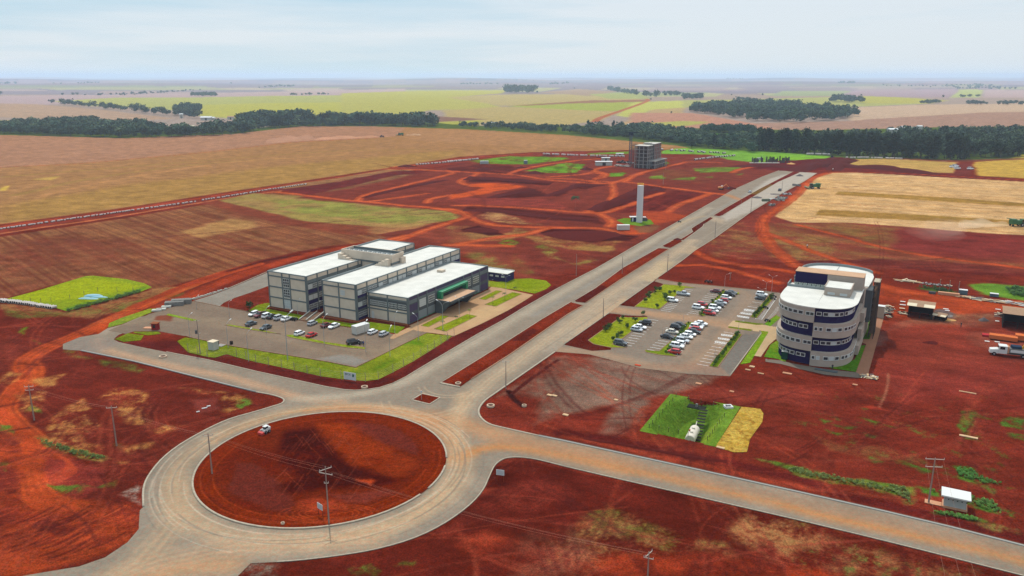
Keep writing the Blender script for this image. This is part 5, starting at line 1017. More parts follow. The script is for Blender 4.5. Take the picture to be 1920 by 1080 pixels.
ts = empty('tank_shed', (*G(1208, 414), 0), 0, 'small dark open shed with white roof right of the water tower', 'hut')
B1('body', DGREY, ts, -1.4, 1.6, -1, 1, 0, 1.5); B1('roof', WHITEP, ts, -1.6, .8, -1.2, 1.2, 2.1, 2.3); x2 = MB(); [x2.box(a, a + .12, -1.1, -1, 0, 2.1) for a in (-1.5, .6)]; x2.build('post', DGREY, ts)
lawn([(1156, 413), (1170, 409), (1195, 410), (1220, 412), (1226, 420), (1200, 424), (1170, 420)], (110, 140, 44), paint=None)
def container(px, py, Lx, Wy, h, rz, label, body, name='shipping_container', doors=True):
    o = empty(name, (*G(px, py), 0), rz, label, 'container'); x = MB(); x.box(-Lx / 2, Lx / 2, -Wy / 2, Wy / 2, .15, h)
    n = int(Lx / .5)
    for k in range(n): a = -Lx / 2 + .2 + k * (Lx - .4) / n; x.box(a, a + .2, -Wy / 2 - .04, Wy / 2 + .04, .3, h - .15)
    x.build('body', body, o); B1('roof', WHITEP, o, -Lx / 2 - .03, Lx / 2 + .03, -Wy / 2 - .06, Wy / 2 + .06, h, h + .08)
    x = MB(); [x.box(a, a + .2, -Wy / 2, Wy / 2, 0, .15) for a in (-Lx / 2, Lx / 2 - .2)]; x.build('skid', DGREY, o)
    if doors: x = MB(); [x.box(Lx / 2, Lx / 2 + .05, a, a + Wy / 2 - .08, .25, h - .1) for a in (-Wy / 2 + .05, .03)]; x.build('door', body, o)
    return o
CW = mat('white_container_paint', alb((232, 226, 214)), .6, .06, 1)
container(1168.5, 431, 6.6, 2.5, 2.7, .02, 'plain white site container in front of the water tower', CW)
container(908, 307.5, 8, 2.6, 2.8, .06, 'long pale grey container left of the far green plot', mat('pale_grey_container', alb((190, 192, 190)), .6))
container(985.5, 307.5, 3.2, 2.6, 3.4, .1, 'small upright grey container on the far green plot', mat('grey_container', alb((132, 142, 146)), .6))
tr = container(676.5, 623.5, 5.4, 2.4, 2.7, RZ + .03 + math.pi / 2 - .25, 'white box trailer parked below the office beside the lawn', CW, 'box_trailer')
# building under construction
cb = empty('unfinished_building', (0, 0, 0), RZ, 'unfinished six-storey concrete frame building with brick infill and flat slabs', 'building')
def frame_block(u0, u1, v0, v1, fl, h, nu, nv, infill):
    s = MB()
    for k in range(1, fl + 1): s.box(u0 - .4, u1 + .4, v0 - .4, v1 + .4, k * h - .3, k * h)
    s.build('floor_slabs', CONC, cb); s = MB()
    for i in range(nu):
        for j in range(nv):
            if 0 < i < nu - 1 and 0 < j < nv - 1: continue
            u = u0 + (u1 - u0) * i / (nu - 1); v = v0 + (v1 - v0) * j / (nv - 1)
            s = MB(); s.box(u - .3, u + .3, v - .3, v + .3, 0, fl * h - .02); s.build('column', CONC, cb)
    s = MB()
    if infill:
        for k in range(0, fl):
            for j in range(nv - 1):
                v = v0 + (v1 - v0) * j / (nv - 1); d = (v1 - v0) / (nv - 1)
                s.box(u1 - .15, u1 + .1, v + .3, v + d * .62, k * h, (k + 1) * h - .3)
        s.build('brick_infill', mat('red_brick_infill', alb((168, 104, 84)), .9, .1, 1), cb)
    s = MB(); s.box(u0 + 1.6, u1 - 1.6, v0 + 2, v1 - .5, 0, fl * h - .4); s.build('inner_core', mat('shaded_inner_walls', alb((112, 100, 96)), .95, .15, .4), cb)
frame_block(-245.5, -233.6, 688, 701, 6, 3.28, 4, 4, False); frame_block(-243, -232.6, 703, 721, 6, 3.42, 3, 5, True)
frame_block(-232.0, -226.8, 689, 722, 2, 3.3, 2, 7, False)
x = MB(); x.box(-245.9, -233.2, 687.6, 701.4, 19.7, 19.95); x.box(-243.3, -232.4, 702.7, 721.3, 20.55, 20.75); x.box(-242, -236, 701, 706, 20.76, 21.6); x.build('roof_slab', mat('fresh_pale_concrete', alb((226, 220, 208)), .9), cb)
x = MB(); sc2 = empty('site_scaffold', (*UV(-248.5, 694), 0), RZ, 'brown scaffold along the left side of the unfinished building', 'scaffold')
for b in np.arange(-6, 6.1, 2.4):
    for a in (-.8, .8): x.tube([(a, b, 0), (a, b, 21.5)], .12, 4)
x.build('standards', mat('dark_scaffold_steel', alb((92, 84, 80)), .7), sc2); x = MB()
for z in np.arange(3.2, 21, 3.28): x.box(-1, 1.6, -6.2, 6.2, z, z + .15)
x.build('decks', mat('brown_scaffold_boards', alb((112, 88, 74)), .9), sc2)
cr_ = empty('construction_hoist', (*UV(-259, 713), 0), RZ, 'tall blue-grey lattice hoist mast left of the unfinished building', 'crane'); x = MB()
for a in (-.9, .9):
    for b in (-.9, .9): x.bar((a, b, 0), (a, b, 27), .28)
for k in range(15):
    z = k * 1.8; x.bar((-.9, -.9, z), (.9, -.9, z + 1.8), .18); x.bar((.9, -.9, z), (.9, .9, z + 1.8), .18); x.bar((-.9, .9, z), (-.9, -.9, z + 1.8), .18); x.bar((-.9, -.9, z), (.9, -.9, z), .18)
x.build('mast', mat('blue_grey_steel', alb((98, 110, 128)), .6), cr_); x = MB(); x.box(-1.6, 1.6, -1.6, 1.6, 27, 29.2); x.bar((-6, 0, 29.5), (8, 0, 29.5), .5); x.build('head', mat('dark_blue_steel', alb((50, 62, 78)), .6), cr_)
# ================================================================== VEHICLES
TYRE = mat('black_rubber', (.015, .015, .016), .85); RIM = mat('grey_wheel_rim', (.35, .35, .36), .4, metal=.6)
CGLASS = mat('car_glass', (.012, .014, .016), .1, spec=.6); LAMP = mat('headlight_lens', (.75, .75, .72), .2); TAIL = mat('tail_light_red', (.35, .01, .01), .3)
PAINT = dict(white=mat('white_car_paint', (.78, .78, .77), .25, spec=.6), silver=mat('silver_car_paint', (.48, .50, .52), .3, metal=.3), red=mat('red_car_paint', (.42, .012, .012), .25, spec=.6), darkred=mat('dark_red_car_paint', (.12, .012, .014), .3, spec=.6),
             black=mat('black_car_paint', (.012, .012, .014), .2, spec=.6), grey=mat('dark_grey_car_paint', (.06, .068, .075), .25, spec=.6), beige=mat('beige_car_paint', (.55, .5, .42), .3))
def loft(secs, m=None):
    """secs: list of rings (equal length) -> closed solid"""
    m = m or MB(); n = len(secs[0]); b = len(m.v)
    for s in secs: m.v += [tuple(p) for p in s]
    f = [(b + i * n + k, b + i * n + (k + 1) % n, b + (i + 1) * n + (k + 1) % n, b + (i + 1) * n + k) for i in range(len(secs) - 1) for k in range(n)]
    f += [tuple(b + k for k in range(n))[::-1], tuple(b + (len(secs) - 1) * n + k for k in range(n))]
    m.f += f; m.m += [0] * len(f); return m
CARS = {}
def car_proto(kind):
    hull = dict(hatch=[(-1.95, .5, .78, .74), (-1.88, .32, .95, .82), (-1.3, .26, .98, .87), (0, .26, .95, .88), (.9, .26, .92, .87), (1.6, .3, .84, .82), (1.95, .4, .68, .7)],
                sedan=[(-2.2, .5, .8, .74), (-2.1, .34, .96, .82), (-1.4, .26, .97, .87), (0, .26, .93, .88), (1.0, .26, .92, .87), (1.8, .3, .84, .82), (2.2, .4, .66, .7)],
                suv=[(-2.15, .55, .9, .78), (-2.08, .4, 1.08, .86), (-1.3, .32, 1.12, .92), (0, .32, 1.08, .93), (1.0, .32, 1.05, .92), (1.8, .36, .98, .86), (2.15, .45, .8, .74)],
                pickup=[(-2.55, .55, .95, .84), (-2.5, .42, 1.02, .9), (-1.2, .36, 1.03, .93), (0, .36, 1.08, .93), (1.2, .36, 1.05, .92), (2.1, .4, .98, .86), (2.5, .48, .82, .76)])[kind]
    cab = dict(hatch=(-1.85, -1.5, .45, 1.15, 1.47), sedan=(-1.65, -1.05, .4, 1.15, 1.45), suv=(-2.0, -1.7, .45, 1.1, 1.72), pickup=(-.55, -.3, .75, 1.35, 1.75))[kind]
    r = empty('parked_car'); bm_ = loft([[(x, -w * .86, zb), (x, -w, zb + .16), (x, -w, zt - .12), (x, -w * .9, zt), (x, w * .9, zt), (x, w, zt - .12), (x, w, zb + .16), (x, w * .86, zb)] for x, zb, zt, w in hull])
    x0, x1, x2, x3, zr = cab; zb = .9 if kind in ('hatch', 'sedan') else 1.02
    body = bm_.build('body', PAINT['white'], r)
    body.material_slots[0].link = 'OBJECT'
    g = loft([[(x0, -.76, zb), (x0, .76, zb), (x0 + .02, .76, zb + .03), (x0 + .02, -.76, zb + .03)], [(x1, -.8, zb), (x1, .8, zb), (x1, .64, zr - .03), (x1, -.64, zr - .03)],
              [(x2, -.8, zb), (x2, .8, zb), (x2, .64, zr - .03), (x2, -.64, zr - .03)], [(x3, -.74, zb - .02), (x3, .74, zb - .02), (x3 - .02, .72, zb + .02), (x3 - .02, -.72, zb + .02)]])
    g.build('windows', CGLASS, r)
    p = MB(); p.prism([(x1 - .05, -.6), (x2 + .02, -.6), (x2 + .1, -.45), (x2 + .1, .45), (x2 + .02, .6), (x1 - .05, .6)], zr - .04, zr + .02)
    for s in (-1, 1):
        for xx in ((x1 + x2) / 2,): p.bar((xx, s * .82, zb - .02), (xx, s * .66, zr - .02), .09)
        p.bar((x2, s * .8, zb), (x2 + .05, s * .63, zr - .02), .07); p.bar((x1, s * .8, zb), (x1, s * .63, zr - .02), .08)
    o = p.build('roof', PAINT['white'], r); o.material_slots[0].link = 'OBJECT'
    if kind == 'pickup':
        p = MB(); p.box(-2.4, -.75, -.72, .72, 1.035, 1.09); p.build('cargo_bed', mat('black_bed_liner', (.02, .02, .02), .8), r)
        p = MB(); p.box(-2.5, -.7, .74, .84, 1.02, 1.2); p.box(-2.5, -.7, -.84, -.74, 1.02, 1.2); p.box(-2.5, -2.4, -.74, .74, 1.02, 1.2); o = p.build('bed_rails', PAINT['white'], r); o.material_slots[0].link = 'OBJECT'
    wx = 1.28 if kind == 'hatch' else 1.38 if kind != 'pickup' else 1.6; rr = .32 if kind in ('hatch', 'sedan') else .38
    wm = MB(); wm.tube([(0, -.11, 0), (0, .11, 0)], rr, 12); first = None
    rm = MB(); rm.tube([(0, -.125, 0), (0, .125, 0)], rr * .6, 8)
    for sx in (-1, 1):
        for sy in (-1, 1):
            if first is None: first = wm.build('wheel', TYRE, r); rim = rm.build('rim', RIM, first); w_ = first
            else: w_ = first.copy(); COL.objects.link(w_); q = rim.copy(); COL.objects.link(q); q.parent = w_
            w_.location = (sx * wx, sy * .8, rr)
    h = MB(); h.box(-.06, .06, -.14, .14, -.07, .07); hl = h.build('headlight', LAMP, r); hl.location = (hull[-2][0] + .22, .56, .68 if rr < .35 else .82); q = hl.copy(); COL.objects.link(q); q.location.y = -.56
    h = MB(); h.box(-.04, .04, -.1, .1, -.09, .09); tl = h.build('tail_light', TAIL, r); tl.location = (hull[0][0] - .0, .62, hull[0][2] - .02); q = tl.copy(); COL.objects.link(q); q.location.y = -.62
    return r
for k_ in ('hatch', 'sedan', 'suv', 'pickup'): CARS[k_] = [car_proto(k_), False]
def car(kind, colour, px, py, rz, label, group, sc=1.0, name=None):
    pr = CARS[kind]; src = pr[0]; o = copy_tree(src) if pr[1] else src; pr[1] = True
    o.name = 'parked_car'; x, y = G(px, py); o.location = (x, y, .02); o.rotation_euler = (0, 0, rz); o.scale = (sc, sc, sc); o['label'] = label; o['category'] = 'car'
    if group: o['group'] = group
    elif 'group' in o: del o['group']
    for ch in o.children:
        if ch.name.split('.')[0] in ('body', 'roof', 'bed_rails'): ch.material_slots[0].link = 'OBJECT'; ch.material_slots[0].material = PAINT[colour]
    return o
AV = math.atan2(NV[1], NV[0]); AE = math.atan2(EV[1], EV[0])
ORD = ['first', 'second', 'third', 'fourth', 'fifth', 'sixth', 'seventh', 'eighth', 'ninth', 'tenth', 'eleventh', 'twelfth']
CN = dict(darkred='dark red', grey='dark grey'); KN = dict(hatch='hatchback', sedan='sedan', suv='tall estate car', pickup='pickup')
def row(k, lst, rowname, group, rz):
    for i, (kind, colour, x, y, flip) in enumerate(lst):
        px, py = c(k, (x, y))[0]
        where = ORD[i] + ' from far end, ' + rowname
        car(kind, colour, px, py, rz + (math.pi if flip else 0) + random.uniform(-.03, .03), '%s %s, %s' % (CN.get(colour, colour), KN[kind], where), group)
G2 = 'cars parked in the car park before the round office'
row('L', [('pickup', 'silver', 905, 332, 0), ('suv', 'white', 812, 386, 0)], 'beside far lawn of right car park', G2, AV)
row('L', [('sedan', 'darkred', 1178, 308, 1), ('hatch', 'red', 1065, 420, 0), ('suv', 'white', 1030, 448, 0)], 'left of the far middle planted strip', G2, AV)
row('L', [('sedan', 'grey', 1310, 320, 0), ('suv', 'black', 1296, 336, 0), ('hatch', 'white', 1266, 362, 0), ('hatch', 'red', 1240, 389, 1), ('sedan', 'silver', 1220, 405, 0), ('sedan', 'grey', 1196, 430, 1), ('suv', 'white', 1170, 450, 0), ('hatch', 'white', 1154, 474, 0), ('suv', 'red', 1126, 496, 0)], 'right of far middle planted strip', G2, AV)
row('L', [('suv', 'white', 1566, 338, 0), ('hatch', 'grey', 1553, 368, 1)], 'in top bays nearest round office', G2, AV)
row('L', [('suv', 'black', 582, 578, 1), ('sedan', 'white', 538, 613, 0), ('hatch', 'silver', 510, 634, 0), ('suv', 'grey', 375, 750, 0)], 'beside near lawn of right car park', G2, AV)
row('L', [('sedan', 'black', 874, 594, 0), ('suv', 'black', 848, 618, 0), ('sedan', 'beige', 812, 654, 0), ('sedan', 'black', 770, 695, 0)], 'left of near middle planted strip', G2, AV)
row('L', [('sedan', 'white', 1052, 583, 0), ('hatch', 'silver', 1030, 600, 0), ('suv', 'white', 1014, 616, 0), ('hatch', 'red', 998, 630, 1), ('sedan', 'black', 994, 652, 0), ('hatch', 'white', 960, 673, 0), ('sedan', 'white', 926, 694, 0), ('suv', 'silver', 895, 730, 0), ('hatch', 'white', 868, 752, 1), ('suv', 'white', 852, 775, 0), ('hatch', 'red', 828, 822, 1)], 'right of near middle planted strip', G2, AV)
G1 = 'cars parked before the office complex'
for kd, cl, x, y, fl, lb in [('hatch', 'white', -14, 567, 1, 'white hatchback at the far left end of the row before the left office wing'), ('pickup', 'darkred', 27, 574, 1, 'dark red pickup, second in the row before the left office wing'), ('suv', 'white', 71, 580, 0, 'white tall estate car between the dark red pickup and a black car'),
                             ('sedan', 'black', 105, 584, 0, 'black sedan between two pale cars before the left office wing'), ('suv', 'silver', 144, 592, 0, 'silver tall estate car just left of the last white car by the motorcycles'), ('sedan', 'white', 190, 598, 0, 'white sedan next to the parked motorcycles below the left wing'),
                             ('hatch', 'silver', 350, 625, 0, 'silver hatchback standing just right of the stair rails'), ('sedan', 'darkred', 437, 637, 0, 'dark red sedan beside a white sedan below the middle wing'), ('sedan', 'white', 484, 643, 1, 'white sedan right of the dark red sedan below the middle wing'),
                             ('hatch', 'white', 724, 680, 0, 'white hatchback just right of the box trailer'), ('hatch', 'silver', 793, 692, 0, 'silver hatchback nearest the curved kerb end by the forecourt'), ('sedan', 'grey', -30, 628, 0, 'dark sedan on the left grass divider of the car park'), ('sedan', 'grey', 61, 652, 1, 'dark grey sedan at the tip of the left grass divider'),
                             ('hatch', 'white', 270, 688, 0, 'white hatchback next to the red car on the grass divider'), ('sedan', 'red', 346, 699, 0, 'bright red sedan parked on the grass divider of the left car park'), ('suv', 'black', 604, 745, 0, 'black car at the right tip of the long grass divider')]:
    px, py = c('K', (x, y))[0]; car(kd, cl, px, py, (AE if x != 604 else AE - .5) + (math.pi if fl else 0) + random.uniform(-.04, .04), lb, G1)
car('sedan', 'silver', 1406, 361, AE, 'pale sedan driving on the far end of the left carriageway', None, 1.05)
car('suv', 'grey', 1462, 358, AE, 'dark car stopped at the right edge of the far unfinished carriageway', None, 1.05)
# motorcycles
mc = empty('motorcycle', (0, 0, 0), 0, 'black motorcycle', 'motorcycle'); x = MB()
for a in (-.65, .65): w1 = MB(); w1.tube([(0, -.06, 0), (0, .06, 0)], .31, 12); w1 = w1.build('wheel', TYRE, mc); w1.location = (a, 0, .31)
x = MB(); x.bar((-.6, 0, .6), (.3, 0, .75), .22, .3); x.bar((.3, 0, .75), (.65, 0, .35), .1); x.bar((-.2, 0, .35), (.2, 0, .4), .3, .3); x.build('body', PAINT['grey'], mc)
x = MB(); x.bar((.35, -.32, 1.0), (.35, .32, 1.0), .06); x.bar((.35, 0, 1.0), (.62, 0, .4), .08); x.build('handlebar', RIM, mc); B1('seat', TYRE, mc, -.7, .05, -.14, .14, .76, .86)
mps = [(*c('K', (226, 596))[0], 'dark motorcycle, left one of three parked beside the stair lawn'), (*c('K', (238, 598))[0], 'motorcycle with pale fairing, middle of three beside the stair lawn'), (*c('K', (249, 600))[0], 'dark motorcycle, right one of three parked beside the stair lawn'),
       (*c('K', (655, 748))[0], 'dark motorcycle standing beyond the tip of the grass divider'), (*c('L', (1600, 445))[0], 'motorcycle with pale tank alone in the right-hand two-wheel bay'), (*c('L', (1615, 555))[0], 'dark motorcycle at the near end of the right-hand two-wheel bay'), (*c('L', (1660, 370))[0], 'dark motorcycle at the far end of the right-hand two-wheel bay'), (*c('L', (1668, 350))[0], 'dark motorcycle behind another one at the top of the two-wheel bay'),
       (1274, 417, 'motorcycle with rider beside the left edge of the far avenue'), (*c('L', (1105, 225))[0], 'dark motorcycle on the far dirt verge above the right car park'), (*c('L', (1130, 228))[0], 'dark motorcycle, right one of two on the far dirt verge')]
for i, (px, py, lb) in enumerate(mps):
    o = mc if i == 0 else copy_tree(mc); o.location = (*G(px, py), .03); o.rotation_euler = (0, 0, AE + random.uniform(-.3, .3) if i < 4 else AV + random.uniform(-.2, .2)); o.scale = (1.1,) * 3; o['label'] = lb
# parking bay lines
def bay_lines(name, segs, wd=.14, h=.02, m_=None):
    x = MB()
    for p_, q_ in segs: x.bar((*G(*p_), h), (*G(*q_), h), wd, .012)
    return prop(x.build(name, m_ or mat('white_road_paint', (.62, .62, .6), .8, .2, 2.0)), kind='structure')
def comb(k, a0, a1, b0, b1, n, skip=()):
    """n lines between rail a (start ends) and rail b (other ends)"""
    out = []
    for i in range(n):
        if i in skip: continue
        t = i / (n - 1); out.append((c(k, (a0[0] + (a1[0] - a0[0]) * t, a0[1] + (a1[1] - a0[1]) * t))[0], c(k, (b0[0] + (b1[0] - b0[0]) * t, b0[1] + (b1[1] - b0[1]) * t))[0]))
    return out
S_ = comb('L', (908, 278), (716, 458), (985, 288), (800, 470), 15) + comb('L', (600, 532), (385, 745), (695, 545), (475, 760), 12) + comb('L', (1135, 290), (945, 478), (1222, 302), (1035, 492), 14) + comb('L', (1250, 320), (1105, 490), (1340, 330), (1195, 505), 10) \
    + comb('L', (845, 575), (603, 788), (930, 588), (700, 805), 12) + comb('L', (985, 560), (780, 780), (1090, 575), (900, 800), 12) + comb('L', (1540, 330), (1470, 405), (1620, 342), (1555, 418), 5) + comb('L', (1470, 405), (1355, 505), (1555, 418), (1465, 520), 6) + comb('L', (1245, 640), (1020, 910), (1335, 655), (1125, 930), 12)
bay_lines('parking_bay_line', S_)
HT = []
for (a0, a1, b0, b1, n) in (((1418, 452), (1362, 505), (1510, 464), (1462, 520), 3), ((1225, 662), (1172, 722), (1325, 675), (1280, 740), 3)):
    for i in range(n):
        t = i / (n - 1); A_ = np.array(a0) * (1 - t) + np.array(a1) * t; B_ = np.array(b0) * (1 - t) + np.array(b1) * t
        for j in range(7): s = j / 7; P_ = A_ * (1 - s) + B_ * s; HT.append((c('L', tuple(P_ + [0, -3]))[0], c('L', tuple(P_ + [10, 8]))[0]))
        HT.append((c('L', tuple(A_ + [0, -4]))[0], c('L', tuple(B_ + [0, -4]))[0])); HT.append((c('L', tuple(A_ + [-3, 7]))[0], c('L', tuple(B_ + [-3, 7]))[0]))
bay_lines('hatched_bay_marking', HT, .2)
MT = comb('L', (1650, 350), (1515, 530), (1690, 358), (1568, 535), 26) + comb('L', (1695, 430), (1590, 560), (1720, 440), (1632, 566), 18) + [(c('L', (1690, 358))[0], c('L', (1568, 535))[0]), (c('L', (1650, 350))[0], c('L', (1515, 530))[0])]
bay_lines('motorcycle_bay_marking', MT, .12)
# ================================================================== LAMPS, POLES, WIRES
STEEL = mat('galvanised_steel', alb((190, 192, 190)), .5, metal=.2); LHEAD = mat('white_lamp_head', alb((245, 245, 240)), .4); POLEC = mat('weathered_concrete_pole', alb((168, 150, 138)), .9, .12, 2)
def lamp(arms, H_=9.0):
    r = empty('street_lamp', cat='street lamp'); x = MB(); x.tube([(0, 0, 0), (0, 0, H_ - 1.4)], [.09, .06], 8); x.build('pole', STEEL, r)
    for k in range(arms):
        s = 1 if k == 0 else -1
        x = MB(); x.tube([(0, 0, H_ - 1.5), (s * .25, 0, H_ - .9), (s * .8, 0, H_ - .35), (s * 1.6, 0, H_)], .045, 6); a = x.build('arm', STEEL, r)
        x = MB(); x.add([(s * 1.5, -.12, H_ - .02), (s * 2.3, -.16, H_ + .2), (s * 2.3, .16, H_ + .2), (s * 1.5, .12, H_ - .02), (s * 1.5, -.1, H_ + .08), (s * 2.2, -.12, H_ + .34), (s * 2.2, .12, H_ + .34), (s * 1.5, .1, H_ + .08)], [(0, 1, 2, 3), (4, 5, 6, 7), (0, 1, 5, 4), (1, 2, 6, 5), (2, 3, 7, 6), (3, 0, 4, 7)]); x.build('lamp_head', LHEAD, a)
    return r
LP = {1: lamp(1), 2: lamp(2)}; used_l = {1: 0, 2: 0}
def put_lamp(arms, base, top, rz, label, grp):
    px, py = base; x, y = G(px, py)
    zz = np.arange(2, 14, .1); v = [(540 + F_PX * (-(y * SP + (z - CAM_H) * CP)) / (y * CP - (z - CAM_H) * SP)) for z in zz]; hh = zz[int(np.argmin(abs(np.array(v) - top)))]
    o = LP[arms] if not used_l[arms] else copy_tree(LP[arms]); used_l[arms] = 1
    o.location = (x, y, 0); o.rotation_euler = (0, 0, rz); s = hh / 9.0; o.scale = (max(s, .7), max(s, .7), s); o['label'] = label; o['group'] = grp
gl, gr_, gf = 'street lamps of the left car park', 'street lamps of the right car park', 'double lamps on the forecourt'
def cp(k, x, y): return c(k, (x, y))[0]
for i, (k, bx_, by_, ty, rz, lb) in enumerate([('K', 197, 845, 545, AE, 'tall single lamp on the front lawn before the left office wing'), ('K', 185, 690, 660, AE, 'lamp'), ('K', 424, 748, 572, AE, 'single lamp on the long grass divider between the red car and the stairs'),
        ('K', 832, 822, 645, AE + .3, 'single lamp on the lawn right of the paved turning area'), ('K', 682, 795, 610, AE + .3, 'single lamp by the right tip of the grass divider'), ('K', 66, 675, 522, AE, 'single lamp by the left grass divider tip'), ('K', 1008, 722, 562, AE + 1.5, 'single lamp at the corner of the near wing and forecourt'),
        ('K', 862, 682, 553, AE, 'single lamp on the grass below the near wing'), ('K', 260, 560, 470, AE, 'slim lamp right before the tall stair window of the left wing'), ('K', 385, 560, 485, AE, 'slim lamp between the left and middle wings'),
        ('M', 1425, 612, 440, AE, 'single lamp left of the white cube hut'), ('M', 1712, 690, 490, AE, 'single lamp on the lawn right of the white cube hut'), ('M', 1722, 460, 340, AE, 'single lamp at the red soil patch edge left of the parked row'), ('M', 1866, 790, 560, AE, 'single lamp on the front lawn left part'), ('M', 1475, 400, 302, AE, 'single lamp near the block pallets by the access road')]):
    if lb == 'lamp': continue
    put_lamp(1, cp(k, bx_, by_), cp(k, 0, ty)[1], rz, lb, gl)
for k, bx_, by_, ty, rz, lb in [('K', 1160, 660, 480, AV, 'double lamp on the near planted bed of the forecourt'), ('K', 1262, 580, 455, AV, 'double lamp in front of the entrance canopy'), ('K', 1551, 432, 318, AV, 'double lamp beside the far planted bed of the forecourt'), ('K', 1450, 400, 345, AV, 'double lamp beside the annex end of the forecourt')]:
    put_lamp(2, cp(k, bx_, by_), cp(k, 0, ty)[1], rz, lb, gf)
for k, bx_, by_, ty, rz, lb, n_ in [('L', 1253, 268, 148, AV, 'double lamp at the far edge of the right car park', 1), ('L', 730, 664, 600, AV, 'low lamp in the near left lanes of the right car park', 1), ('L', 1600, 330, 210, AV, 'double lamp by the far planted strip near the round office', 2), ('L', 1560, 370, 272, AV, 'double lamp beside the white and grey cars near the round office', 2),
        ('L', 1650, 300, 165, AV, 'double lamp behind the right bays at the dirt verge', 2), ('L', 905, 548, 488, AV, 'lamp by the cross lane of the right car park', 1), ('L', 1370, 640, 545, AV, 'lamp by the tan footpath of the right car park', 1), ('L', 1170, 850, 765, AV, 'lamp in the near bays beside the long planted strip', 1)]:
    put_lamp(n_, cp(k, bx_, by_), cp(k, 0, ty)[1], rz, lb, gr_)
def hgt(base, top):
    x, y = G(*base); zz = np.arange(1, 40, .05); v = 540 + F_PX * (-(y * SP + (zz - CAM_H) * CP)) / (y * CP - (zz - CAM_H) * SP); return float(zz[int(np.argmin(abs(v - top)))])
def pole(base, top, arms, rz, label, grp='power poles along the avenue', wires=False):
    h = hgt(base, top); x0, y0 = G(*base); r = empty('utility_pole', (x0, y0, 0), rz, label, 'utility pole', grp)
    x = MB(); x.add([(-.13, -.11, 0), (.13, -.11, 0), (.13, .11, 0), (-.13, .11, 0), (-.07, -.06, h), (.07, -.06, h), (.07, .06, h), (-.07, .06, h)], [(0, 1, 2, 3), (4, 5, 6, 7), (0, 1, 5, 4), (1, 2, 6, 5), (2, 3, 7, 6), (3, 0, 4, 7)]); x.build('post', POLEC, r)
    for (z, a, L_) in arms:
        x = MB(); dx, dy = math.cos(a), math.sin(a); x.bar((-dx * L_, -dy * L_, h - z), (dx * L_, dy * L_, h - z), .1, .12); ar = x.build('crossarm', mat('pale_crossarm', alb((214, 204, 190)), .8), r)
        x = MB()
        for s in (-.95, 0, .95): x.tube([(dx * L_ * s, dy * L_ * s, h - z + .08), (dx * L_ * s, dy * L_ * s, h - z + .34)], [.06, .04], 6)
        x.build('insulators', STEEL, ar)
    r['h'] = h; return r
P_isl = pole((617, 983), 874, [(.6, .7, 1.2), (1.5, -.35, 1.4), (3.4, 0, .4)], 0, 'concrete power pole with two crossarms standing on the roundabout island', 'power poles of the foreground line')
P_rb = pole(cp('J', 1131, 538), cp('J', 0, 320)[1], [(.5, .2, .9), (2.0, -.4, .3)], 0, 'power pole on the left edge of the roundabout island', 'power poles of the foreground line')
P_l1 = pole(cp('J', 622, 387), cp('J', 0, 172)[1], [(.5, .2, 1.1)], 0, 'power pole on the dry grass left of the roundabout', 'power poles of the foreground line')
P_l2 = pole(cp('J', 183, 250), cp('J', 0, 62)[1], [(.4, .2, 1.0), (1.3, .2, .9)], 0, 'leftmost power pole beside the winding dirt track', 'power poles of the foreground line')
P_bot = pole((1213, 1110), 1034, [(.4, .9, 1.1), (1.2, -.4, .8)], 0, 'power pole cut by the bottom edge of the view', 'power poles of the foreground line')
P_tr = pole(cp('E', 1256, 660), cp('E', 0, 318)[1], [(.3, 0, 1.0), (4.2, .1, .7)], 0, 'leaning power pole with transformer left of the white cube hut', 'power poles of the foreground line')
x = MB(); x.tube([(-.5, -.1, P_tr['h'] - 4.3), (-.5, -.1, P_tr['h'] - 3.2)], .32, 10); x.build('transformer', DGREY, P_tr)
P_r = pole(cp('I', 742, 691), cp('I', 0, 455)[1], [(0.1, -.1, 1.75), (1.7, -.1, 1.55)], 0, 'tall double-crossarm power pole left of the white-roofed transformer hut', 'power poles of the foreground line')
for (b_, t_, ar, lb) in [((*cp('T', 650, 310),), cp('T', 0, 86)[1], [], 'bare pole on the left verge of the avenue beyond the forecourt'), ((*cp('T', 923, 730),), cp('T', 0, 534)[1], [], 'bare pole at the avenue edge beside the near right verge'),
        ((*cp('T', 1115, 292),), cp('T', 0, 110)[1], [], 'bare pole in the median beyond the first gap'), ((*cp('T', 1572, 272),), cp('T', 0, 84)[1], [(.8, 0, 1.0), (1.6, 0, .8)], 'pole with two crossarms on the right edge of the avenue'),
        ((*cp('U', 1097, 622),), cp('U', 0, 368)[1], [(.3, 0, .9)], 'pole at the near right avenue kerb above the trench'), ((*cp('S', 749, 778),), cp('S', 0, 610)[1], [], 'pole on the right avenue kerb before the wide gap'),
        ((*cp('S', 1108, 525),), cp('S', 0, 368)[1], [], 'pole on the right avenue kerb below the pale field corner'), ((*cp('S', 1418, 300),), cp('S', 0, 208)[1], [], 'farthest pole on the right avenue edge'), ((*cp('C', 860, 635),), cp('C', 0, 500)[1], [], 'pole in the works area left of the avenue'),
        ((*cp('C', 888, 470),), cp('C', 0, 400)[1], [], 'pole right of the unfinished building'), ((*cp('S', 1015, 430),), cp('S', 0, 395)[1], [], 'short pale post in the far median'), ((*cp('L', 1300, 205),), cp('L', 0, 140)[1], [(.2, 0, .4)], 'short pole with box on the dirt verge above the right car park')]:
    pole(b_, t_, ar, 0, lb)
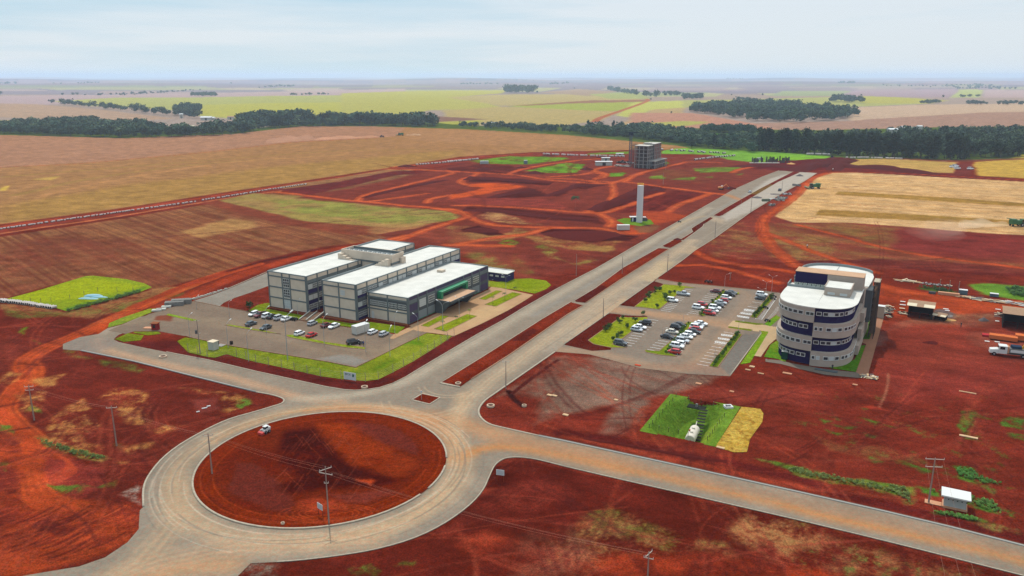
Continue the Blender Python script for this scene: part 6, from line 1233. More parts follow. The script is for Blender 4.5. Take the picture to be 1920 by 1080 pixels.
def wire(p, q, sag, label, name='overhead_wire', n=10, r=.011):
    x = MB(); pts = []
    for k in range(n + 1): t = k / n; pts.append((p[0] + (q[0] - p[0]) * t, p[1] + (q[1] - p[1]) * t, p[2] + (q[2] - p[2]) * t - sag * 4 * t * (1 - t)))
    x.tube(pts, r, 4); return prop(x.build(name, mat('aluminium_wire', alb((190, 150, 130)), .6)), label, 'wire', 'overhead power wires')
def ptop(P, dz, dx=0, dy=0): return (P.location.x + dx, P.location.y + dy, P['h'] - dz)
for k, (dx, dz) in enumerate(((-1.1, .45), (0, .3), (1.1, .45))):
    s = ('left', 'middle', 'right')[k]
    wire(ptop(P_isl, dz + .2, dx * .5, dx * .8), ptop(P_rb, dz, dx * .8), .5, '%s wire from the island pole to the roundabout rim pole' % s)
    wire(ptop(P_rb, dz, dx * .8), ptop(P_l1, dz, dx), .7, '%s wire from the roundabout rim pole to the dry grass pole' % s)
    wire(ptop(P_l1, dz, dx), ptop(P_l2, dz, dx), .7, '%s wire between the two poles left of the roundabout' % s)
    wire(ptop(P_isl, dz + .6, dx), (*[v for v in (P_bot.location.x + dx, P_bot.location.y)], P_bot['h'] - dz), 1.2, '%s wire from the island pole to the pole at the bottom edge' % s)
    q = G(1722 + 28 * k, 1150); wire(ptop(P_r, .2, (k - 1) * 1.6, 0), (q[0], q[1] - 6, 9), .9, '%s wire hanging from the double-crossarm pole over the road' % s)
# ================================================================== fence of the left campus
fp = [(353, 660), (389, 669.4), (402.5, 671), (443.8, 669.5), (480, 680.5), (528, 690), (601, 706.5), (640, 712), (685.5, 716), (709.6, 713), (737, 699.5), (776, 678), (827, 646), (851.6, 631)]
FW = resample(W(fp), 4.1); FWp = [FW[0]]
for q in FW[1:]:
    if np.linalg.norm(q - FWp[-1]) > 3.2: FWp.append(q)
fen = empty('wire_fence', (*FWp[0], 0), 0, 'wire fence on concrete posts along the front lawn of the office complex', 'fence'); x = MB(); first = None; o0 = np.array(FWp[0])
x.box(-.06, .06, -.06, .06, 0, 2.3); x.bar((0, 0, 2.3), (-.2, .25, 2.65), .1)
for k, q in enumerate(FWp):
    if first is None: first = x.build('fence_post', POLEC, fen); o = first
    else: o = first.copy(); COL.objects.link(o)
    o.location = (q[0] - o0[0], q[1] - o0[1], 0)
x = MB()
for a, b in zip(FWp[:-1], FWp[1:]):
    for z in (.3, .8, 1.3, 1.8, 2.25): x.bar((*(a - o0), z), (*(b - o0), z), .016)
x.build('wire_strands', STEEL, fen)
fp2 = [c('M', p)[0] for p in ((500, 330), (385, 350), (270, 350), (200, 340), (100, 330)) ] ; fe2 = empty('wire_fence', (*G(*fp2[0]), 0), 0, 'old wire fence crossing the green plot left of the works road', 'fence'); o2 = np.array(G(*fp2[0])); first = None
pts2 = resample(W([c('M', p)[0] for p in ((90, 345), (230, 345), (385, 350), (525, 320), (735, 265), (880, 268), (1000, 260))]), 4.0)
x = MB(); x.tube([(0, 0, 0), (0, 0, 1.7)], .09, 5)
for q in pts2:
    if first is None: first = x.build('fence_post', mat('grey_timber_post', alb((130, 120, 96)), .9), fe2); o = first
    else: o = first.copy(); COL.objects.link(o)
    o.location = (q[0] - o2[0], q[1] - o2[1], 0)
# ================================================================== signs
SIGNW = mat('white_sign_board', alb((232, 234, 232)), .6); SGRN = mat('sign_dark_green', (.02, .10, .06), .6)
sb = empty('sign_board', (*G(656.5, 714.5), 0), 0, 'white sign board with green lettering and leaf emblem on the fence corner', 'sign')
sa = math.atan2(*(np.array(G(669, 716.5)) - np.array(G(643.5, 712.5)))[::-1]); sb.rotation_euler = (0, 0, sa)
B1('board', SIGNW, sb, -1.9, 1.9, -.04, .04, .35, 2.5); x = MB(); [x.box(a, a + .12, .04, .16, 0, 2.6) for a in (-1.7, 1.6)]; x.build('sign_post', POLEC, sb)
text_part('BPCE', .78, sb, (-.62, -.055, 1.88), (math.pi / 2, 0, 0), SGRN)
x = MB(); x.add([(.75, -.06, 1.5), (1.0, -.06, 1.2), (1.1, -.06, 1.25), (1.45, -.06, 1.75), (1.25, -.06, 2.1), (.95, -.06, 2.3), (.85, -.06, 1.95), (.75, -.045, 1.5), (1.0, -.045, 1.2), (1.1, -.045, 1.25), (1.45, -.045, 1.75), (1.25, -.045, 2.1), (.95, -.045, 2.3), (.85, -.045, 1.95)], [(0, 1, 2, 3, 4, 5, 6), (7, 8, 9, 10, 11, 12, 13)] + [(i, (i + 1) % 7, 7 + (i + 1) % 7, 7 + i) for i in range(7)]); x.build('leaf_emblem', SGRN, sb)
text_part('.  .  .', .3, sb, (0, -.055, .62), (math.pi / 2, 0, 0), SGRN, 'small_print')
def info_board(px, py, rz, lb):
    r = empty('notice_board', (*G(px, py), .1), rz, lb, 'sign'); B1('board', SIGNW, r, -.85, .85, -.03, .03, 1.35, 2.55)
    for a in (-.75, .67):
        B1('sign_post', mat('brown_timber', alb((120, 70, 50)), .9), r, a, a + .08, .03, .11, 0, 2.5)
    x = MB()
    for z in (2.3, 2.05, 1.8, 1.6): x.box(-.65, .6, -.04, -.03, z, z + .05)
    x.build('print_lines', mat('grey_print', alb((150, 156, 170)), .7), r)
info_board(601, 968, -.75, 'white notice board on two posts beside the island pole'); info_board(938, 903, -.25, 'white notice board on two posts on the red bank right of the roundabout')
# small round traffic sign in the diamond island
ts_ = empty('traffic_sign', (*cp('U', 0, 0),) + (0,)[:1] if False else (*G(*cp('U', 338, 722)), .1), 0, 'small white round traffic sign on the little square island', 'sign')
x = MB(); x.tube([(0, 0, 0), (0, 0, 2.1)], .04, 5); x.build('sign_post', STEEL, ts_); x = MB(); x.tube([(0, -.02, 2.2), (0, .02, 2.2)], .32, 14); x.build('disc', SIGNW, ts_)
# ================================================================== TREES
def leafmat(name, base, var=.35):
    m = bpy.data.materials.new(name); m.use_nodes = True; t = m.node_tree; b = t.nodes['Principled BSDF']; b.inputs['Roughness'].default_value = .8; b.inputs['Specular IOR Level'].default_value = .1
    oi = t.nodes.new('ShaderNodeObjectInfo'); at = t.nodes.new('ShaderNodeAttribute'); at.attribute_name = 'Col'
    r = t.nodes.new('ShaderNodeMapRange'); r.inputs['To Min'].default_value = 1 - var; r.inputs['To Max'].default_value = 1 + var; t.links.new(oi.outputs['Random'], r.inputs['Value'])
    x = t.nodes.new('ShaderNodeVectorMath'); x.operation = 'SCALE'; t.links.new(at.outputs['Color'], x.inputs[0]); t.links.new(r.outputs['Result'], x.inputs['Scale']); t.links.new(x.outputs['Vector'], b.inputs['Base Color'])
    return m
LEAF = leafmat('tree_foliage', None); LEAFD = leafmat('wood_foliage', None, .05)
BARK = mat('brown_bark', (.09, .065, .045), .95)
def crown_pts(rng, n, lobes, h, r, leaf, z0=.3, shape='round'):
    L_ = []
    for k in range(lobes):
        a = rng.rand() * 6.28; f = rng.rand()
        if shape == 'tall': cz = z0 + (1 - z0) * (.12 + .8 * rng.rand()); rr = r * (.32 + .22 * rng.rand()) * (1.15 - .5 * cz); d = r * .45 * rng.rand()
        else: cz = z0 + (1 - z0) * (.3 + .45 * rng.rand()); rr = r * (.38 + .25 * rng.rand()); d = r * .6 * np.sqrt(f)
        L_.append((math.cos(a) * d, math.sin(a) * d, cz * h, rr, rr * (.85 if shape != 'tall' else 1.5)))
    V = []; C = []; tone = rng.rand(lobes)
    for i in range(n):
        k = rng.randint(lobes); l = L_[k]; v = rng.randn(3); v /= np.linalg.norm(v); rad = .72 + .36 * rng.rand(); p = np.array([l[0] + v[0] * l[3] * rad, l[1] + v[1] * l[3] * rad, l[2] + v[2] * l[4] * rad])
        if p[2] < .04 * h: p[2] = .04 * h + rng.rand() * .1 * h
        nrm = v + rng.randn(3) * .45; nrm /= np.linalg.norm(nrm); a = np.cross(nrm, rng.randn(3)); a /= np.linalg.norm(a); b = np.cross(nrm, a); s = leaf * (.6 + .8 * rng.rand())
        V += [p + a * s, p + b * s * .8, p - a * s, p - b * s * .8]; t = .72 + .4 * tone[k] + .35 * (rng.rand() - .5); C += [t] * 4
    return np.array(V), np.array(C)
rngT = np.random.RandomState(4)
TPL = {}
TPL['round'] = [crown_pts(rngT, 170, 8, 1.0, .48, .085, .18) for _ in range(5)]
TPL['tall'] = [crown_pts(rngT, 210, 10, 1.0, .3, .06, .12, 'tall') for _ in range(5)]
TPL['big'] = [crown_pts(rngT, 460, 12, 1.0, .5, .052, .22) for _ in range(4)]
TPL['talld'] = [crown_pts(rngT, 460, 15, 1.0, .33, .042, .1, 'tall') for _ in range(5)]
def tint(base, C): return np.clip(np.array(base)[None, :] * C[:, None], 0, 1)
GREENS = [(.034, .062, .026), (.022, .044, .022), (.056, .084, .036), (.030, .062, .032)]
def wood(name, polys, n, h0, h1, kinds=('round',), greens=GREENS, seed=1, kind='stuff', dens=None):
    rr = np.random.RandomState(seed); Vs = []; Cs = []
    P = [np.array(W(p)) for p in polys]; areas = np.array([abs(np.sum(p[:, 0] * np.roll(p[:, 1], -1) - p[:, 1] * np.roll(p[:, 0], -1))) for p in P]); cnt = 0; pr = areas / areas.sum()
    while cnt < n:
        k = rr.choice(len(P), p=pr); p = P[k]; m = 400
        x = rr.uniform(p[:, 0].min(), p[:, 0].max(), m); y = rr.uniform(p[:, 1].min(), p[:, 1].max(), m); ok = dist_edges(x, y, p, True)[1]
        for xx, yy in zip(x[ok], y[ok]):
            if cnt >= n: break
            if rr.rand() > .55 and kind == 'stuff' and fbm(np.array([xx]), np.array([yy]), 60, 2, 2)[0] < .4: continue
            kd = kinds[rr.randint(len(kinds))]; V, C = TPL[kd][rr.randint(len(TPL[kd]))]; h = h0 + (h1 - h0) * rr.rand() ** 1.6; a = rr.rand() * 6.28; ws = h * (1.15 if kd == 'round' else 1.0)
            z = float(terrain(xx, yy)); q = np.stack([xx + ws * (V[:, 0] * math.cos(a) - V[:, 1] * math.sin(a)), yy + ws * (V[:, 0] * math.sin(a) + V[:, 1] * math.cos(a)), z + h * V[:, 2]], 1)
            Vs.append(q); g = np.array(greens[rr.randint(len(greens))]) * (.75 + .5 * rr.rand()); Cs.append(tint(g, C)); cnt += 1
    V = np.concatenate(Vs); C = np.concatenate(Cs); Fq = np.arange(len(V)).reshape(-1, 4); return prop(mesh_np(name, V, Fq, LEAFD, C), kind='stuff')
GR2 = [(.045, .078, .038), (.030, .056, .030), (.075, .11, .05), (.04, .08, .045)]
Nn_ = lambda *p: c('N', *p); On = lambda *p: c('O', *p); Pn = lambda *p: c('P', *p); Cn = lambda *p: c('C', *p)
wood('gallery_wood', [Nn_((-500, 380), (0, 390), (300, 404), (700, 416), (1000, 410), (1290, 400), (1400, 388), (1470, 362), (1930, 350), (1930, 335), (1700, 335), (1400, 345), (1250, 370), (1100, 385), (900, 385), (800, 360), (500, 345), (150, 345), (0, 352), (-500, 345))], 900, 8, 17, seed=1, greens=GR2)
wood('gallery_wood', [Nn_((1350, 360), (1480, 345), (1750, 335), (1760, 318), (1500, 318), (1360, 330)), Nn_((690, 345), (800, 350), (830, 330), (700, 330)), Nn_((880, 350), (1300, 355), (1290, 340), (900, 340))], 150, 12, 24, seed=2)
wood('gallery_wood', [Nn_((190, 222), (330, 232), (640, 262), (820, 280), (1000, 300), (1130, 312), (1135, 300), (1080, 292), (900, 280), (700, 258), (400, 232)), Nn_((980, 280), (1050, 255), (1130, 262), (1080, 290))], 260, 10, 20, seed=3)
wood('gallery_wood', [Nn_((-300, 318), (0, 308), (330, 322), (320, 335), (0, 322)), Nn_((350, 322), (520, 322), (520, 330), (350, 330))], 60, 7, 12, seed=4)
wood('gallery_wood', [On((-60, 343), (0, 343), (540, 354), (520, 340), (420, 330), (200, 325), (60, 330), (-60, 335))], 150, 10, 22, seed=5, greens=GR2)
wood('gallery_wood', [On((580, 357), (700, 358), (900, 368), (1100, 382), (1360, 398), (1420, 402), (1600, 412), (1930, 448), (1930, 420), (1700, 395), (1500, 385), (1200, 368), (900, 352), (700, 346))], 300, 5, 11, seed=6, greens=GR2)
wood('gallery_wood', [Cn((0, 88), (500, 118), (900, 160), (1150, 205), (1350, 215), (1400, 235), (1700, 260), (1920, 282), (1920, 120), (1700, 110), (1500, 140), (1250, 90), (1000, 30), (500, 10), (0, 20))], 520, 6, 13, seed=7, greens=GR2)
wood('gallery_wood', [Cn((1300, 35), (1600, 40), (1880, 50), (1880, 75), (1600, 60), (1330, 60))], 90, 8, 13, greens=[(.02, .05, .025)], seed=8)
wood('woodland', [Pn((60, 275), (30, 262), (150, 245), (450, 228), (620, 240), (700, 255), (820, 262), (900, 270), (985, 285), (985, 300), (920, 318), (640, 335), (340, 322), (260, 300))], 700, 11, 22, seed=9, greens=[(.032, .062, .026), (.045, .08, .034), (.024, .05, .024)])
wood('gallery_wood', [[(1400, 272), (1480, 268), (1560, 262), (1700, 258), (1920, 262), (2300, 268), (2300, 300), (1920, 294), (1780, 298), (1600, 290), (1450, 284)]], 900, 8, 17, ('round', 'tall'), seed=10, greens=[(.03, .055, .026), (.05, .08, .036), (.036, .06, .03)])
wood('gallery_wood', [[(1700, 250), (1920, 248), (2300, 250), (2300, 262), (1920, 258), (1700, 258)], [(1820, 244), (1920, 246), (1920, 256), (1830, 256)]], 200, 8, 14, seed=11)
rsW = random.Random(9)
FARW = [(On, [(925, 168), (1020, 168), (1080, 168), (1080, 160), (930, 158)], 40, 26, 44), (On, [(672, 118), (886, 118), (886, 113), (675, 113)], 26, 16, 24), (Nn_, [(1078, 186), (1220, 186), (1220, 178), (1080, 178)], 40, 14, 20), (Nn_, [(1430, 138), (1655, 131), (1655, 125), (1500, 130)], 24, 12, 22), (Nn_, [(340, 182), (700, 180), (1070, 155), (1180, 146), (1070, 150), (700, 172), (340, 178)], 60, 8, 15),
        (Nn_, [(1610, 178), (1900, 170), (1930, 173), (1640, 180)], 18, 8, 14), (Nn_, [(0, 102), (90, 112), (170, 118), (60, 118), (-200, 122)], 30, 14, 26), (Nn_, [(250, 112), (400, 110), (560, 105), (560, 110), (300, 118)], 20, 12, 20), (Nn_, [(680, 82), (920, 80), (920, 83), (690, 86)], 20, 18, 26),
        (On, [(1505, 140), (1580, 162), (1700, 180), (1850, 195), (1730, 190), (1600, 172), (1500, 150)], 60, 16, 30), (On, [(1810, 165), (1930, 172), (1930, 184), (1820, 182)], 30, 12, 18), (On, [(910, 92), (1090, 98), (1090, 94), (930, 88)], 24, 16, 26), (On, [(1170, 118), (1280, 116), (1280, 108), (1180, 112)], 24, 14, 26), (On, [(240, 108), (360, 110), (360, 107), (245, 105)], 12, 12, 18),
        (Pn, [(820, 218), (1010, 222), (1000, 210), (860, 208)], 40, 14, 24), (Pn, [(280, 208), (400, 208), (400, 203), (290, 203)], 16, 9, 14), (Pn, [(870, 112), (965, 112), (965, 106), (875, 106)], 26, 18, 24), (Pn, [(1080, 120), (1400, 125), (1700, 118), (1880, 140), (1500, 135), (1100, 126)], 60, 12, 22), (Pn, [(1510, 135), (1880, 138), (1870, 145), (1540, 143)], 40, 12, 20),
        (Pn, [(1340, 228), (1450, 228), (1450, 222), (1345, 222)], 16, 9, 14), (Pn, [(1590, 230), (1710, 232), (1700, 226), (1600, 225)], 16, 9, 14), (Pn, [(1770, 232), (1930, 234), (1930, 228), (1780, 227)], 20, 9, 14), (Pn, [(220, 88), (350, 88), (350, 84), (250, 84)], 20, 22, 34), (Pn, [(0, 205), (130, 200), (110, 190), (0, 180)], 40, 12, 20), (Pn, [(1550, 190), (1680, 190), (1680, 184), (1560, 184)], 12, 8, 12), (Pn, [(380, 92), (510, 92), (500, 89), (400, 89)], 10, 14, 20)]
for i, (fn, pts, n, a, b) in enumerate(FARW): wood('far_grove', [fn(*pts)], n, a, b, seed=30 + i)
def tree_obj(kind, label, grp, h, px=None, py=None, xy=None, base=(.03, .052, .02), var=0, trunk=True, cat='tree', name='tree', tw=.028):
    key = (kind, var, base)
    if key not in TREES:
        V, C = TPL[kind][var]; r = empty(name); o = mesh_np('crown', V, np.arange(len(V)).reshape(-1, 4), LEAF, tint(base, C), r)
        m = MB(); m.tube([(0, 0, 0), (.01, 0, .2), (-.01, .01, .45), (0, 0, .75)], [tw, tw * .75, tw * .5, tw * .2], 6)
        for q in range(4): a = q * 1.7 + var; m.tube([(0, 0, .25 + .08 * q), (.14 * math.cos(a), .14 * math.sin(a), .5 + .08 * q)], [tw * .4, tw * .15], 4)
        m.build('trunk', BARK, r); TREES[key] = [r, False]
    r, used = TREES[key]; o = copy_tree(r) if used else r; TREES[key][1] = True
    x, y = xy if xy else G(px, py); o.location = (x, y, float(terrain(x, y)) - .05); o.scale = (h * rsW.uniform(.9, 1.15),) * 2 + (h,); o.rotation_euler = (0, 0, rsW.uniform(0, 6.28)); o['label'] = label; o['category'] = cat
    if grp: o['group'] = grp
    elif 'group' in o: del o['group']
    return o
TREES = {}
# tall dark trees in the row at the right
base_line = [(1424, 282), (1450, 284), (1480, 286), (1500, 287), (1540, 289), (1580, 291), (1620, 293), (1660, 295), (1700, 296), (1740, 298), (1780, 299), (1820, 299)]
bl = resample(W(base_line), 2.0)
for k in range(58):
    i = int((k + rsW.uniform(-.3, .3)) / 58 * (len(bl) - 1)); i = min(max(i, 0), len(bl) - 1); q = bl[i] + np.array([rsW.uniform(-3, 3), rsW.uniform(-4, 14)])
    tree_obj('talld', 'tall dark tree in the row along the far side of the green strip', 'tall dark trees along the valley edge', rsW.uniform(17, 26), xy=tuple(q), base=rsW.choice([(.016, .032, .014), (.02, .036, .018)]), var=rsW.randint(0, 4))
for k in range(34):
    x = 1800 + k * 9 + rsW.uniform(-4, 4); y = 297 - (k * .25) + rsW.uniform(-5, 1)
    if x > 2000: break
    tree_obj('big', 'broad dark tree at the right end of the valley edge', 'broad dark trees at the right end', rsW.uniform(11, 18), x, y, base=(.02, .04, .018), var=rsW.randint(0, 3))
for px, py, top, kd, lb in [(1339, 278.5, 250, 'talld', 'tall tree left of the green plot beyond the unfinished building'), (1356, 277.5, 252, 'talld', 'tall tree right of its twin beyond the green plot'), (1328, 278, 262, 'big', 'rounded tree at the left foot of two tall trees'), (1296.5, 278.5, 263, 'big', 'lone round tree at the edge of the great field'),
                            (1104, 240, 221, 'tall', 'slender tree rising above the scrub left of the field road'), (1150, 240, 222, 'tall', 'slender tree right of the field road'), (1166.5, 241, 224, 'tall', 'slender tree beside the farm houses'), (1126, 243, 227, 'big', 'bushy tree just right of the field road'), (1079, 243, 231, 'big', 'bushy tree left of the field road'),
                            (1615, 180.5, 176, 'big', 'lone round tree in the far fields above the woodland'), (1767.5, 184, 178, 'big', 'lone round tree beside the far pale green field'), (1600, 204, 196, 'big', 'round tree standing above the right end of the woodland'), (1294.5, 209, 203, 'big', 'round tree at the left tip of the woodland'),
                            (1007.5, 175, 170, 'big', 'lone tree just right of the far dark grove'), (1220, 188, 184, 'big', 'small tree at the top of the field road'), (1259, 213, 210, 'round', 'tiny lone tree in the brown far field'), (433, 158, 154, 'big', 'lone tree on the far left horizon fields'), (1, 180, 170, 'big', 'tree cut by the left edge on the far fields'),
                            (1380, 183, 180, 'round', 'tiny bush tree in the far mauve field'), (1372, 179, 176, 'round', 'small tree left of another in the far mauve field'), (1077, 167, 164, 'round', 'tiny tree above the far fields near the middle'), (1429, 180, 175, 'big', 'small tree above the woodland in the far fields')]:
    try: h = hgt((px, py), top)
    except Exception: h = 15
    tree_obj(kd, lb, None, max(h, 5) if py > 200 else max(6, (py - top) * G(px, py)[1] / F_PX), px, py, base=(.024, .044, .02))
for k in range(46):
    t = k / 45; x = 2 + t * 470 + rsW.uniform(-6, 6); y = np.interp(x, [0, 100, 233, 333, 430, 470], [250.5, 254.5, 258.5, 256.5, 252, 246.5]); tree_obj('big', 'rounded dark tree on the near edge of the left gallery wood', 'trees on the near edge of the left gallery wood', rsW.uniform(8, 15), x, y, base=rsW.choice([(.024, .044, .018), (.03, .05, .02)]), var=rsW.randint(0, 3))
for k in range(44):
    x = 470 + k * 8 + rsW.uniform(-4, 4); y = np.interp(x, [470, 500, 560, 640, 700, 820], [246, 241, 237, 235.5, 236, 238.5])
    tree_obj('big', 'rounded tree on the ridge line behind the great field', 'trees on the ridge behind the great field', rsW.uniform(9, 22) if 510 < x < 810 and rsW.random() < .6 else rsW.uniform(6, 10), x, y - .5, base=rsW.choice([(.022, .042, .02), (.028, .05, .022)]), var=rsW.randint(0, 3))
# palm in the works
def palm(px, py, h, label, fr=13, grp=None, nmk='palm_tree', L_=2.6, yellow=False, cat='palm'):
    key = ('palm', fr, L_, yellow)
    if key not in TREES:
        r = empty(nmk); m = MB(); m.tube([(0, 0, 0), (.05, 0, .5), (0, 0, 1)], [.05, .035, .028], 8); m.build('trunk', BARK, r); V = []; F_ = []; rg = random.Random(3)
        for k in range(fr):
            a = 6.28 * k / fr + rg.uniform(-.2, .2); up = rg.uniform(.1, .75); pts = []
            for j in range(7): t = j / 6; pts.append((L_ * t * math.cos(a) * (1 - .15 * t), L_ * t * math.sin(a) * (1 - .15 * t), L_ * (up * t - .75 * t * t)))
            for j in range(6):
                p, q = Vector(pts[j]), Vector(pts[j + 1]); sd_ = Vector((-math.sin(a), math.cos(a), 0)) * L_ * .16 * (1 - abs(j - 2) / 6); n = len(V); dz = Vector((0, 0, -.12 * L_)); V += [p, q, q + sd_ + dz, p + sd_ + dz, p - sd_ + dz, q - sd_ + dz]; F_ += [(n, n + 1, n + 2, n + 3), (n + 1, n, n + 4, n + 5)]
        col = (.10, .12, .02) if yellow else (.03, .055, .018)
        mesh_np('fronds', np.array([tuple(v) for v in V]), np.array(F_), LEAF, np.tile(np.array(col), (len(V), 1)), r); TREES[key] = [r, False]
    r, used = TREES[key]; o = copy_tree(r) if used else r; TREES[key][1] = True; x, y = G(px, py); o.location = (x, y, 0); o['label'] = label; o['category'] = cat; o.rotation_euler = (0, 0, rsW.uniform(0, 6))
    for ch in o.children:
        if ch.name.startswith('trunk'): ch.scale = (h / 7, h / 7, h) if h > 5 else (h / 3.2, h / 3.2, h)
        else: ch.location = (0, 0, h)
    if grp: o['group'] = grp
    return o
palm(1078.5, 391, 7.4, 'lone palm tree standing on bare red soil in the works area', 16, L_=3.4)
for (kx, ky, y2, lb, yl) in [(1159, 655, 600, 'small yellowing palm at the near end of the lower forecourt bed', True), (1243, 612, 572, 'small dark palm in the middle of the lower forecourt bed', False), (1324, 578, 530, 'small yellow-green palm at the far end of the lower forecourt bed', True),
                             (1469, 502, 450, 'small yellowing palm at the near end of the upper forecourt bed', True), (1541, 470, 428, 'small dark palm in the middle of the upper forecourt bed', False), (1607, 430, 392, 'small dark palm at the far end of the upper forecourt bed', False)]:
    b_ = cp('K', kx, ky); palm(b_[0], b_[1], max(1.6, hgt(b_, cp('K', 0, y2)[1])), lb, 9, 'young palms in the forecourt beds', 'young_palm', .95, yl)
def sapling(px, py, h, label, grp):
    return tree_obj('round', label, grp, h, px, py, base=(.05, .09, .02), var=rsW.randint(0, 4), cat='sapling', name='sapling', tw=.02)
tree_obj('round', 'small leafy young tree on the red soil patch left of the wing', None, 3.4, *cp('E', 1750, 222), base=(.04, .08, .02), cat='tree')
for lst, lb, gp in [([(875, 262), (832, 312), (795, 328), (765, 352), (748, 372), (772, 384), (702, 300), (710, 285), (668, 322), (672, 300), (622, 355), (625, 335), (588, 390), (683, 440), (600, 350), (745, 345)], 'slim sapling on the far square lawn of the right car park', 'saplings on the far square lawn'),
                    ([(395, 528), (430, 615), (350, 550), (372, 570), (290, 602), (275, 612), (248, 640), (378, 672), (350, 695), (352, 680), (315, 720), (565, 502), (500, 560), (430, 600), (268, 622)], 'slim sapling on the near square lawn of the right car park', 'saplings on the near square lawn')]:
    for x_, y_ in lst: sapling(*cp('L', x_, y_), rsW.uniform(1.3, 2.2), lb, gp)
for a, b, n, lb, gp in [((1240, 305), (1060, 500), 12, 'low bush in the far middle planted strip of the right car park', 'bushes in the far middle strip'), ((945, 575), (760, 820), 14, 'low bush in the near middle planted strip of the right car park', 'bushes in the near middle strip'),
                        ((1655, 335), (1500, 515), 18, 'low bush in the far right planted strip by the two-wheel bay', 'bushes in the far right strip'), ((1370, 655), (1160, 930), 20, 'low bush in the near right planted strip', 'bushes in the near right strip')]:
    for k in range(n):
        t = k / (n - 1); o = tree_obj('round', lb, gp, rsW.uniform(.9, 1.7), *cp('L', a[0] + (b[0] - a[0]) * t + rsW.uniform(-8, 8), a[1] + (b[1] - a[1]) * t + rsW.uniform(-3, 3)), base=(.05, .10, .02), var=rsW.randint(0, 4), cat='bush', name='bush')
# ragged weed patches with real height along the road and near the bottom left
def weeds(name, poly, n, h0, h1, base, seed):
    wood(name, [poly], n, h0, h1, seed=seed, greens=[base, tuple(v * 1.3 for v in base)])
weeds('weeds', c('I', (0, 500), (300, 565), (560, 605), (650, 625), (640, 690), (560, 640), (380, 600), (0, 530)), 210, .35, .8, (.17, .21, .06), 61)
weeds('weeds', c('I', (770, 735), (900, 755), (1050, 790), (960, 785), (800, 750)), 110, .3, .7, (.12, .24, .05), 62)
weeds('weeds', c('J', (200, 350), (320, 385), (560, 450), (540, 462), (420, 440), (240, 385)), 150, .3, .7, (.14, .19, .05), 63)
weeds('weeds', c('I', (890, 505), (960, 505), (1010, 550), (1160, 600), (1000, 582), (900, 545)), 130, .3, .7, (.10, .23, .05), 64)
weeds('weeds', c('M', (500, 410), (860, 315), (1040, 262), (1050, 275), (860, 330), (520, 418)), 150, .6, 1.3, (.10, .17, .04), 65)
weeds('weeds', c('I', (700, 615), (900, 640), (1100, 690), (1140, 750), (1080, 740), (900, 660)), 130, .3, .7, (.12, .22, .05), 66)
weeds('weeds', c('F', (1200, 200), (1500, 195), (1500, 290), (1260, 265)), 120, .8, 1.6, (.09, .17, .05), 67)
weeds('weeds', c('F', (410, 188), (560, 195), (760, 235), (560, 222)), 60, .6, 1.2, (.05, .09, .03), 68)
# ================================================================== YARD, HUTS, MACHINES, LOOSE THINGS
TIN = mat('brown_tin_roof', alb((186, 150, 122)), .7, .1, 1.2); TINP = mat('pale_tin_sheet', alb((250, 232, 200)), .7); DARKW = mat('dark_boards', (.03, .025, .022), .9); TIMBER = mat('pale_timber', alb((236, 196, 152)), .9, .15, 2)
PINKB = mat('pinkish_boards', alb((232, 170, 132)), .9, .12, 2); ORNG = mat('orange_sheet_metal', alb((236, 128, 74)), .6, .05, 1); PINKR = mat('pink_red_sheet', alb((206, 66, 70)), .6); GREYC = mat('grey_blocks', alb((150, 146, 140)), .95, .2, 1.4)
YELM = mat('yellow_machine_paint', (.55, .28, .02), .5); REDM = mat('red_machine_paint', (.40, .03, .02), .45); GRNM = mat('green_machine_paint', (.02, .10, .03), .45); HUTW = mat('pale_hut_wall', alb((214, 212, 200)), .85, .06, 1)
def ang(p, q): a, b = np.array(G(*p)), np.array(G(*q)); d = b - a; return math.atan2(d[1], d[0]), float(np.linalg.norm(d))
def shed(pL, pR, depth, h, label, pale=True, name='open_shed'):
    a, L_ = ang(pL, pR); r = empty(name, (*G(*pL), 0), a, label, 'shed')
    for xx in (0.15, L_ / 2, L_ - .15):
        for yy in (.2, depth - .2): B1('post', DARKW, r, xx - .12, xx + .12, yy - .12, yy + .12, 0, h - .1)
    x = MB(); x.box(.1, L_ - .1, depth - .15, depth - .05, 0, h - .2); x.box(.03, .1, 0.3, depth, 0, h - .2); x.box(L_ - .1, L_ - .03, .3, depth, 0, h - .2); x.build('back_wall', DARKW, r)
    x = MB(); x.add([(-.5, -.9, h), (L_ + .5, -.9, h), (L_ + .5, depth * .5, h + .8), (-.5, depth * .5, h + .8), (L_ + .5, depth + .5, h), (-.5, depth + .5, h), (-.5, -.9, h + .08), (L_ + .5, -.9, h + .08), (L_ + .5, depth * .5, h + .9), (-.5, depth * .5, h + .9), (L_ + .5, depth + .5, h + .08), (-.5, depth + .5, h + .08)],
                [(0, 1, 2, 3), (3, 2, 4, 5), (6, 7, 8, 9), (9, 8, 10, 11), (0, 1, 7, 6), (5, 4, 10, 11), (0, 3, 9, 6), (3, 5, 11, 9), (1, 2, 8, 7), (2, 4, 10, 8)]); x.build('roof', TIN, r)
    if pale:
        for a0, a1 in ((-.5, L_ * .33), (L_ * .62, L_ + .5)): x = MB(); x.add([(a0, -1.0, h + .1), (a1, -1.0, h + .1), (a1, depth * .2, h + .52), (a0, depth * .2, h + .52), (a0, -1.0, h + .16), (a1, -1.0, h + .16), (a1, depth * .2, h + .58), (a0, depth * .2, h + .58)], [(0, 1, 2, 3), (4, 5, 6, 7), (0, 1, 5, 4), (1, 2, 6, 5), (2, 3, 7, 6), (3, 0, 4, 7)]); x.build('pale_sheet', TINP, r)
    return r
shed(cp('F', 300, 462), cp('F', 525, 492), 7.5, 4.2, 'open work shed with brown roof and two pale sheets right of the round office')
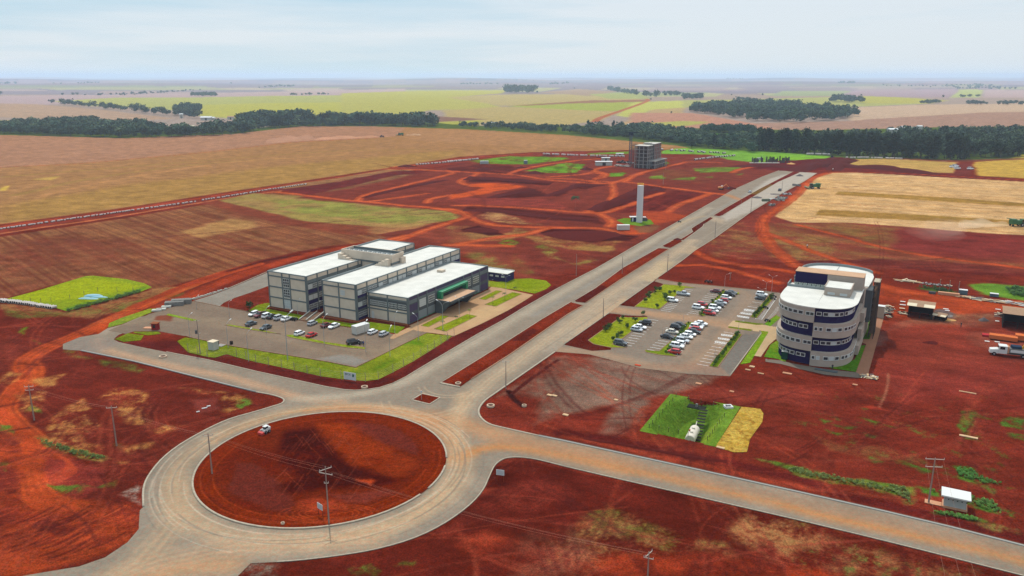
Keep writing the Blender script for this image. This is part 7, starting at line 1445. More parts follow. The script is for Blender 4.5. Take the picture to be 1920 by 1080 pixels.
shed(cp('F', 1172, 560), cp('F', 1450, 596), 9, 5.0, 'larger open shed with plain brown roof cut by the right edge', False)
lt = shed(cp('F', 545, 485), cp('F', 640, 505), 2.5, 1.6, 'low lean-to with pale sheet at the right side of the work shed', True, 'lean_to')
def boxes(name, px, py, rz, items, m_, label, cat, group=None, base=0):
    r = empty(name, (*G(px, py), base), rz, label, cat, group); x = MB()
    for (a, b, cc, d, e, f) in items: x.box(a, b, cc, d, e, f)
    x.build('pieces' if len(items) > 1 else 'body', m_, r); return r
rs6 = random.Random(17)
def pile(name, px, py, L_, W_, n, mats, label, cat, rz=None, long=2.5, h=.7, thick=.12):
    r = empty(name, (*G(px, py), 0), RZ if rz is None else rz, label, cat)
    for j, m_ in enumerate(mats):
        x = MB()
        for k in range(max(2, n // len(mats))):
            cx, cy, cz = rs6.uniform(-L_ / 2, L_ / 2), rs6.uniform(-W_ / 2, W_ / 2), rs6.uniform(.05, h) * (.5 + .5 * rs6.random()); a = rs6.uniform(-.35, .35) + (1.4 if rs6.random() < .15 else 0); l = long * rs6.uniform(.5, 1.1)
            x.bar((cx - math.cos(a) * l / 2, cy - math.sin(a) * l / 2, cz), (cx + math.cos(a) * l / 2, cy + math.sin(a) * l / 2, max(.05, cz + rs6.uniform(-.3, .3))), rs6.uniform(.15, .6), thick)
        prop(x.build('plank_heap' if j == 0 else 'sheet_heap', m_, r), kind='stuff')
    return r
pile('timber_pile', *cp('F', 310, 138), 8, 1.8, 40, [TIMBER, TINP], 'long pile of pale timber beyond the dirt road, right of the round office', 'pile', rz=RZ - .05, long=4)
pile('sack_pile', *cp('F', 530, 165), 7, 1.2, 34, [WHITEP, GREYC], 'row of white sacks and stones right of the long timber pile', 'pile', long=.7, thick=.3)
pile('stone_pile', *cp('F', 665, 178), 3, 1.5, 18, [GREYC, TINP], 'small heap of grey stones beyond the thin hedge', 'pile', long=.9, thick=.3)
pile('scrap_pile', *cp('F', 1010, 310), 13, 3, 60, [TIMBER, GREYC, TINP], 'large scrap heap of planks and grey sheets above the right shed', 'pile', rz=RZ - .1, long=4)
pile('scrap_pile', *cp('F', 1290, 345), 13, 4, 80, [WHITEP, PINKB, GREYC], 'scrap heap of white and pink sheets behind the right shed', 'pile', rz=RZ - .1, long=4)
pile('formwork_pile', *cp('F', 800, 280), 4, 2, 20, [TIMBER, PINKB], 'small pile of boards below the blue-grey container', 'pile', long=2)
boxes('board_stack', *cp('F', 680, 262), RZ + .02, [(-3.6, 3.6, -.7, .7, 0, 1.0)], PINKB, 'long tan stack of boards beside three thin poles', 'board stack')
for k, (a, b) in enumerate(((594, 225), (682, 235), (768, 245))):
    r = empty('thin_post', (*G(*cp('F', a, b)), 0), 0, ('left', 'middle', 'right')[k] + ' thin post of three standing by the tan board stack', 'post', 'thin posts by the board stack'); x = MB(); x.tube([(0, 0, 0), (0, 0, 4.6)], .1, 6); x.build('post', GREYC, r); x = MB(); x.tube([(0, 0, 4.6), (0, 0, 4.75)], .14, 6); x.build('cap', TIMBER, r)
container(*cp('F', 812, 255), 2.8, 1.8, 1.8, RZ, 'small blue-grey container right of the tan board stack', mat('blue_grey_container', alb((112, 130, 138)), .6))
container(*cp('F', 1098, 276), 2.8, 1.6, 1.2, RZ, 'low blue-grey container above the right scrap heap', mat('blue_grey_container', alb((112, 130, 138)), .6))
boxes('dark_tank', *cp('F', 528, 250), RZ, [(-1.2, 1.2, -.5, .5, .1, .9), (-1.1, -1, -.4, .4, 0, .1), (1, 1.1, -.4, .4, 0, .1)], DGREY, 'small dark grey tank left of the tan board stack', 'tank')
for k, (a, b, w_, lb) in enumerate([(259, 328, 1.7, 'white sheet lying upper left of the work shed'), (258, 358, 2, 'white sheet lying level with the shed eave'), (252, 390, 1.8, 'pale table of boards left of the work shed'), (655, 390, 1.7, 'white sheet right of the slag heap'), (668, 405, 1.5, 'lower white sheet right of the slag heap'), (1136, 394, 1.6, 'white sheet left of the larger shed'),
                                     (1128, 502, 1.2, 'pale sheet near the left post of the larger shed'), (1035, 688, 1.3, 'small pale board between the pink sheets and the truck'), (1128, 694, 1.4, 'pale board just above the truck cab')]):
    boxes('flat_sheet', *cp('F', a, b), RZ, [(-w_ / 2, w_ / 2, -.4, .4, .25 if k < 3 else .03, .35 if k < 3 else .12)], WHITEP if k != 2 else TINP, lb, 'sheet')
pile('debris_pile', *cp('F', 262, 432), 4, 3, 26, [DARKW, TINP], 'dark debris at the left side of the work shed', 'pile', long=1.2)
pile('debris_pile', *cp('F', 1150, 450), 3, 7, 30, [DARKW, TINP, GREYC], 'mixed debris at the left end of the larger shed', 'pile', long=1.4)
boxes('orange_skip', *cp('F', 1180, 676), RZ - .02, [(-3.8, 3.8, -1.2, 1.2, .3, 1.5), (-.3, .3, -1.25, 1.25, 1.5, 1.6)] + [(a, a + .1, -1.2, 1.2, 1.5, 1.56) for a in np.arange(-3.5, 3.5, .6)], ORNG, 'long low orange covered skip behind the white truck', 'container')
boxes('orange_skip', *cp('F', 1420, 690), RZ - .02, [(-3.8, 3.8, -1.3, 1.3, .3, 1.9)] + [(a, a + .1, -1.3, 1.3, 1.9, 1.96) for a in np.arange(-3.5, 3.5, .6)], ORNG, 'orange covered skip cut by the right edge behind the crane arm', 'container')
boxes('sheet_stack', *cp('F', 1042, 640), RZ, [(-1.6, 1.6, -1.0, 1.0, 0, .6)], PINKR, 'low stack of pink-red sheets left of the long orange skip', 'sheet stack')
def heap(px, py, r_, h, m_, label, name='gravel_heap'):
    n, k = 20, 6; V = [(0, 0, h)]; rr = random.Random(int(px * 7))
    for j in range(1, k + 1):
        for i in range(n): a = 6.283 * i / n; f = j / k; q = r_ * f * (1 + .14 * math.sin(a * 3 + px) + rr.uniform(-.07, .07)); V.append((q * math.cos(a), q * .7 * math.sin(a), max(-.05, h * (1 - f) ** .9 + rr.uniform(-.07, .07) * h * (1 - f)) if j < k else -.06))
    F_ = [(0, 1 + i, 1 + (i + 1) % n) for i in range(n)]; F4 = [(1 + (j - 1) * n + i, 1 + j * n + i, 1 + j * n + (i + 1) % n, 1 + (j - 1) * n + (i + 1) % n) for j in range(1, k) for i in range(n)]
    x = MB(); x.add(V, F_ + F4); o = x.build(name, m_, smooth=True); o.location = (*G(px, py), 0); return prop(o, label, 'heap')
GRV = mat('dark_gravel', alb((118, 108, 106)), .95, .2, 2); SND = mat('yellow_sand', alb((232, 176, 112)), .95, .12, 2); EAR = mat('dark_red_earth', alb((98, 36, 30)), .95, .22, 1.2); SLG = mat('grey_gravel', alb((150, 140, 134)), .95, .2, 2)
heap(*cp('F', 1000, 495), 1.8, 1.1, GRV, 'small dark gravel heap between the two sheds'); heap(*cp('F', 600, 445), 4, 1.0, SLG, 'broad grey gravel heap at the right end of the work shed'); heap(*cp('F', 690, 492), 2, .4, SND, 'low yellow sand spill below the gravel heap', 'sand_heap'); heap(*cp('F', 520, 700), 2.3, .5, EAR, 'low dark earth heap in the middle of the red yard', 'earth_heap')
for px, py, r_, h, lb in [(*cp('S', 1596, 160), 3.4, 1.6, 'grey gravel heap at the far end of the right carriageway'), (*cp('S', 1170, 378), 4, 1.1, 'dark grey gravel heap on the left side of the right carriageway'), (*cp('S', 1350, 342), 4, .5, 'low dark gravel spread on the right carriageway')]: heap(px, py, r_, h, GRV, lb)
for px, py, r_, h, lb in [(*cp('B', 360, 205), 8, 2.4, 'dark earth heap below the long pale container'), (*cp('B', 870, 240), 9, 2.2, 'dark earth heap left of the lower green plot'), (*cp('B', 1385, 205), 6, 2.6, 'dark earth heap at the right end of the green plots'), (*cp('B', 730, 185), 5, 1.6, 'dark earth heap just below the small grey container'), (*cp('B', 1000, 68), 8, 2, 'dark earth heap on the red road before the great field'), (*cp('B', 1550, 85), 7, 2.4, 'dark earth heap behind the white site sheds'),
                          (*cp('A', 1290, 118), 9, 1.8, 'dark earth heap by the fork of the red road'), (*cp('C', 1615, 685), 5, 1.9, 'dark earth heap beside the excavator'), (*cp('C', 790, 700), 7, 2.6, 'dark earth crest behind the water tower'), (*cp('B', 330, 810), 10, 1.5, 'broad dark earth mound on the straw slope'), (*cp('B', 1350, 860), 20, 1.0, 'long dark earth mound before the white site container'), (*cp('S', 375, 798), 2.2, 1.0, 'small dark earth heap in the median gap'),
                          (*cp('F', 1045, 0), 1, .3, None)]:
    if lb: heap(px, py, r_, h, EAR, lb, 'earth_heap')
def ridge(pts, wd, h, seed=1):
    P = resample(smooth_line(W(pts), 4), 5); n = len(P); T = np.gradient(P, axis=0); T /= np.linalg.norm(T, axis=1)[:, None] + 1e-9; Nn = np.stack([-T[:, 1], T[:, 0]], 1); rr = np.random.RandomState(seed); V = []; K_ = 7
    for k in range(n):
        e = min(1, k / 3, (n - 1 - k) / 3); hh = h * e * rr.uniform(.6, 1.15)
        for j in range(K_): s = -1 + 2 * j / (K_ - 1); V.append((*(P[k] + Nn[k] * (s * wd / 2 + rr.uniform(-.15, .15) * wd * .2)), -.08 if abs(s) == 1 else hh * (1 - s * s) ** .7 + rr.uniform(-.1, .1) * h * e))
    F_ = np.array([(k * K_ + j, k * K_ + j + 1, (k + 1) * K_ + j + 1, (k + 1) * K_ + j) for k in range(n - 1) for j in range(K_ - 1)])
    V = np.array(V); V[:, 2] += terrain(V[:, 0], V[:, 1]); return prop(mesh_np('earth_bank', V, F_, EAR, smooth=True), kind='structure')
ridge([(1500, 318), (1540, 312), (1640, 316), (1700, 322), (1760, 327)], 14, 3.2, 1); ridge([(1380, 312), (1440, 312), (1500, 316)], 12, 2.4, 2); ridge([(1490, 322), (1540, 306), (1590, 298)], 18, 4, 3); ridge([(1560, 320), (1580, 306), (1600, 300)], 14, 3.6, 4)
ridge(c('B', (190, 310), (270, 292), (640, 312), (1040, 335)), 9, 1.8, 5); ridge(c('B', (1230, 385), (1300, 365), (1570, 362)), 7, 2.0, 6); ridge(c('B', (400, 485), (640, 440), (820, 395)), 6, 1.2, 7); ridge(c('B', (980, 470), (1120, 425), (1250, 380)), 6, 1.4, 8)
ridge(c('C', (60, 930), (300, 850), (560, 740), (640, 700), (780, 662)), 11, 3.2, 9); ridge(c('B', (150, 610), (500, 620), (1000, 670), (1500, 700)), 7, 1.1, 10); ridge(c('A', (860, 430), (1200, 350), (1700, 250)), 6, 1.0, 11); ridge(c('H', (100, 345), (400, 395), (640, 440), (860, 470)), 1.4, .3, 12)
# thin red verge band above the pits: gravel windrows beside the pipe trench
def wheels(r, spots, rad, wid, par=None):
    m = MB(); m.tube([(0, -wid / 2, 0), (0, wid / 2, 0)], rad, 14); first = None; q = MB(); q.tube([(0, -wid / 2 - .03, 0), (0, wid / 2 + .03, 0)], rad * .5, 8)
    for (x_, y_) in spots:
        if first is None: first = m.build('wheel', TYRE, r); rm = q.build('rim', RIM, first); o = first
        else: o = first.copy(); COL.objects.link(o); e = rm.copy(); COL.objects.link(e); e.parent = o
        o.location = (x_, y_, rad)
a, _ = ang(cp('F', 1050, 800), cp('F', 1375, 836)); tk = empty('flatbed_truck', (*G(*cp('F', 1050, 800)), 0), a, 'white-nosed truck with long grey load bed and yellow loader arm at the right edge', 'truck')
x = MB(); x.add([(0, -1.1, .7), (2.2, -1.15, .7), (2.2, 1.15, .7), (0, 1.1, .7), (0.1, -1.0, 1.7), (2.2, -1.1, 2.0), (2.2, 1.1, 2.0), (.1, 1.0, 1.7)], [(0, 1, 2, 3), (4, 5, 6, 7), (0, 1, 5, 4), (1, 2, 6, 5), (2, 3, 7, 6), (3, 0, 4, 7)]); x.build('hood', WHITEP, tk)
B1('cab', WHITEP, tk, 2.2, 4.4, -1.25, 1.25, .8, 3.1); x = MB(); x.box(2.15, 2.2, -1.05, 1.05, 2.1, 2.9); x.box(2.5, 3.8, -1.29, -1.25, 2.1, 2.9); x.build('cab_window', CGLASS, tk)
B1('chassis', DGREY, tk, 2.2, 13.5, -1.0, 1.0, .75, 1.05); B1('load_bed', GREYC, tk, 4.9, 13.6, -1.3, 1.3, 1.3, 2.6); x = MB()
for q in (5.2, 9.4): x.box(q, q + 3.9, -1.36, -1.3, 1.5, 2.3)
x.build('side_panel', WHITEP, tk); B1('headboard', PINKB, tk, 4.45, 4.85, -1.25, 1.25, 1.05, 3.0); B1('dark_load', mat('dark_blue_load', (.02, .035, .06), .7), tk, 5.4, 8.0, -1.0, 1.0, 2.6, 3.3)
x = MB(); x.bar((8.2, 0, 2.4), (9.6, -.2, 5.2), .6); x.bar((9.6, -.2, 5.2), (13.5, -.3, 5.8), .5); x.build('loader_arm', YELM, tk); wheels(tk, [(1.2, -1.05), (1.2, 1.05), (8.6, -1.05), (8.6, 1.05), (11.4, -1.05), (11.4, 1.05)], .52, .4)
def combine(px, py, rz, label, sc=1.0):
    r = empty('combine_harvester', (*G(px, py), 0), rz, label, 'harvester'); x = MB(); x.box(-3.4, 2.2, -1.6, 1.6, 1.3, 3.4); x.box(-3.4, -.6, -1.3, 1.3, 3.4, 4.0); x.build('body', GRNM, r)
    B1('cab', CGLASS, r, 2.2, 3.8, -1.0, 1.0, 1.9, 3.7); B1('cab_roof', GRNM, r, 2.1, 4.0, -1.1, 1.1, 3.7, 3.9); x = MB(); x.bar((3.6, 0, 1.8), (5.2, 0, .7), 1.2, .6); x.build('feeder', GRNM, r)
    x = MB(); x.box(5.0, 5.9, -4.6, 4.6, .3, 1.1); x.tube([(5.9, -4.5, 1.0), (5.9, 4.5, 1.0)], .55, 8); x.build('header', mat('yellow_grey_header', alb((170, 160, 120)), .7), r); x = MB(); x.tube([(-.5, 1.6, 3.6), (-3.6, 3.6, 3.9)], .2, 6); x.build('unloading_auger', GRNM, r)
    wheels(r, [(2.3, -1.7), (2.3, 1.7)], .95, .7); x = MB()
    for s in (-1, 1): q = MB(); q.tube([(-2.6, s * 1.3 - .2, .6), (-2.6, s * 1.3 + .2, .6)], .6, 12); q.build('rear_wheel', TYRE, r)
    r.scale = (sc,) * 3; return r
combine(*cp('D', 888, 622), math.pi, 'green combine harvester at the left corner of the pale field', 1.0); combine(1905, 424, .03, 'green combine harvester raising dust at the right edge of the pale field', 1.0)
combine(752, 254, math.pi - .3, 'small distant combine harvester on the crest of the great field', .95)
tr2 = empty('farm_tractor', (*G(716, 257.5), 0), .1, 'distant tractor pulling a red dust trail across the great field', 'tractor'); x = MB(); x.box(-2.6, .6, -1.2, 1.2, 1.0, 2.3); x.box(.6, 3.0, -.6, .6, 1.0, 2.1); x.build('body', mat('dark_red_tractor', (.08, .03, .02), .6), tr2); B1('cab', CGLASS, tr2, -1.0, .7, -.8, .8, 2.3, 3.3); wheels(tr2, [(-1.2, -1.2), (-1.2, 1.2), (2.2, -1), (2.2, 1)], .85, .5)
ex = empty('excavator', (*G(*cp('C', 1510, 690)), 0), math.pi + .2, 'orange and white excavator working left of the avenue', 'excavator'); x = MB(); x.box(-2, 2, -1.5, -.9, 0, .9); x.box(-2, 2, .9, 1.5, 0, .9); x.box(-1.2, 1.2, -.9, .9, .5, 1.0); x.build('tracks', TYRE, ex)
B1('house', mat('orange_machine_paint', (.55, .20, .05), .5), ex, -2.3, 1.2, -1.4, 1.4, 1.0, 2.3); B1('cab', WHITEP, ex, .2, 1.7, .3, 1.4, 2.3, 3.2); x = MB(); x.bar((1.2, -.3, 2.0), (4.2, -.3, 4.6), .45); x.bar((4.2, -.3, 4.6), (6.4, -.3, 2.0), .38); x.build('boom', mat('orange_machine_paint', (.55, .20, .05), .5), ex); B1('bucket', DGREY, ex, 5.8, 6.9, -.9, .3, .8, 2.0); ex.scale = (.85,) * 3; ex.rotation_euler = (0, 0, -.1)
a, _ = ang((505, 806), (489, 814)); sk = empty('skid_loader', (*G(498, 812), .12), a, 'small red and white skid loader on the upper left rim of the roundabout island', 'loader')
x = MB(); x.box(-1.3, .9, -.65, .65, .35, 1.15); x.box(-1.5, -.9, -.6, .6, .9, 1.5); x.build('body', WHITEP, sk); B1('cab', CGLASS, sk, -.7, .4, -.5, .5, 1.15, 1.95); B1('cab_roof', WHITEP, sk, -.95, .55, -.6, .6, 1.95, 2.08)
x = MB()
for s in (-.72, .72): x.bar((-1.2, s, 1.5), (1.2, s, 1.15), .16); x.bar((1.2, s, 1.15), (1.6, s, .4), .16)
x.build('lift_arms', WHITEP, sk); x = MB(); x.add([(1.3, -.95, .1), (2.2, -.95, .15), (2.1, -.95, .75), (1.4, -.95, .95), (1.3, .95, .1), (2.2, .95, .15), (2.1, .95, .75), (1.4, .95, .95)], [(0, 1, 2, 3), (4, 5, 6, 7), (0, 1, 5, 4), (1, 2, 6, 5), (2, 3, 7, 6), (3, 0, 4, 7)]); x.build('bucket', REDM, sk); wheels(sk, [(-.75, -.8), (-.75, .8), (.5, -.8), (.5, .8)], .4, .3); sk.scale = (.8,) * 3
pv_ = [G(*cp('H', 655, 335)), G(*cp('H', 700, 245))]; ctr = ((pv_[0][0] + pv_[1][0]) / 2, (pv_[0][1] + pv_[1][1]) / 2); a = math.atan2(pv_[1][1] - pv_[0][1], pv_[1][0] - pv_[0][0])
tn = empty('horizontal_tank', (ctr[0] + .4, ctr[1] + 1.2, -3.6), a, 'cream horizontal tank lying in the grassy hollow', 'tank'); CREAM = mat('cream_tank_paint', alb((246, 234, 216)), .6)
x = MB(); x.tube([(-4.9, 0, 1.9), (-4.6, 0, 1.9), (4.3, 0, 1.9), (4.7, 0, 1.9), (5.0, 0, 1.9)], [1.55, 1.75, 1.75, 1.4, .7], 22); x.build('shell', CREAM, tn, smooth=False)
for q in (-2.2, 1.2): x = MB(); x.tube([(q, 0, 3.4), (q, 0, 4.1)], .55, 12); x.build('manhole_neck', CREAM, tn)
x = MB(); x.tube([(-1.0, .9, 3.4), (-1.0, .9, 4.0)], .3, 8); x.build('valve', mat('rusty_valve', alb((200, 110, 80)), .7), tn); x = MB(); x.tube([(5.0, 0, 2.6), (7.6, 0, 3.6)], .16, 8); x.build('outlet_pipe', CREAM, tn); x = MB(); x.tube([(-5.6, .3, 1.6), (-4.7, .3, 2.2)], .12, 6); x.build('outlet_pipe', CREAM, tn)
for q in (-3.2, 2.8): B1('saddle', CONC, tn, q - .3, q + .3, -1.5, 1.5, -.3, .9)
tn.scale = (.68,) * 3
stp = [G(*cp('H', 738, 195)), G(*cp('H', 700, 288))]; st = empty('hollow_steps', (*stp[0], 0), math.atan2(stp[1][1] - stp[0][1], stp[1][0] - stp[0][0]), 'dark steps leading down into the hollow beside the cream tank', 'steps'); Ls = math.hypot(stp[1][0] - stp[0][0], stp[1][1] - stp[0][1])
for k in range(11):
    x = MB(); z = .1 - k * .36; x.box(Ls * k / 11, Ls * (k + .55) / 11, -1.0, 1.0, z - .12, z + .06); x.build('step', mat('dark_stone_step', (.035, .034, .03), .9), st)
r = boxes('pit_chamber', *cp('H', 700, 180), RZ, [(-2.2, 2.2, -1.1, 1.1, -.1, .12)], mat('dark_pit', (.02, .022, .018), .95), 'dark sunken chamber with valve above the grassy hollow', 'chamber'); x = MB(); x.tube([(0, 0, .1), (0, 0, .9)], .3, 8); x.build('valve', GREYC, r)
r = empty('concrete_ring', (*G(*cp('H', 868, 182)), 0), .1, 'small square concrete opening at the upper right of the grass square', 'manhole'); x = MB()
for q in ((-1, 1, -.9, -.6), (-1, 1, .6, .9), (-1, -.7, -.6, .6), (.7, 1, -.6, .6)): x.box(q[0], q[1], q[2], q[3], 0, .5)
x.build('frame', WHITEP, r); B1('opening', DARKW, r, -.7, .7, -.6, .6, 0, .1)
sp0 = empty('boundary_post'); x = MB(); x.tube([(0, 0, 0), (0, 0, 1.1)], .07, 6); x.build('post', mat('grey_green_post', alb((92, 96, 60)), .9), sp0); used = False
x = MB(); x.tube([(0, 0, 1.1), (0, 0, 1.2)], .09, 6); x.build('cap', GREYC, sp0)
for t0, t1, n in (((590, 128), (447, 292), 8), ((447, 292), (757, 358), 6), ((757, 358), (860, 215), 8), ((855, 190), (590, 128), 4)):
    for k in range(n):
        t = k / n; o = copy_tree(sp0) if used else sp0; used = True; o.location = (*G(*cp('H', t0[0] + (t1[0] - t0[0]) * t, t0[1] + (t1[1] - t0[1]) * t)), 0); prop(o, 'short post in the ring around the grassy hollow', 'post', 'short posts around the grassy hollow')
a, L_ = ang(cp('I', 820, 712), cp('I', 940, 738)); hb = empty('transformer_hut', (*G(*cp('I', 820, 712)), 0), a, 'long grey transformer hut with bright white roof beside the south-east road', 'hut')
B1('wall', mat('blue_grey_render', alb((196, 196, 190)), .85, .06, 1), hb, 0, L_, 0, 2.4, 0, 2.5); B1('roof', WHITEP, hb, -.6, L_ + .6, -.7, 3.1, 2.5, 2.75)
for k in range(5): B1('vent', DARKW, hb, .6 + k * L_ / 5, .8 + k * L_ / 5, -.04, 0, 1.7, 1.9)
B1('plinth', PINKB, hb, -.25, L_ + .25, -.25, 2.6, 0, .35); B1('apron', PINKB, hb, -3.2, -.3, 0, 1.6, 0, .12)
a, L_ = ang(cp('M', 1562, 703), cp('M', 1612, 712)); hw = empty('cube_hut', (*G(*cp('M', 1562, 703)), 0), a, 'small white cube hut with flat roof on the front lawn', 'hut'); B1('wall', HUTW, hw, 0, 2.2, 0, 2.1, 0, 2.5); B1('roof', TINP, hw, -.12, 2.32, -.12, 2.22, 2.5, 2.65); B1('door', HUTW, hw, .7, 1.5, -.04, 0, .1, 2.0)
boxes('concrete_pad', *cp('M', 1655, 672), a, [(-1.2, 1.2, -1.0, 1.0, 0, .2)], CONC, 'concrete pad right of the white cube hut', 'pad')
boxes('dark_bin', *cp('E', 1568, 562), a, [(-.35, .35, -.35, .35, 0, 1.0)], DARKW, 'dark bin on the kerb right of the white cube hut', 'bin')
gb = empty('guard_booth', (*G(*cp('E', 812, 415)), 0), -.1, 'small dark red guard booth at the car park entrance', 'booth'); B1('wall', mat('dark_red_render', alb((170, 50, 48)), .85), gb, -.95, .95, -.9, .9, 0, 2.2); B1('roof', mat('brown_slab', alb((160, 96, 66)), .9), gb, -1.25, 1.25, -1.15, 1.15, 2.2, 2.35); B1('window', DARKW, gb, -.4, .4, -.94, -.9, .8, 1.8)
boxes('slab', *cp('E', 740, 402), -.1, [(-1.5, 1.5, -.9, .9, 0, .25)], PINKB, 'pink slab lying left of the dark red guard booth', 'slab')
# pallets of blocks by the access road
for k, (a_, b_, l_, h_, lb) in enumerate([(1000, 172, 3.2, 1.4, 'left part of the dark block stack by the access road'), (1070, 155, 3.4, 1.6, 'right part of the dark block stack by the access road')]): boxes('block_stack', *cp('E', a_, b_), .25, [(-l_, l_, -1.2, 1.2, 0, h_)] + [(-l_ + j * .9, -l_ + .75 + j * .9, -1.23, 1.23, .1, h_ + .05) for j in range(int(l_ / .45))], GREYC, lb, 'block stack')
for a_, b_, lb in ((918, 192, 'white slab stack left of the dark block stack'), (865, 218, 'small pale slab stack next to the grass tip'), (822, 228, 'smallest pale slab stack at the grass tip')): boxes('slab_stack', *cp('E', a_, b_), .25, [(-1.6, 1.6, -.9, .9, 0, .5)], HUTW, lb, 'slab stack')
x0 = [(1140, 120), (1170, 110), (1200, 100), (1230, 92), (1440, 30), (1480, 20), (1500, 12)]
r = empty('rubble', (*G(*cp('E', 1180, 112)), 0), .25, 'line of pale rubble along the upper edge of the access road', 'rubble'); x = MB(); o_ = np.array(G(*cp('E', 1180, 112)))
for q in range(46):
    t = rs6.random(); p_ = np.array(G(*cp('E', 1130 + 390 * t, 128 - 118 * t))) - o_; s = rs6.uniform(.15, .5); ca, sa_ = math.cos(-.25), math.sin(-.25); p_ = (p_[0] * ca - p_[1] * sa_, p_[0] * sa_ + p_[1] * ca); x.box(p_[0] - s, p_[0] + s, p_[1] - s * .6, p_[1] + s * .6, 0, s)
prop(x.build('stones', HUTW, r), kind='stuff')
# stairs with pale side rails below the left wing
a, b = G(562, 600.5), G(583, 588.5); d = math.atan2(b[1] - a[1], b[0] - a[0]); sr = empty('entrance_stairs', (*a, 0), d, 'entrance stairs with three pale sloping rails between the left and middle wings', 'stairs')
x = MB(); Ls = math.hypot(b[0] - a[0], b[1] - a[1])
for k in range(8): x.box(Ls * k / 8, Ls, -5.2, .4, k * .09, k * .09 + .12)
x.build('steps', mat('brown_step', alb((150, 118, 96)), .9), sr)
for q in (.2, -2.4, -5.0): x = MB(); x.bar((0, q, .35), (Ls, q, 1.15), .26, .3); x.build('side_rail', HUTW, sr)
# loose boards and pads
for k, (kk, a_, b_, l_, w_, m_, lb) in enumerate([('I', 955, 340, 3.4, .7, TIMBER, 'long pale timber box lying among green weeds'), ('I', 950, 103, 3.6, .35, TIMBER, 'thin pale plank lying on the red ground far right'), ('H', 270, 143, .9, .7, TIMBER, 'single pale board above the gravel patch edge'), ('H', 710, 56, 1.4, .8, PINKB, 'pale board beyond the grass square upper edge'), ('H', 887, 98, 1.0, .6, PINKB, 'small pale board upper right of the grass square'),
                                                  ('U', 1490, 678, 1.2, .8, TIMBER, 'left pale board of a pair on the gravel patch'), ('U', 1535, 684, 1.2, .7, TIMBER, 'right pale board of a pair on the gravel patch'), ('U', 1634, 856, 1.3, .8, TIMBER, 'pale board on the red ground near the gravel patch'), ('L', 521, 924, 1.5, .7, mat('orange_red_tarp', alb((222, 84, 50)), .8), 'orange red tarp on the lane below the right car park'),
                                                  ('H', 828, 398, 1.6, .7, TIMBER, 'pale board at the lower corner of the dry turf'), ('L', 1485, 935, 1.3, .9, TIMBER, 'upper pale board below the long footpath'), ('L', 1450, 962, 1.3, .5, TIMBER, 'lower pale board below the long footpath'), ('L', 1558, 993, 1.5, .4, TIMBER, 'pale board on the red soil right of a pair'), ('L', 1782, 992, 2.2, .8, PINKB, 'long pink board on the red soil before the round office'), ('I', 350, 62, 1.1, .6, PINKB, 'small pink board on the red slope below the corner rubble'),
                                                  ('J', 1090, 187, 1.2, .25, WHITEP, 'white plank left in a small heap above the roundabout'), ('J', 1055, 206, .7, .25, WHITEP, 'short white plank at the left of the heap above the roundabout'), ('J', 1112, 176, .8, .3, WHITEP, 'white plank right in a small heap above the roundabout'), ('L', 175, 0, .1, .1, None, None)]):
    if m_: boxes('loose_board', *cp(kk, a_, b_), RZ - .05 if k < 15 else .6, [(-l_ * .55, l_ * .55, -w_ * .55, w_ * .55, .02, .2)], m_, lb, 'board')
pile('debris_pile', *cp('I', 425, 22), 4, 2.6, 36, [TIMBER, TINP, GREYC], 'heap of pale rubble at the corner of the round office path', 'pile', long=1.4)
pile('equipment_heap', *cp('F', 108, 420), 3.5, 13, 90, [GREYC, DARKW, TINP], 'cluttered strip of pipes and tools right of the round office', 'pile', long=1.8, h=1.4)
rc = boxes('cabinet', *cp('F', 52, 466), RZ, [(-1.0, 1.0, -1.0, 1.0, 0, 4.0)], mat('beige_cabinet', alb((214, 196, 176)), .8), 'tall beige site cabinet with white top right of the round office', 'cabinet'); B1('roof', WHITEP, rc, -1.15, 1.15, -1.15, 1.15, 4.0, 4.15)
rc = boxes('dark_green_shelter', *Q([(255, 690)], 1440, 590, 8.309)[0], RZ, [(-.8, .8, -.7, .7, 0, 2.4)], mat('very_dark_green', (.012, .045, .03), .7), 'dark green box shelter by the lower left of the round office', 'shelter')
B1('roof', HUTW, rc, -.9, .9, -.8, .8, 2.4, 2.5)
boxes('drain_grille', *Q([(935, 880)], 1440, 590, 8.309)[0], RZ, [(-3.5, 2.5, -.7, .7, .02, .25)], DGREY, 'grey grating heap on the path before the round office', 'grating')
# manhole rings
def ring(kk, a_, b_, rr_, lb):
    r = empty('manhole_ring', (*G(*cp(kk, a_, b_)), 0), 0, lb, 'manhole'); m = MB(); n = 18
    for k in range(n):
        t0, t1 = 6.283 * k / n, 6.283 * (k + 1) / n; m.prism([(rr_ * math.cos(t0), rr_ * math.sin(t0)), (rr_ * math.cos(t1), rr_ * math.sin(t1)), (rr_ * .7 * math.cos(t1), rr_ * .7 * math.sin(t1)), (rr_ * .7 * math.cos(t0), rr_ * .7 * math.sin(t0))], 0, .45)
    m.build('ring', mat('pale_concrete_ring', alb((226, 196, 168)), .9), r); m = MB(); m.tube([(0, 0, 0), (0, 0, .2)], rr_ * .69, 14); m.build('well', EAR, r)
ring('U', 960, 778, 1.0, 'concrete manhole ring on the red corner right of the junction'); ring('U', 1262, 777, .6, 'small manhole ring at the end of the trench'); ring('U', 668, 577, .8, 'manhole ring inside the near tip of the median'); ring('Gc', 578, 77, .9, 'manhole ring in the verge below the sign board'); ring('Gc', 143, 805, .35, 'tiny pale ring at the lower rim of the island'); ring('E', 884, 692, 1.1, 'drum-shaped pale manhole on the west road')
SKIN = mat('skin', (.30, .17, .11), .7)
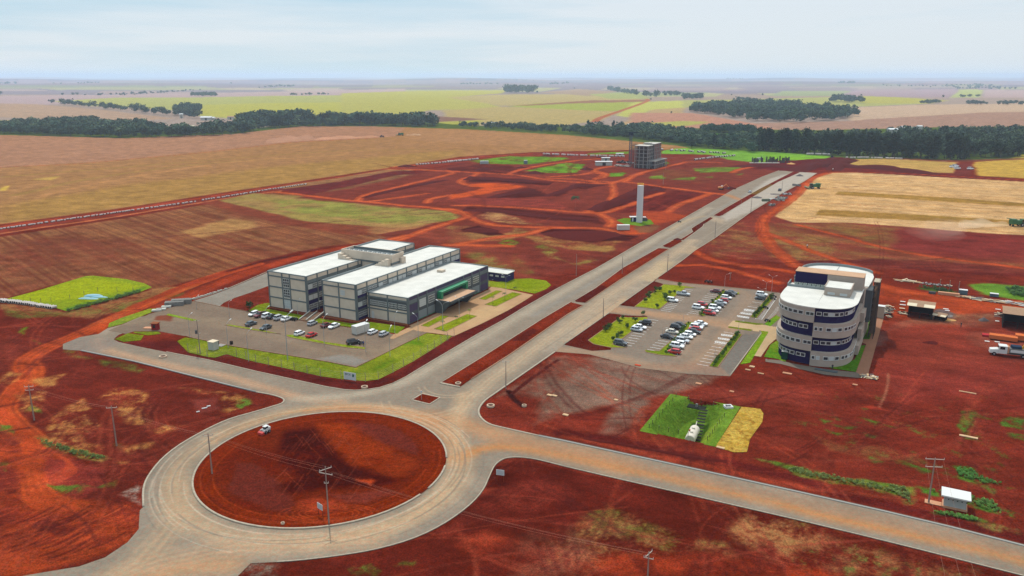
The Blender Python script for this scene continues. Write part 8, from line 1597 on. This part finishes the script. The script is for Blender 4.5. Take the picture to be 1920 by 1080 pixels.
def person(px, py, rz, shirt, trousers, label, scs=1.0):
    me = bpy.data.meshes.new('person'); js = [(0, 0, .95, .15), (0, 0, 1.2, .15), (0, 0, 1.42, .16), (0, .01, 1.55, .06), (0, .02, 1.66, .1), (0, .02, 1.76, .08), (.1, 0, .88, .1), (.13, .05, .48, .07), (.14, 0, .08, .05), (.14, .16, .05, .045), (-.1, 0, .88, .1), (-.13, -.05, .48, .07), (-.15, -.12, .08, .05), (-.15, .04, .05, .045), (.2, 0, 1.4, .07), (.27, .02, 1.12, .05), (.26, .14, .88, .035), (-.2, 0, 1.4, .07), (-.27, 0, 1.12, .05), (-.27, .1, .87, .035)]
    ed = [(0, 1), (1, 2), (2, 3), (3, 4), (4, 5), (0, 6), (6, 7), (7, 8), (8, 9), (0, 10), (10, 11), (11, 12), (12, 13), (2, 14), (14, 15), (15, 16), (2, 17), (17, 18), (18, 19)]
    me.from_pydata([j[:3] for j in js], ed, []); o = bpy.data.objects.new('person', me); COL.objects.link(o); md = o.modifiers.new('skin', 'SKIN'); 
    for i, j in enumerate(js): me.skin_vertices[0].data[i].radius = (j[3], j[3])
    me.skin_vertices[0].data[0].use_root = True; s2 = o.modifiers.new('sub', 'SUBSURF'); s2.levels = 1; s2.render_levels = 1; bpy.context.view_layer.update()
    m2 = bpy.data.meshes.new_from_object(o.evaluated_get(bpy.context.evaluated_depsgraph_get())); bpy.data.objects.remove(o); m2.materials.clear()
    for m_ in (SKIN, shirt, trousers, BLK): m2.materials.append(m_)
    for f in m2.polygons: z = f.center.z; ax = abs(f.center.x); f.material_index = 3 if z < .12 or z > 1.72 else 2 if z < .95 and ax < .22 else 1 if z < 1.5 and not (ax > .22 and z < 1.12) else 0
    m2.name = 'person'; o = bpy.data.objects.new('person', m2); COL.objects.link(o); o.location = (*G(px, py), .02); o.rotation_euler = (0, 0, rz); o.scale = (scs,) * 3; return prop(o, label, 'person')
SH1 = mat('dark_shirt', (.03, .03, .04), .9); SH2 = mat('blue_shirt', (.05, .08, .2), .9); SH3 = mat('white_shirt', (.6, .6, .58), .9)
person(*cp('F', 793, 560), .4, SH1, SH1, 'person in dark clothes walking across the dirt yard between the sheds', 1.1); person(*cp('E', 1440, 578), 1.2, SH1, SH1, 'person in dark clothes standing right of the white cube hut'); person(*cp('K', 668, 758), .4, SH2, SH1, 'person in blue shirt beside the motorcycle at the divider tip')
person(*cp('R', 418, 832), 2.0, SH3, SH1, 'person in white shirt on the orange track below the pale field', 1.2); person(*Q([(1000, 860)], 1440, 590, 8.309)[0], 0, SH1, SH1, 'person in dark clothes on the path before the round office'); person(*cp('D', 1088, 425), 0, SH3, SH1, 'tiny person in white on the dark bank beyond the pale field', 1.6)
def house(px, py, wd, dp, h, rz, wall, roof, label, name='farm_house', gable=True, cat='house'):
    wd *= .5; dp *= .6; x0_, y0_ = G(px, py); r = empty(name, (x0_, y0_, float(terrain(x0_, y0_)) - .1), rz, label, cat); B1('wall', wall, r, -wd / 2, wd / 2, -dp / 2, dp / 2, 0, h); x = MB(); g = dp * .22 if gable else .3
    x.add([(-wd / 2 - .6, -dp / 2 - .6, h), (wd / 2 + .6, -dp / 2 - .6, h), (wd / 2 + .6, 0, h + g), (-wd / 2 - .6, 0, h + g), (wd / 2 + .6, dp / 2 + .6, h), (-wd / 2 - .6, dp / 2 + .6, h)], [(0, 1, 2, 3), (3, 2, 4, 5), (0, 3, 5), (1, 4, 2), (0, 5, 4, 1)]); x.build('roof', roof, r)
    B1('door', DARKW, r, -wd * .1, wd * .1, -dp / 2 - .06, -dp / 2, 0, h * .75); return r
RT = mat('terracotta_roof', alb((196, 150, 122)), .9); WR = mat('white_far_roof', alb((250, 250, 248)), .6)
for px, py, wd, dp, h, rf, lb in [(*Nn_((1162, 316))[0], 38, 16, 5, WR, 'long white farm shed behind the gallery wood'), (*Nn_((1188, 315))[0], 26, 14, 4, WR, 'white farm shed right of the longer one'), (*Nn_((1022, 305))[0], 12, 9, 8, WR, 'small white farm building left of the long sheds'), (*On((858, 352))[0], 20, 12, 6, WR, 'white farmhouse among trees at the ridge middle'), (*On((1552, 385))[0], 30, 14, 4.5, RT, 'farmhouse with tan roof right of the field road'), (*On((1626, 358))[0], 16, 10, 5, WR, 'small white house beside slender trees'),
                                  (*Cn((318, 52))[0], 26, 12, 4.5, RT, 'farmhouse with tan roof left of the hoist mast'), (*Cn((370, 56))[0], 18, 12, 4.5, TINP, 'pale-roofed farmhouse left of the hoist mast'), (*Pn((1172, 432))[0], 22, 12, 14.5, WR, 'white roof showing above the dark trees, left one'), (*Pn((1246, 416))[0], 26, 14, 14, WR, 'white roof showing above the dark trees, right one'), (*Pn((1325, 408))[0], 12, 8, 14, WR, 'tiny white roof at the far right woods'), (*Nn_((1080, 372))[0], 16, 10, 6, TINP, 'small pale house in the clearing of the left wood'), (*Nn_((1300, 312))[0], 24, 12, 5, RT, 'tan-roofed farm shed right of the white sheds')]:
    house(px, py, wd, dp, h, .1, HUTW, rf, lb)
house(*cp('C', 190, 418), 30, 10, 3.6, .05, HUTW, WR, 'long white-roofed site shed left of the unfinished building', 'site_shed', False, 'shed'); house(*cp('C', 212, 370), 15, 8, 3.4, .05, HUTW, WR, 'shorter white-roofed site shed behind the long one', 'site_shed', False, 'shed'); house(*cp('C', 370, 312), 14, 7, 2.6, .05, HUTW, WR, 'low white-roofed hut behind the hoist mast', 'site_shed', False, 'shed')
pile('material_pile', *cp('C', 400, 432), 14, 8, 70, [WHITEP, GREYC, TIMBER], 'white and grey material stacks left of the unfinished building', 'pile', long=2.6, h=1.6, thick=.6); pile('material_pile', *cp('C', 400, 392), 10, 6, 30, [GREYC, DARKW], 'dark parked plant and stacks behind the white stacks', 'pile', long=2.4, h=2, thick=.9); pile('material_pile', *cp('C', 480, 395), 7, 4, 26, [WHITEP, GREYC], 'small white stacks at the foot of the hoist mast', 'pile', long=2.4, h=1.6, thick=.6)
pile('block_pile', *cp('S', 1410, 395), 6, 14, 80, [GREYC, HUTW], 'large spread of pale block pallets beside the right carriageway', 'pile', long=1.3, h=1.4, thick=.8); pile('block_pile', *cp('S', 1470, 345), 5, 4, 26, [WHITEP, GREYC], 'white block pallets at the upper end of the pallet spread', 'pile', long=1.3, h=1.3, thick=.7); pile('block_pile', *cp('S', 1317, 455), 3, 2, 14, [GREYC, HUTW], 'small isolated block pallet group below the large spread', 'pile', long=2, h=1.3, thick=1); pile('block_pile', *cp('S', 1565, 258), 6, 3, 24, [GREYC, GREYC], 'grey block pallets at the far edge of the carriageway', 'pile', long=1.4, h=1.4, thick=.8)
boxes('green_grey_container', *cp('S', 1258, 412), RZ + .55, [(-2.6, 2.6, -.8, .8, 0, 1.5)], mat('green_grey', alb((120, 128, 108)), .7), 'long green-grey box at the edge of the right carriageway', 'container'); boxes('white_sheets', *cp('S', 1310, 392), 0, [(-1, 1, -.6, .6, 0, .5), (2, 3.6, 1, 2, 0, .5)], WHITEP, 'two white sheets beside the long green-grey box', 'sheet')
fp0 = empty('foundation_post'); B1('post', mat('dark_wet_concrete', alb((96, 84, 78)), .9), fp0, -.5, .5, -.5, .5, 0, 3.2); B1('rebar_cap', DARKW, fp0, -.35, .35, -.35, .35, 3.2, 3.9); used = False
for k in range(46):
    xx = rs6.uniform(175, 470) if k < 32 else rs6.uniform(485, 595); yy = rs6.uniform(305, 335)
    o = copy_tree(fp0) if used else fp0; used = True; o.location = (*G(*cp('D', xx, yy)), 0); o.scale = (1, 1, rs6.uniform(.6, 1.3)); prop(o, 'dark foundation post on the far plot beyond the avenue end', 'post', 'foundation posts beyond the avenue end')
boxes('pale_block', *cp('D', 255, 300), 0, [(-1.6, 1.6, -1, 1, 0, 2.4)], HUTW, 'pale block standing among the foundation posts', 'block'); boxes('pale_slab', *cp('D', 320, 335), 0, [(-14, 14, -1.5, 1.5, 0, .5)], HUTW, 'long pale slab in front of the foundation posts', 'slab'); heap(*cp('D', 620, 345), 4, 1.4, SND, 'pale sand heap right of the foundation posts', 'sand_heap')
for k, (a_, b_, lb) in enumerate(((1425, 275, 'left white car by the far red plot'), (1445, 268, 'back white car by the far red plot'), (1458, 285, 'front white car by the far red plot'), (1548, 288, 'white car at the right edge of the far red plot'))): car('suv', 'white', *cp('R', a_, b_), .05, lb, 'white cars at the far red plot', 1.3)
tpost = boxes('gate_pillar', *cp('D', 1075, 310), 0, [(-1, 1, -1, 1, 0, 5)], DARKW, 'dark pillar on the bank beyond the avenue end', 'pillar')
pp = empty('concrete_pipe'); PIPE = mat('pale_pipe_concrete', alb((222, 210, 202)), .8); m = MB(); n = 12; V = []; 
for xx in (-1, 1):
    for rr_ in (.55, .42):
        for k in range(n): V.append((xx, rr_ * math.cos(6.283 * k / n), .55 + rr_ * math.sin(6.283 * k / n)))
F_ = []
for k in range(n): k1 = (k + 1) % n; F_ += [(k, k1, 2 * n + k1, 2 * n + k), (n + k, 3 * n + k, 3 * n + k1, n + k1), (k, n + k, n + k1, k1), (2 * n + k, 2 * n + k1, 3 * n + k1, 3 * n + k)]
m.add(V, F_); m.build('pipe_body', PIPE, pp); m = MB(); m.tube([(-.995, 0, .55), (-.99, 0, .55)], .425, 10); m.build('bore', DARKW, pp); pused = False
def pipes(pts, n, label, grp, sc=1.0, along=False, jit=.6):
    global pused
    P = resample(W(pts), 1.0)
    for k in range(n):
        i = int(k / n * (len(P) - 2)); t = P[i + 1] - P[i]; a = math.atan2(t[1], t[0]) + (0 if along else math.pi / 2) + rs6.uniform(-.25, .25); o = copy_tree(pp) if pused else pp; pused = True; q = P[i] + np.array([rs6.uniform(-jit, jit), rs6.uniform(-jit, jit)])
        o.location = (*q, float(terrain(*q))); o.rotation_euler = (0, 0, a); o.scale = (sc * .55, sc * .7, sc * .7) if along else (sc * .9, sc * .8, sc * .8); prop(o, label, 'pipe', grp)
pipes([(0, 430.5), (100, 416), (200, 402), (300, 388), (372, 378)], 78, 'white concrete pipe in the long row beside the red field road, left half', 'pipes in the long row, left half', 1.15, True)
pipes([(380, 376), (430, 368.5), (500, 357), (580, 345)], 48, 'white concrete pipe in the long row beside the red field road, right half', 'pipes in the long row, right half', 1.2, True)
pipes(c('M', (-20, 340), (100, 350), (200, 362), (300, 378), (430, 398)), 30, 'large pale pipe in the double row before the green plot', 'large pipes before the green plot', 1.15, False, .3)
pipes(c('B', (0, 128), (160, 115), (330, 98)), 16, 'pale pipe beside the red road left of the long container', 'pipes beside the long container', 2.0, True); pipes(c('A', (1400, 105), (1640, 85), (1900, 60)), 18, 'pale pipe along the red road at the far fork', 'pipes at the far fork', 1.9, True)
pipes(c('B', (960, 52), (1300, 66), (1800, 78)), 26, 'tiny pale pipe in the far row behind the green plots', 'pipes behind the green plots', 2.2, True); pipes(c('C', (1220, 362), (1450, 335), (1700, 312)), 18, 'pale pipe in the row right of the unfinished building', 'pipes right of the unfinished building', 2.2, True); pipes(c('C', (860, 248), (1100, 262), (1580, 290)), 24, 'tiny pale pipe scattered on the far green plot', 'pipes on the far green plot', 1.9, False, 4)
pipes(c('D', (1260, 280), (1500, 280), (1920, 294)), 22, 'pale pipe along the far edge of the yellow field', 'pipes along the yellow field', 2.0, True, 1.2); pipes(c('D', (800, 240), (960, 242), (1080, 246)), 10, 'pale pipe under the tall dark trees', 'pipes under the tall dark trees', 2.4, True, 1.2)
# ponds drain cover in the left green plot
PB = mat('pale_blue_tarpaulin', alb((150, 200, 214)), .5, .1, 1)
for a_, b_, l_, w_, h_, lb in ((700, 302, 3.6, 1.5, .7, 'largest pale blue cover in the green plot left of the works road'), (640, 320, 2.6, 1.0, .35, 'left pale blue cover of the group in the green plot'), (692, 323, 2.4, .8, .3, 'front pale blue cover of the group in the green plot'), (745, 311, 3.2, .8, .35, 'right pale blue cover of the group in the green plot')):
    n = 18; m = MB(); V = [(0, 0, h_)] + [(l_ * f * math.cos(6.283 * k / n), w_ * f * math.sin(6.283 * k / n), z) for f, z in ((.7, h_ * .8), (1, 0.02)) for k in range(n)]; m.add(V, [(0, 1 + k, 1 + (k + 1) % n) for k in range(n)] + [(1 + k, 1 + n + k, 1 + n + (k + 1) % n, 1 + (k + 1) % n) for k in range(n)]); o = m.build('blue_cover', PB); o.location = (*G(*cp('M', a_, b_)), .05); prop(o, lb, 'cover')
def dust(px0, py0, px1, py1, w0, w1, h0, h1, col, dens):
    A, B = np.array(G(px0, py0)), np.array(G(px1, py1)); d = (B - A) / np.linalg.norm(B - A); nn = np.array([-d[1], d[0]]); secs = []
    for k in range(9):
        t = k / 8; c_ = A + (B - A) * t; w_ = (w0 + (w1 - w0) * t) * (1 + .2 * math.sin(k * 2.1)); h = (h0 + (h1 - h0) * t) * (1 + .25 * math.sin(k * 1.7)); e = 1 if 0 < k < 8 else .35
        secs.append([(*(c_ + nn * w_ / 2 * e * math.cos(a)), .4 + h / 2 * e + h / 2 * e * math.sin(a)) for a in np.linspace(0, 2 * math.pi, 11)[:-1]])
    o = loft(secs).build('dust_plume', bpy.data.materials.new('dust_air')); m = o.data.materials[0]; m.use_nodes = True; t = m.node_tree; t.nodes.clear(); oo = t.nodes.new('ShaderNodeOutputMaterial'); pv = t.nodes.new('ShaderNodeVolumePrincipled'); pv.inputs['Color'].default_value = (*col, 1); pv.inputs['Density'].default_value = dens; t.links.new(pv.outputs['Volume'], oo.inputs['Volume']); o['kind'] = 'stuff'
dust(712, 258.5, 590, 264, 4, 14, 3, 5, (1, .55, .34), .05); dust(590, 264, 500, 270, 14, 24, 8, 7, (1, .6, .42), .012); dust(1893, 425, 1800, 430, 3, 12, 2, 6, (1, .85, .66), .05); dust(1800, 430, 1740, 455, 10, 30, 5, 10, (1, .82, .66), .006); dust(760, 255, 790, 254.5, 3, 8, 2, 3, (1, .85, .66), .03)
hz = MB(); hz.box(-42000, 42000, -700, 41000, -60, 140); ho = hz.build('haze', bpy.data.materials.new('hazy_air'))
hm = ho.data.materials[0]; hm.use_nodes = True; ht = hm.node_tree; ht.nodes.clear()
oo = ht.nodes.new('ShaderNodeOutputMaterial'); pv = ht.nodes.new('ShaderNodeVolumePrincipled')
pv.inputs['Color'].default_value = (.64, .80, 1.0, 1); pv.inputs['Density'].default_value = HAZE_SIGMA; pv.inputs['Anisotropy'].default_value = .3
ht.links.new(pv.outputs['Volume'], oo.inputs['Volume']); ho['kind'] = 'stuff'
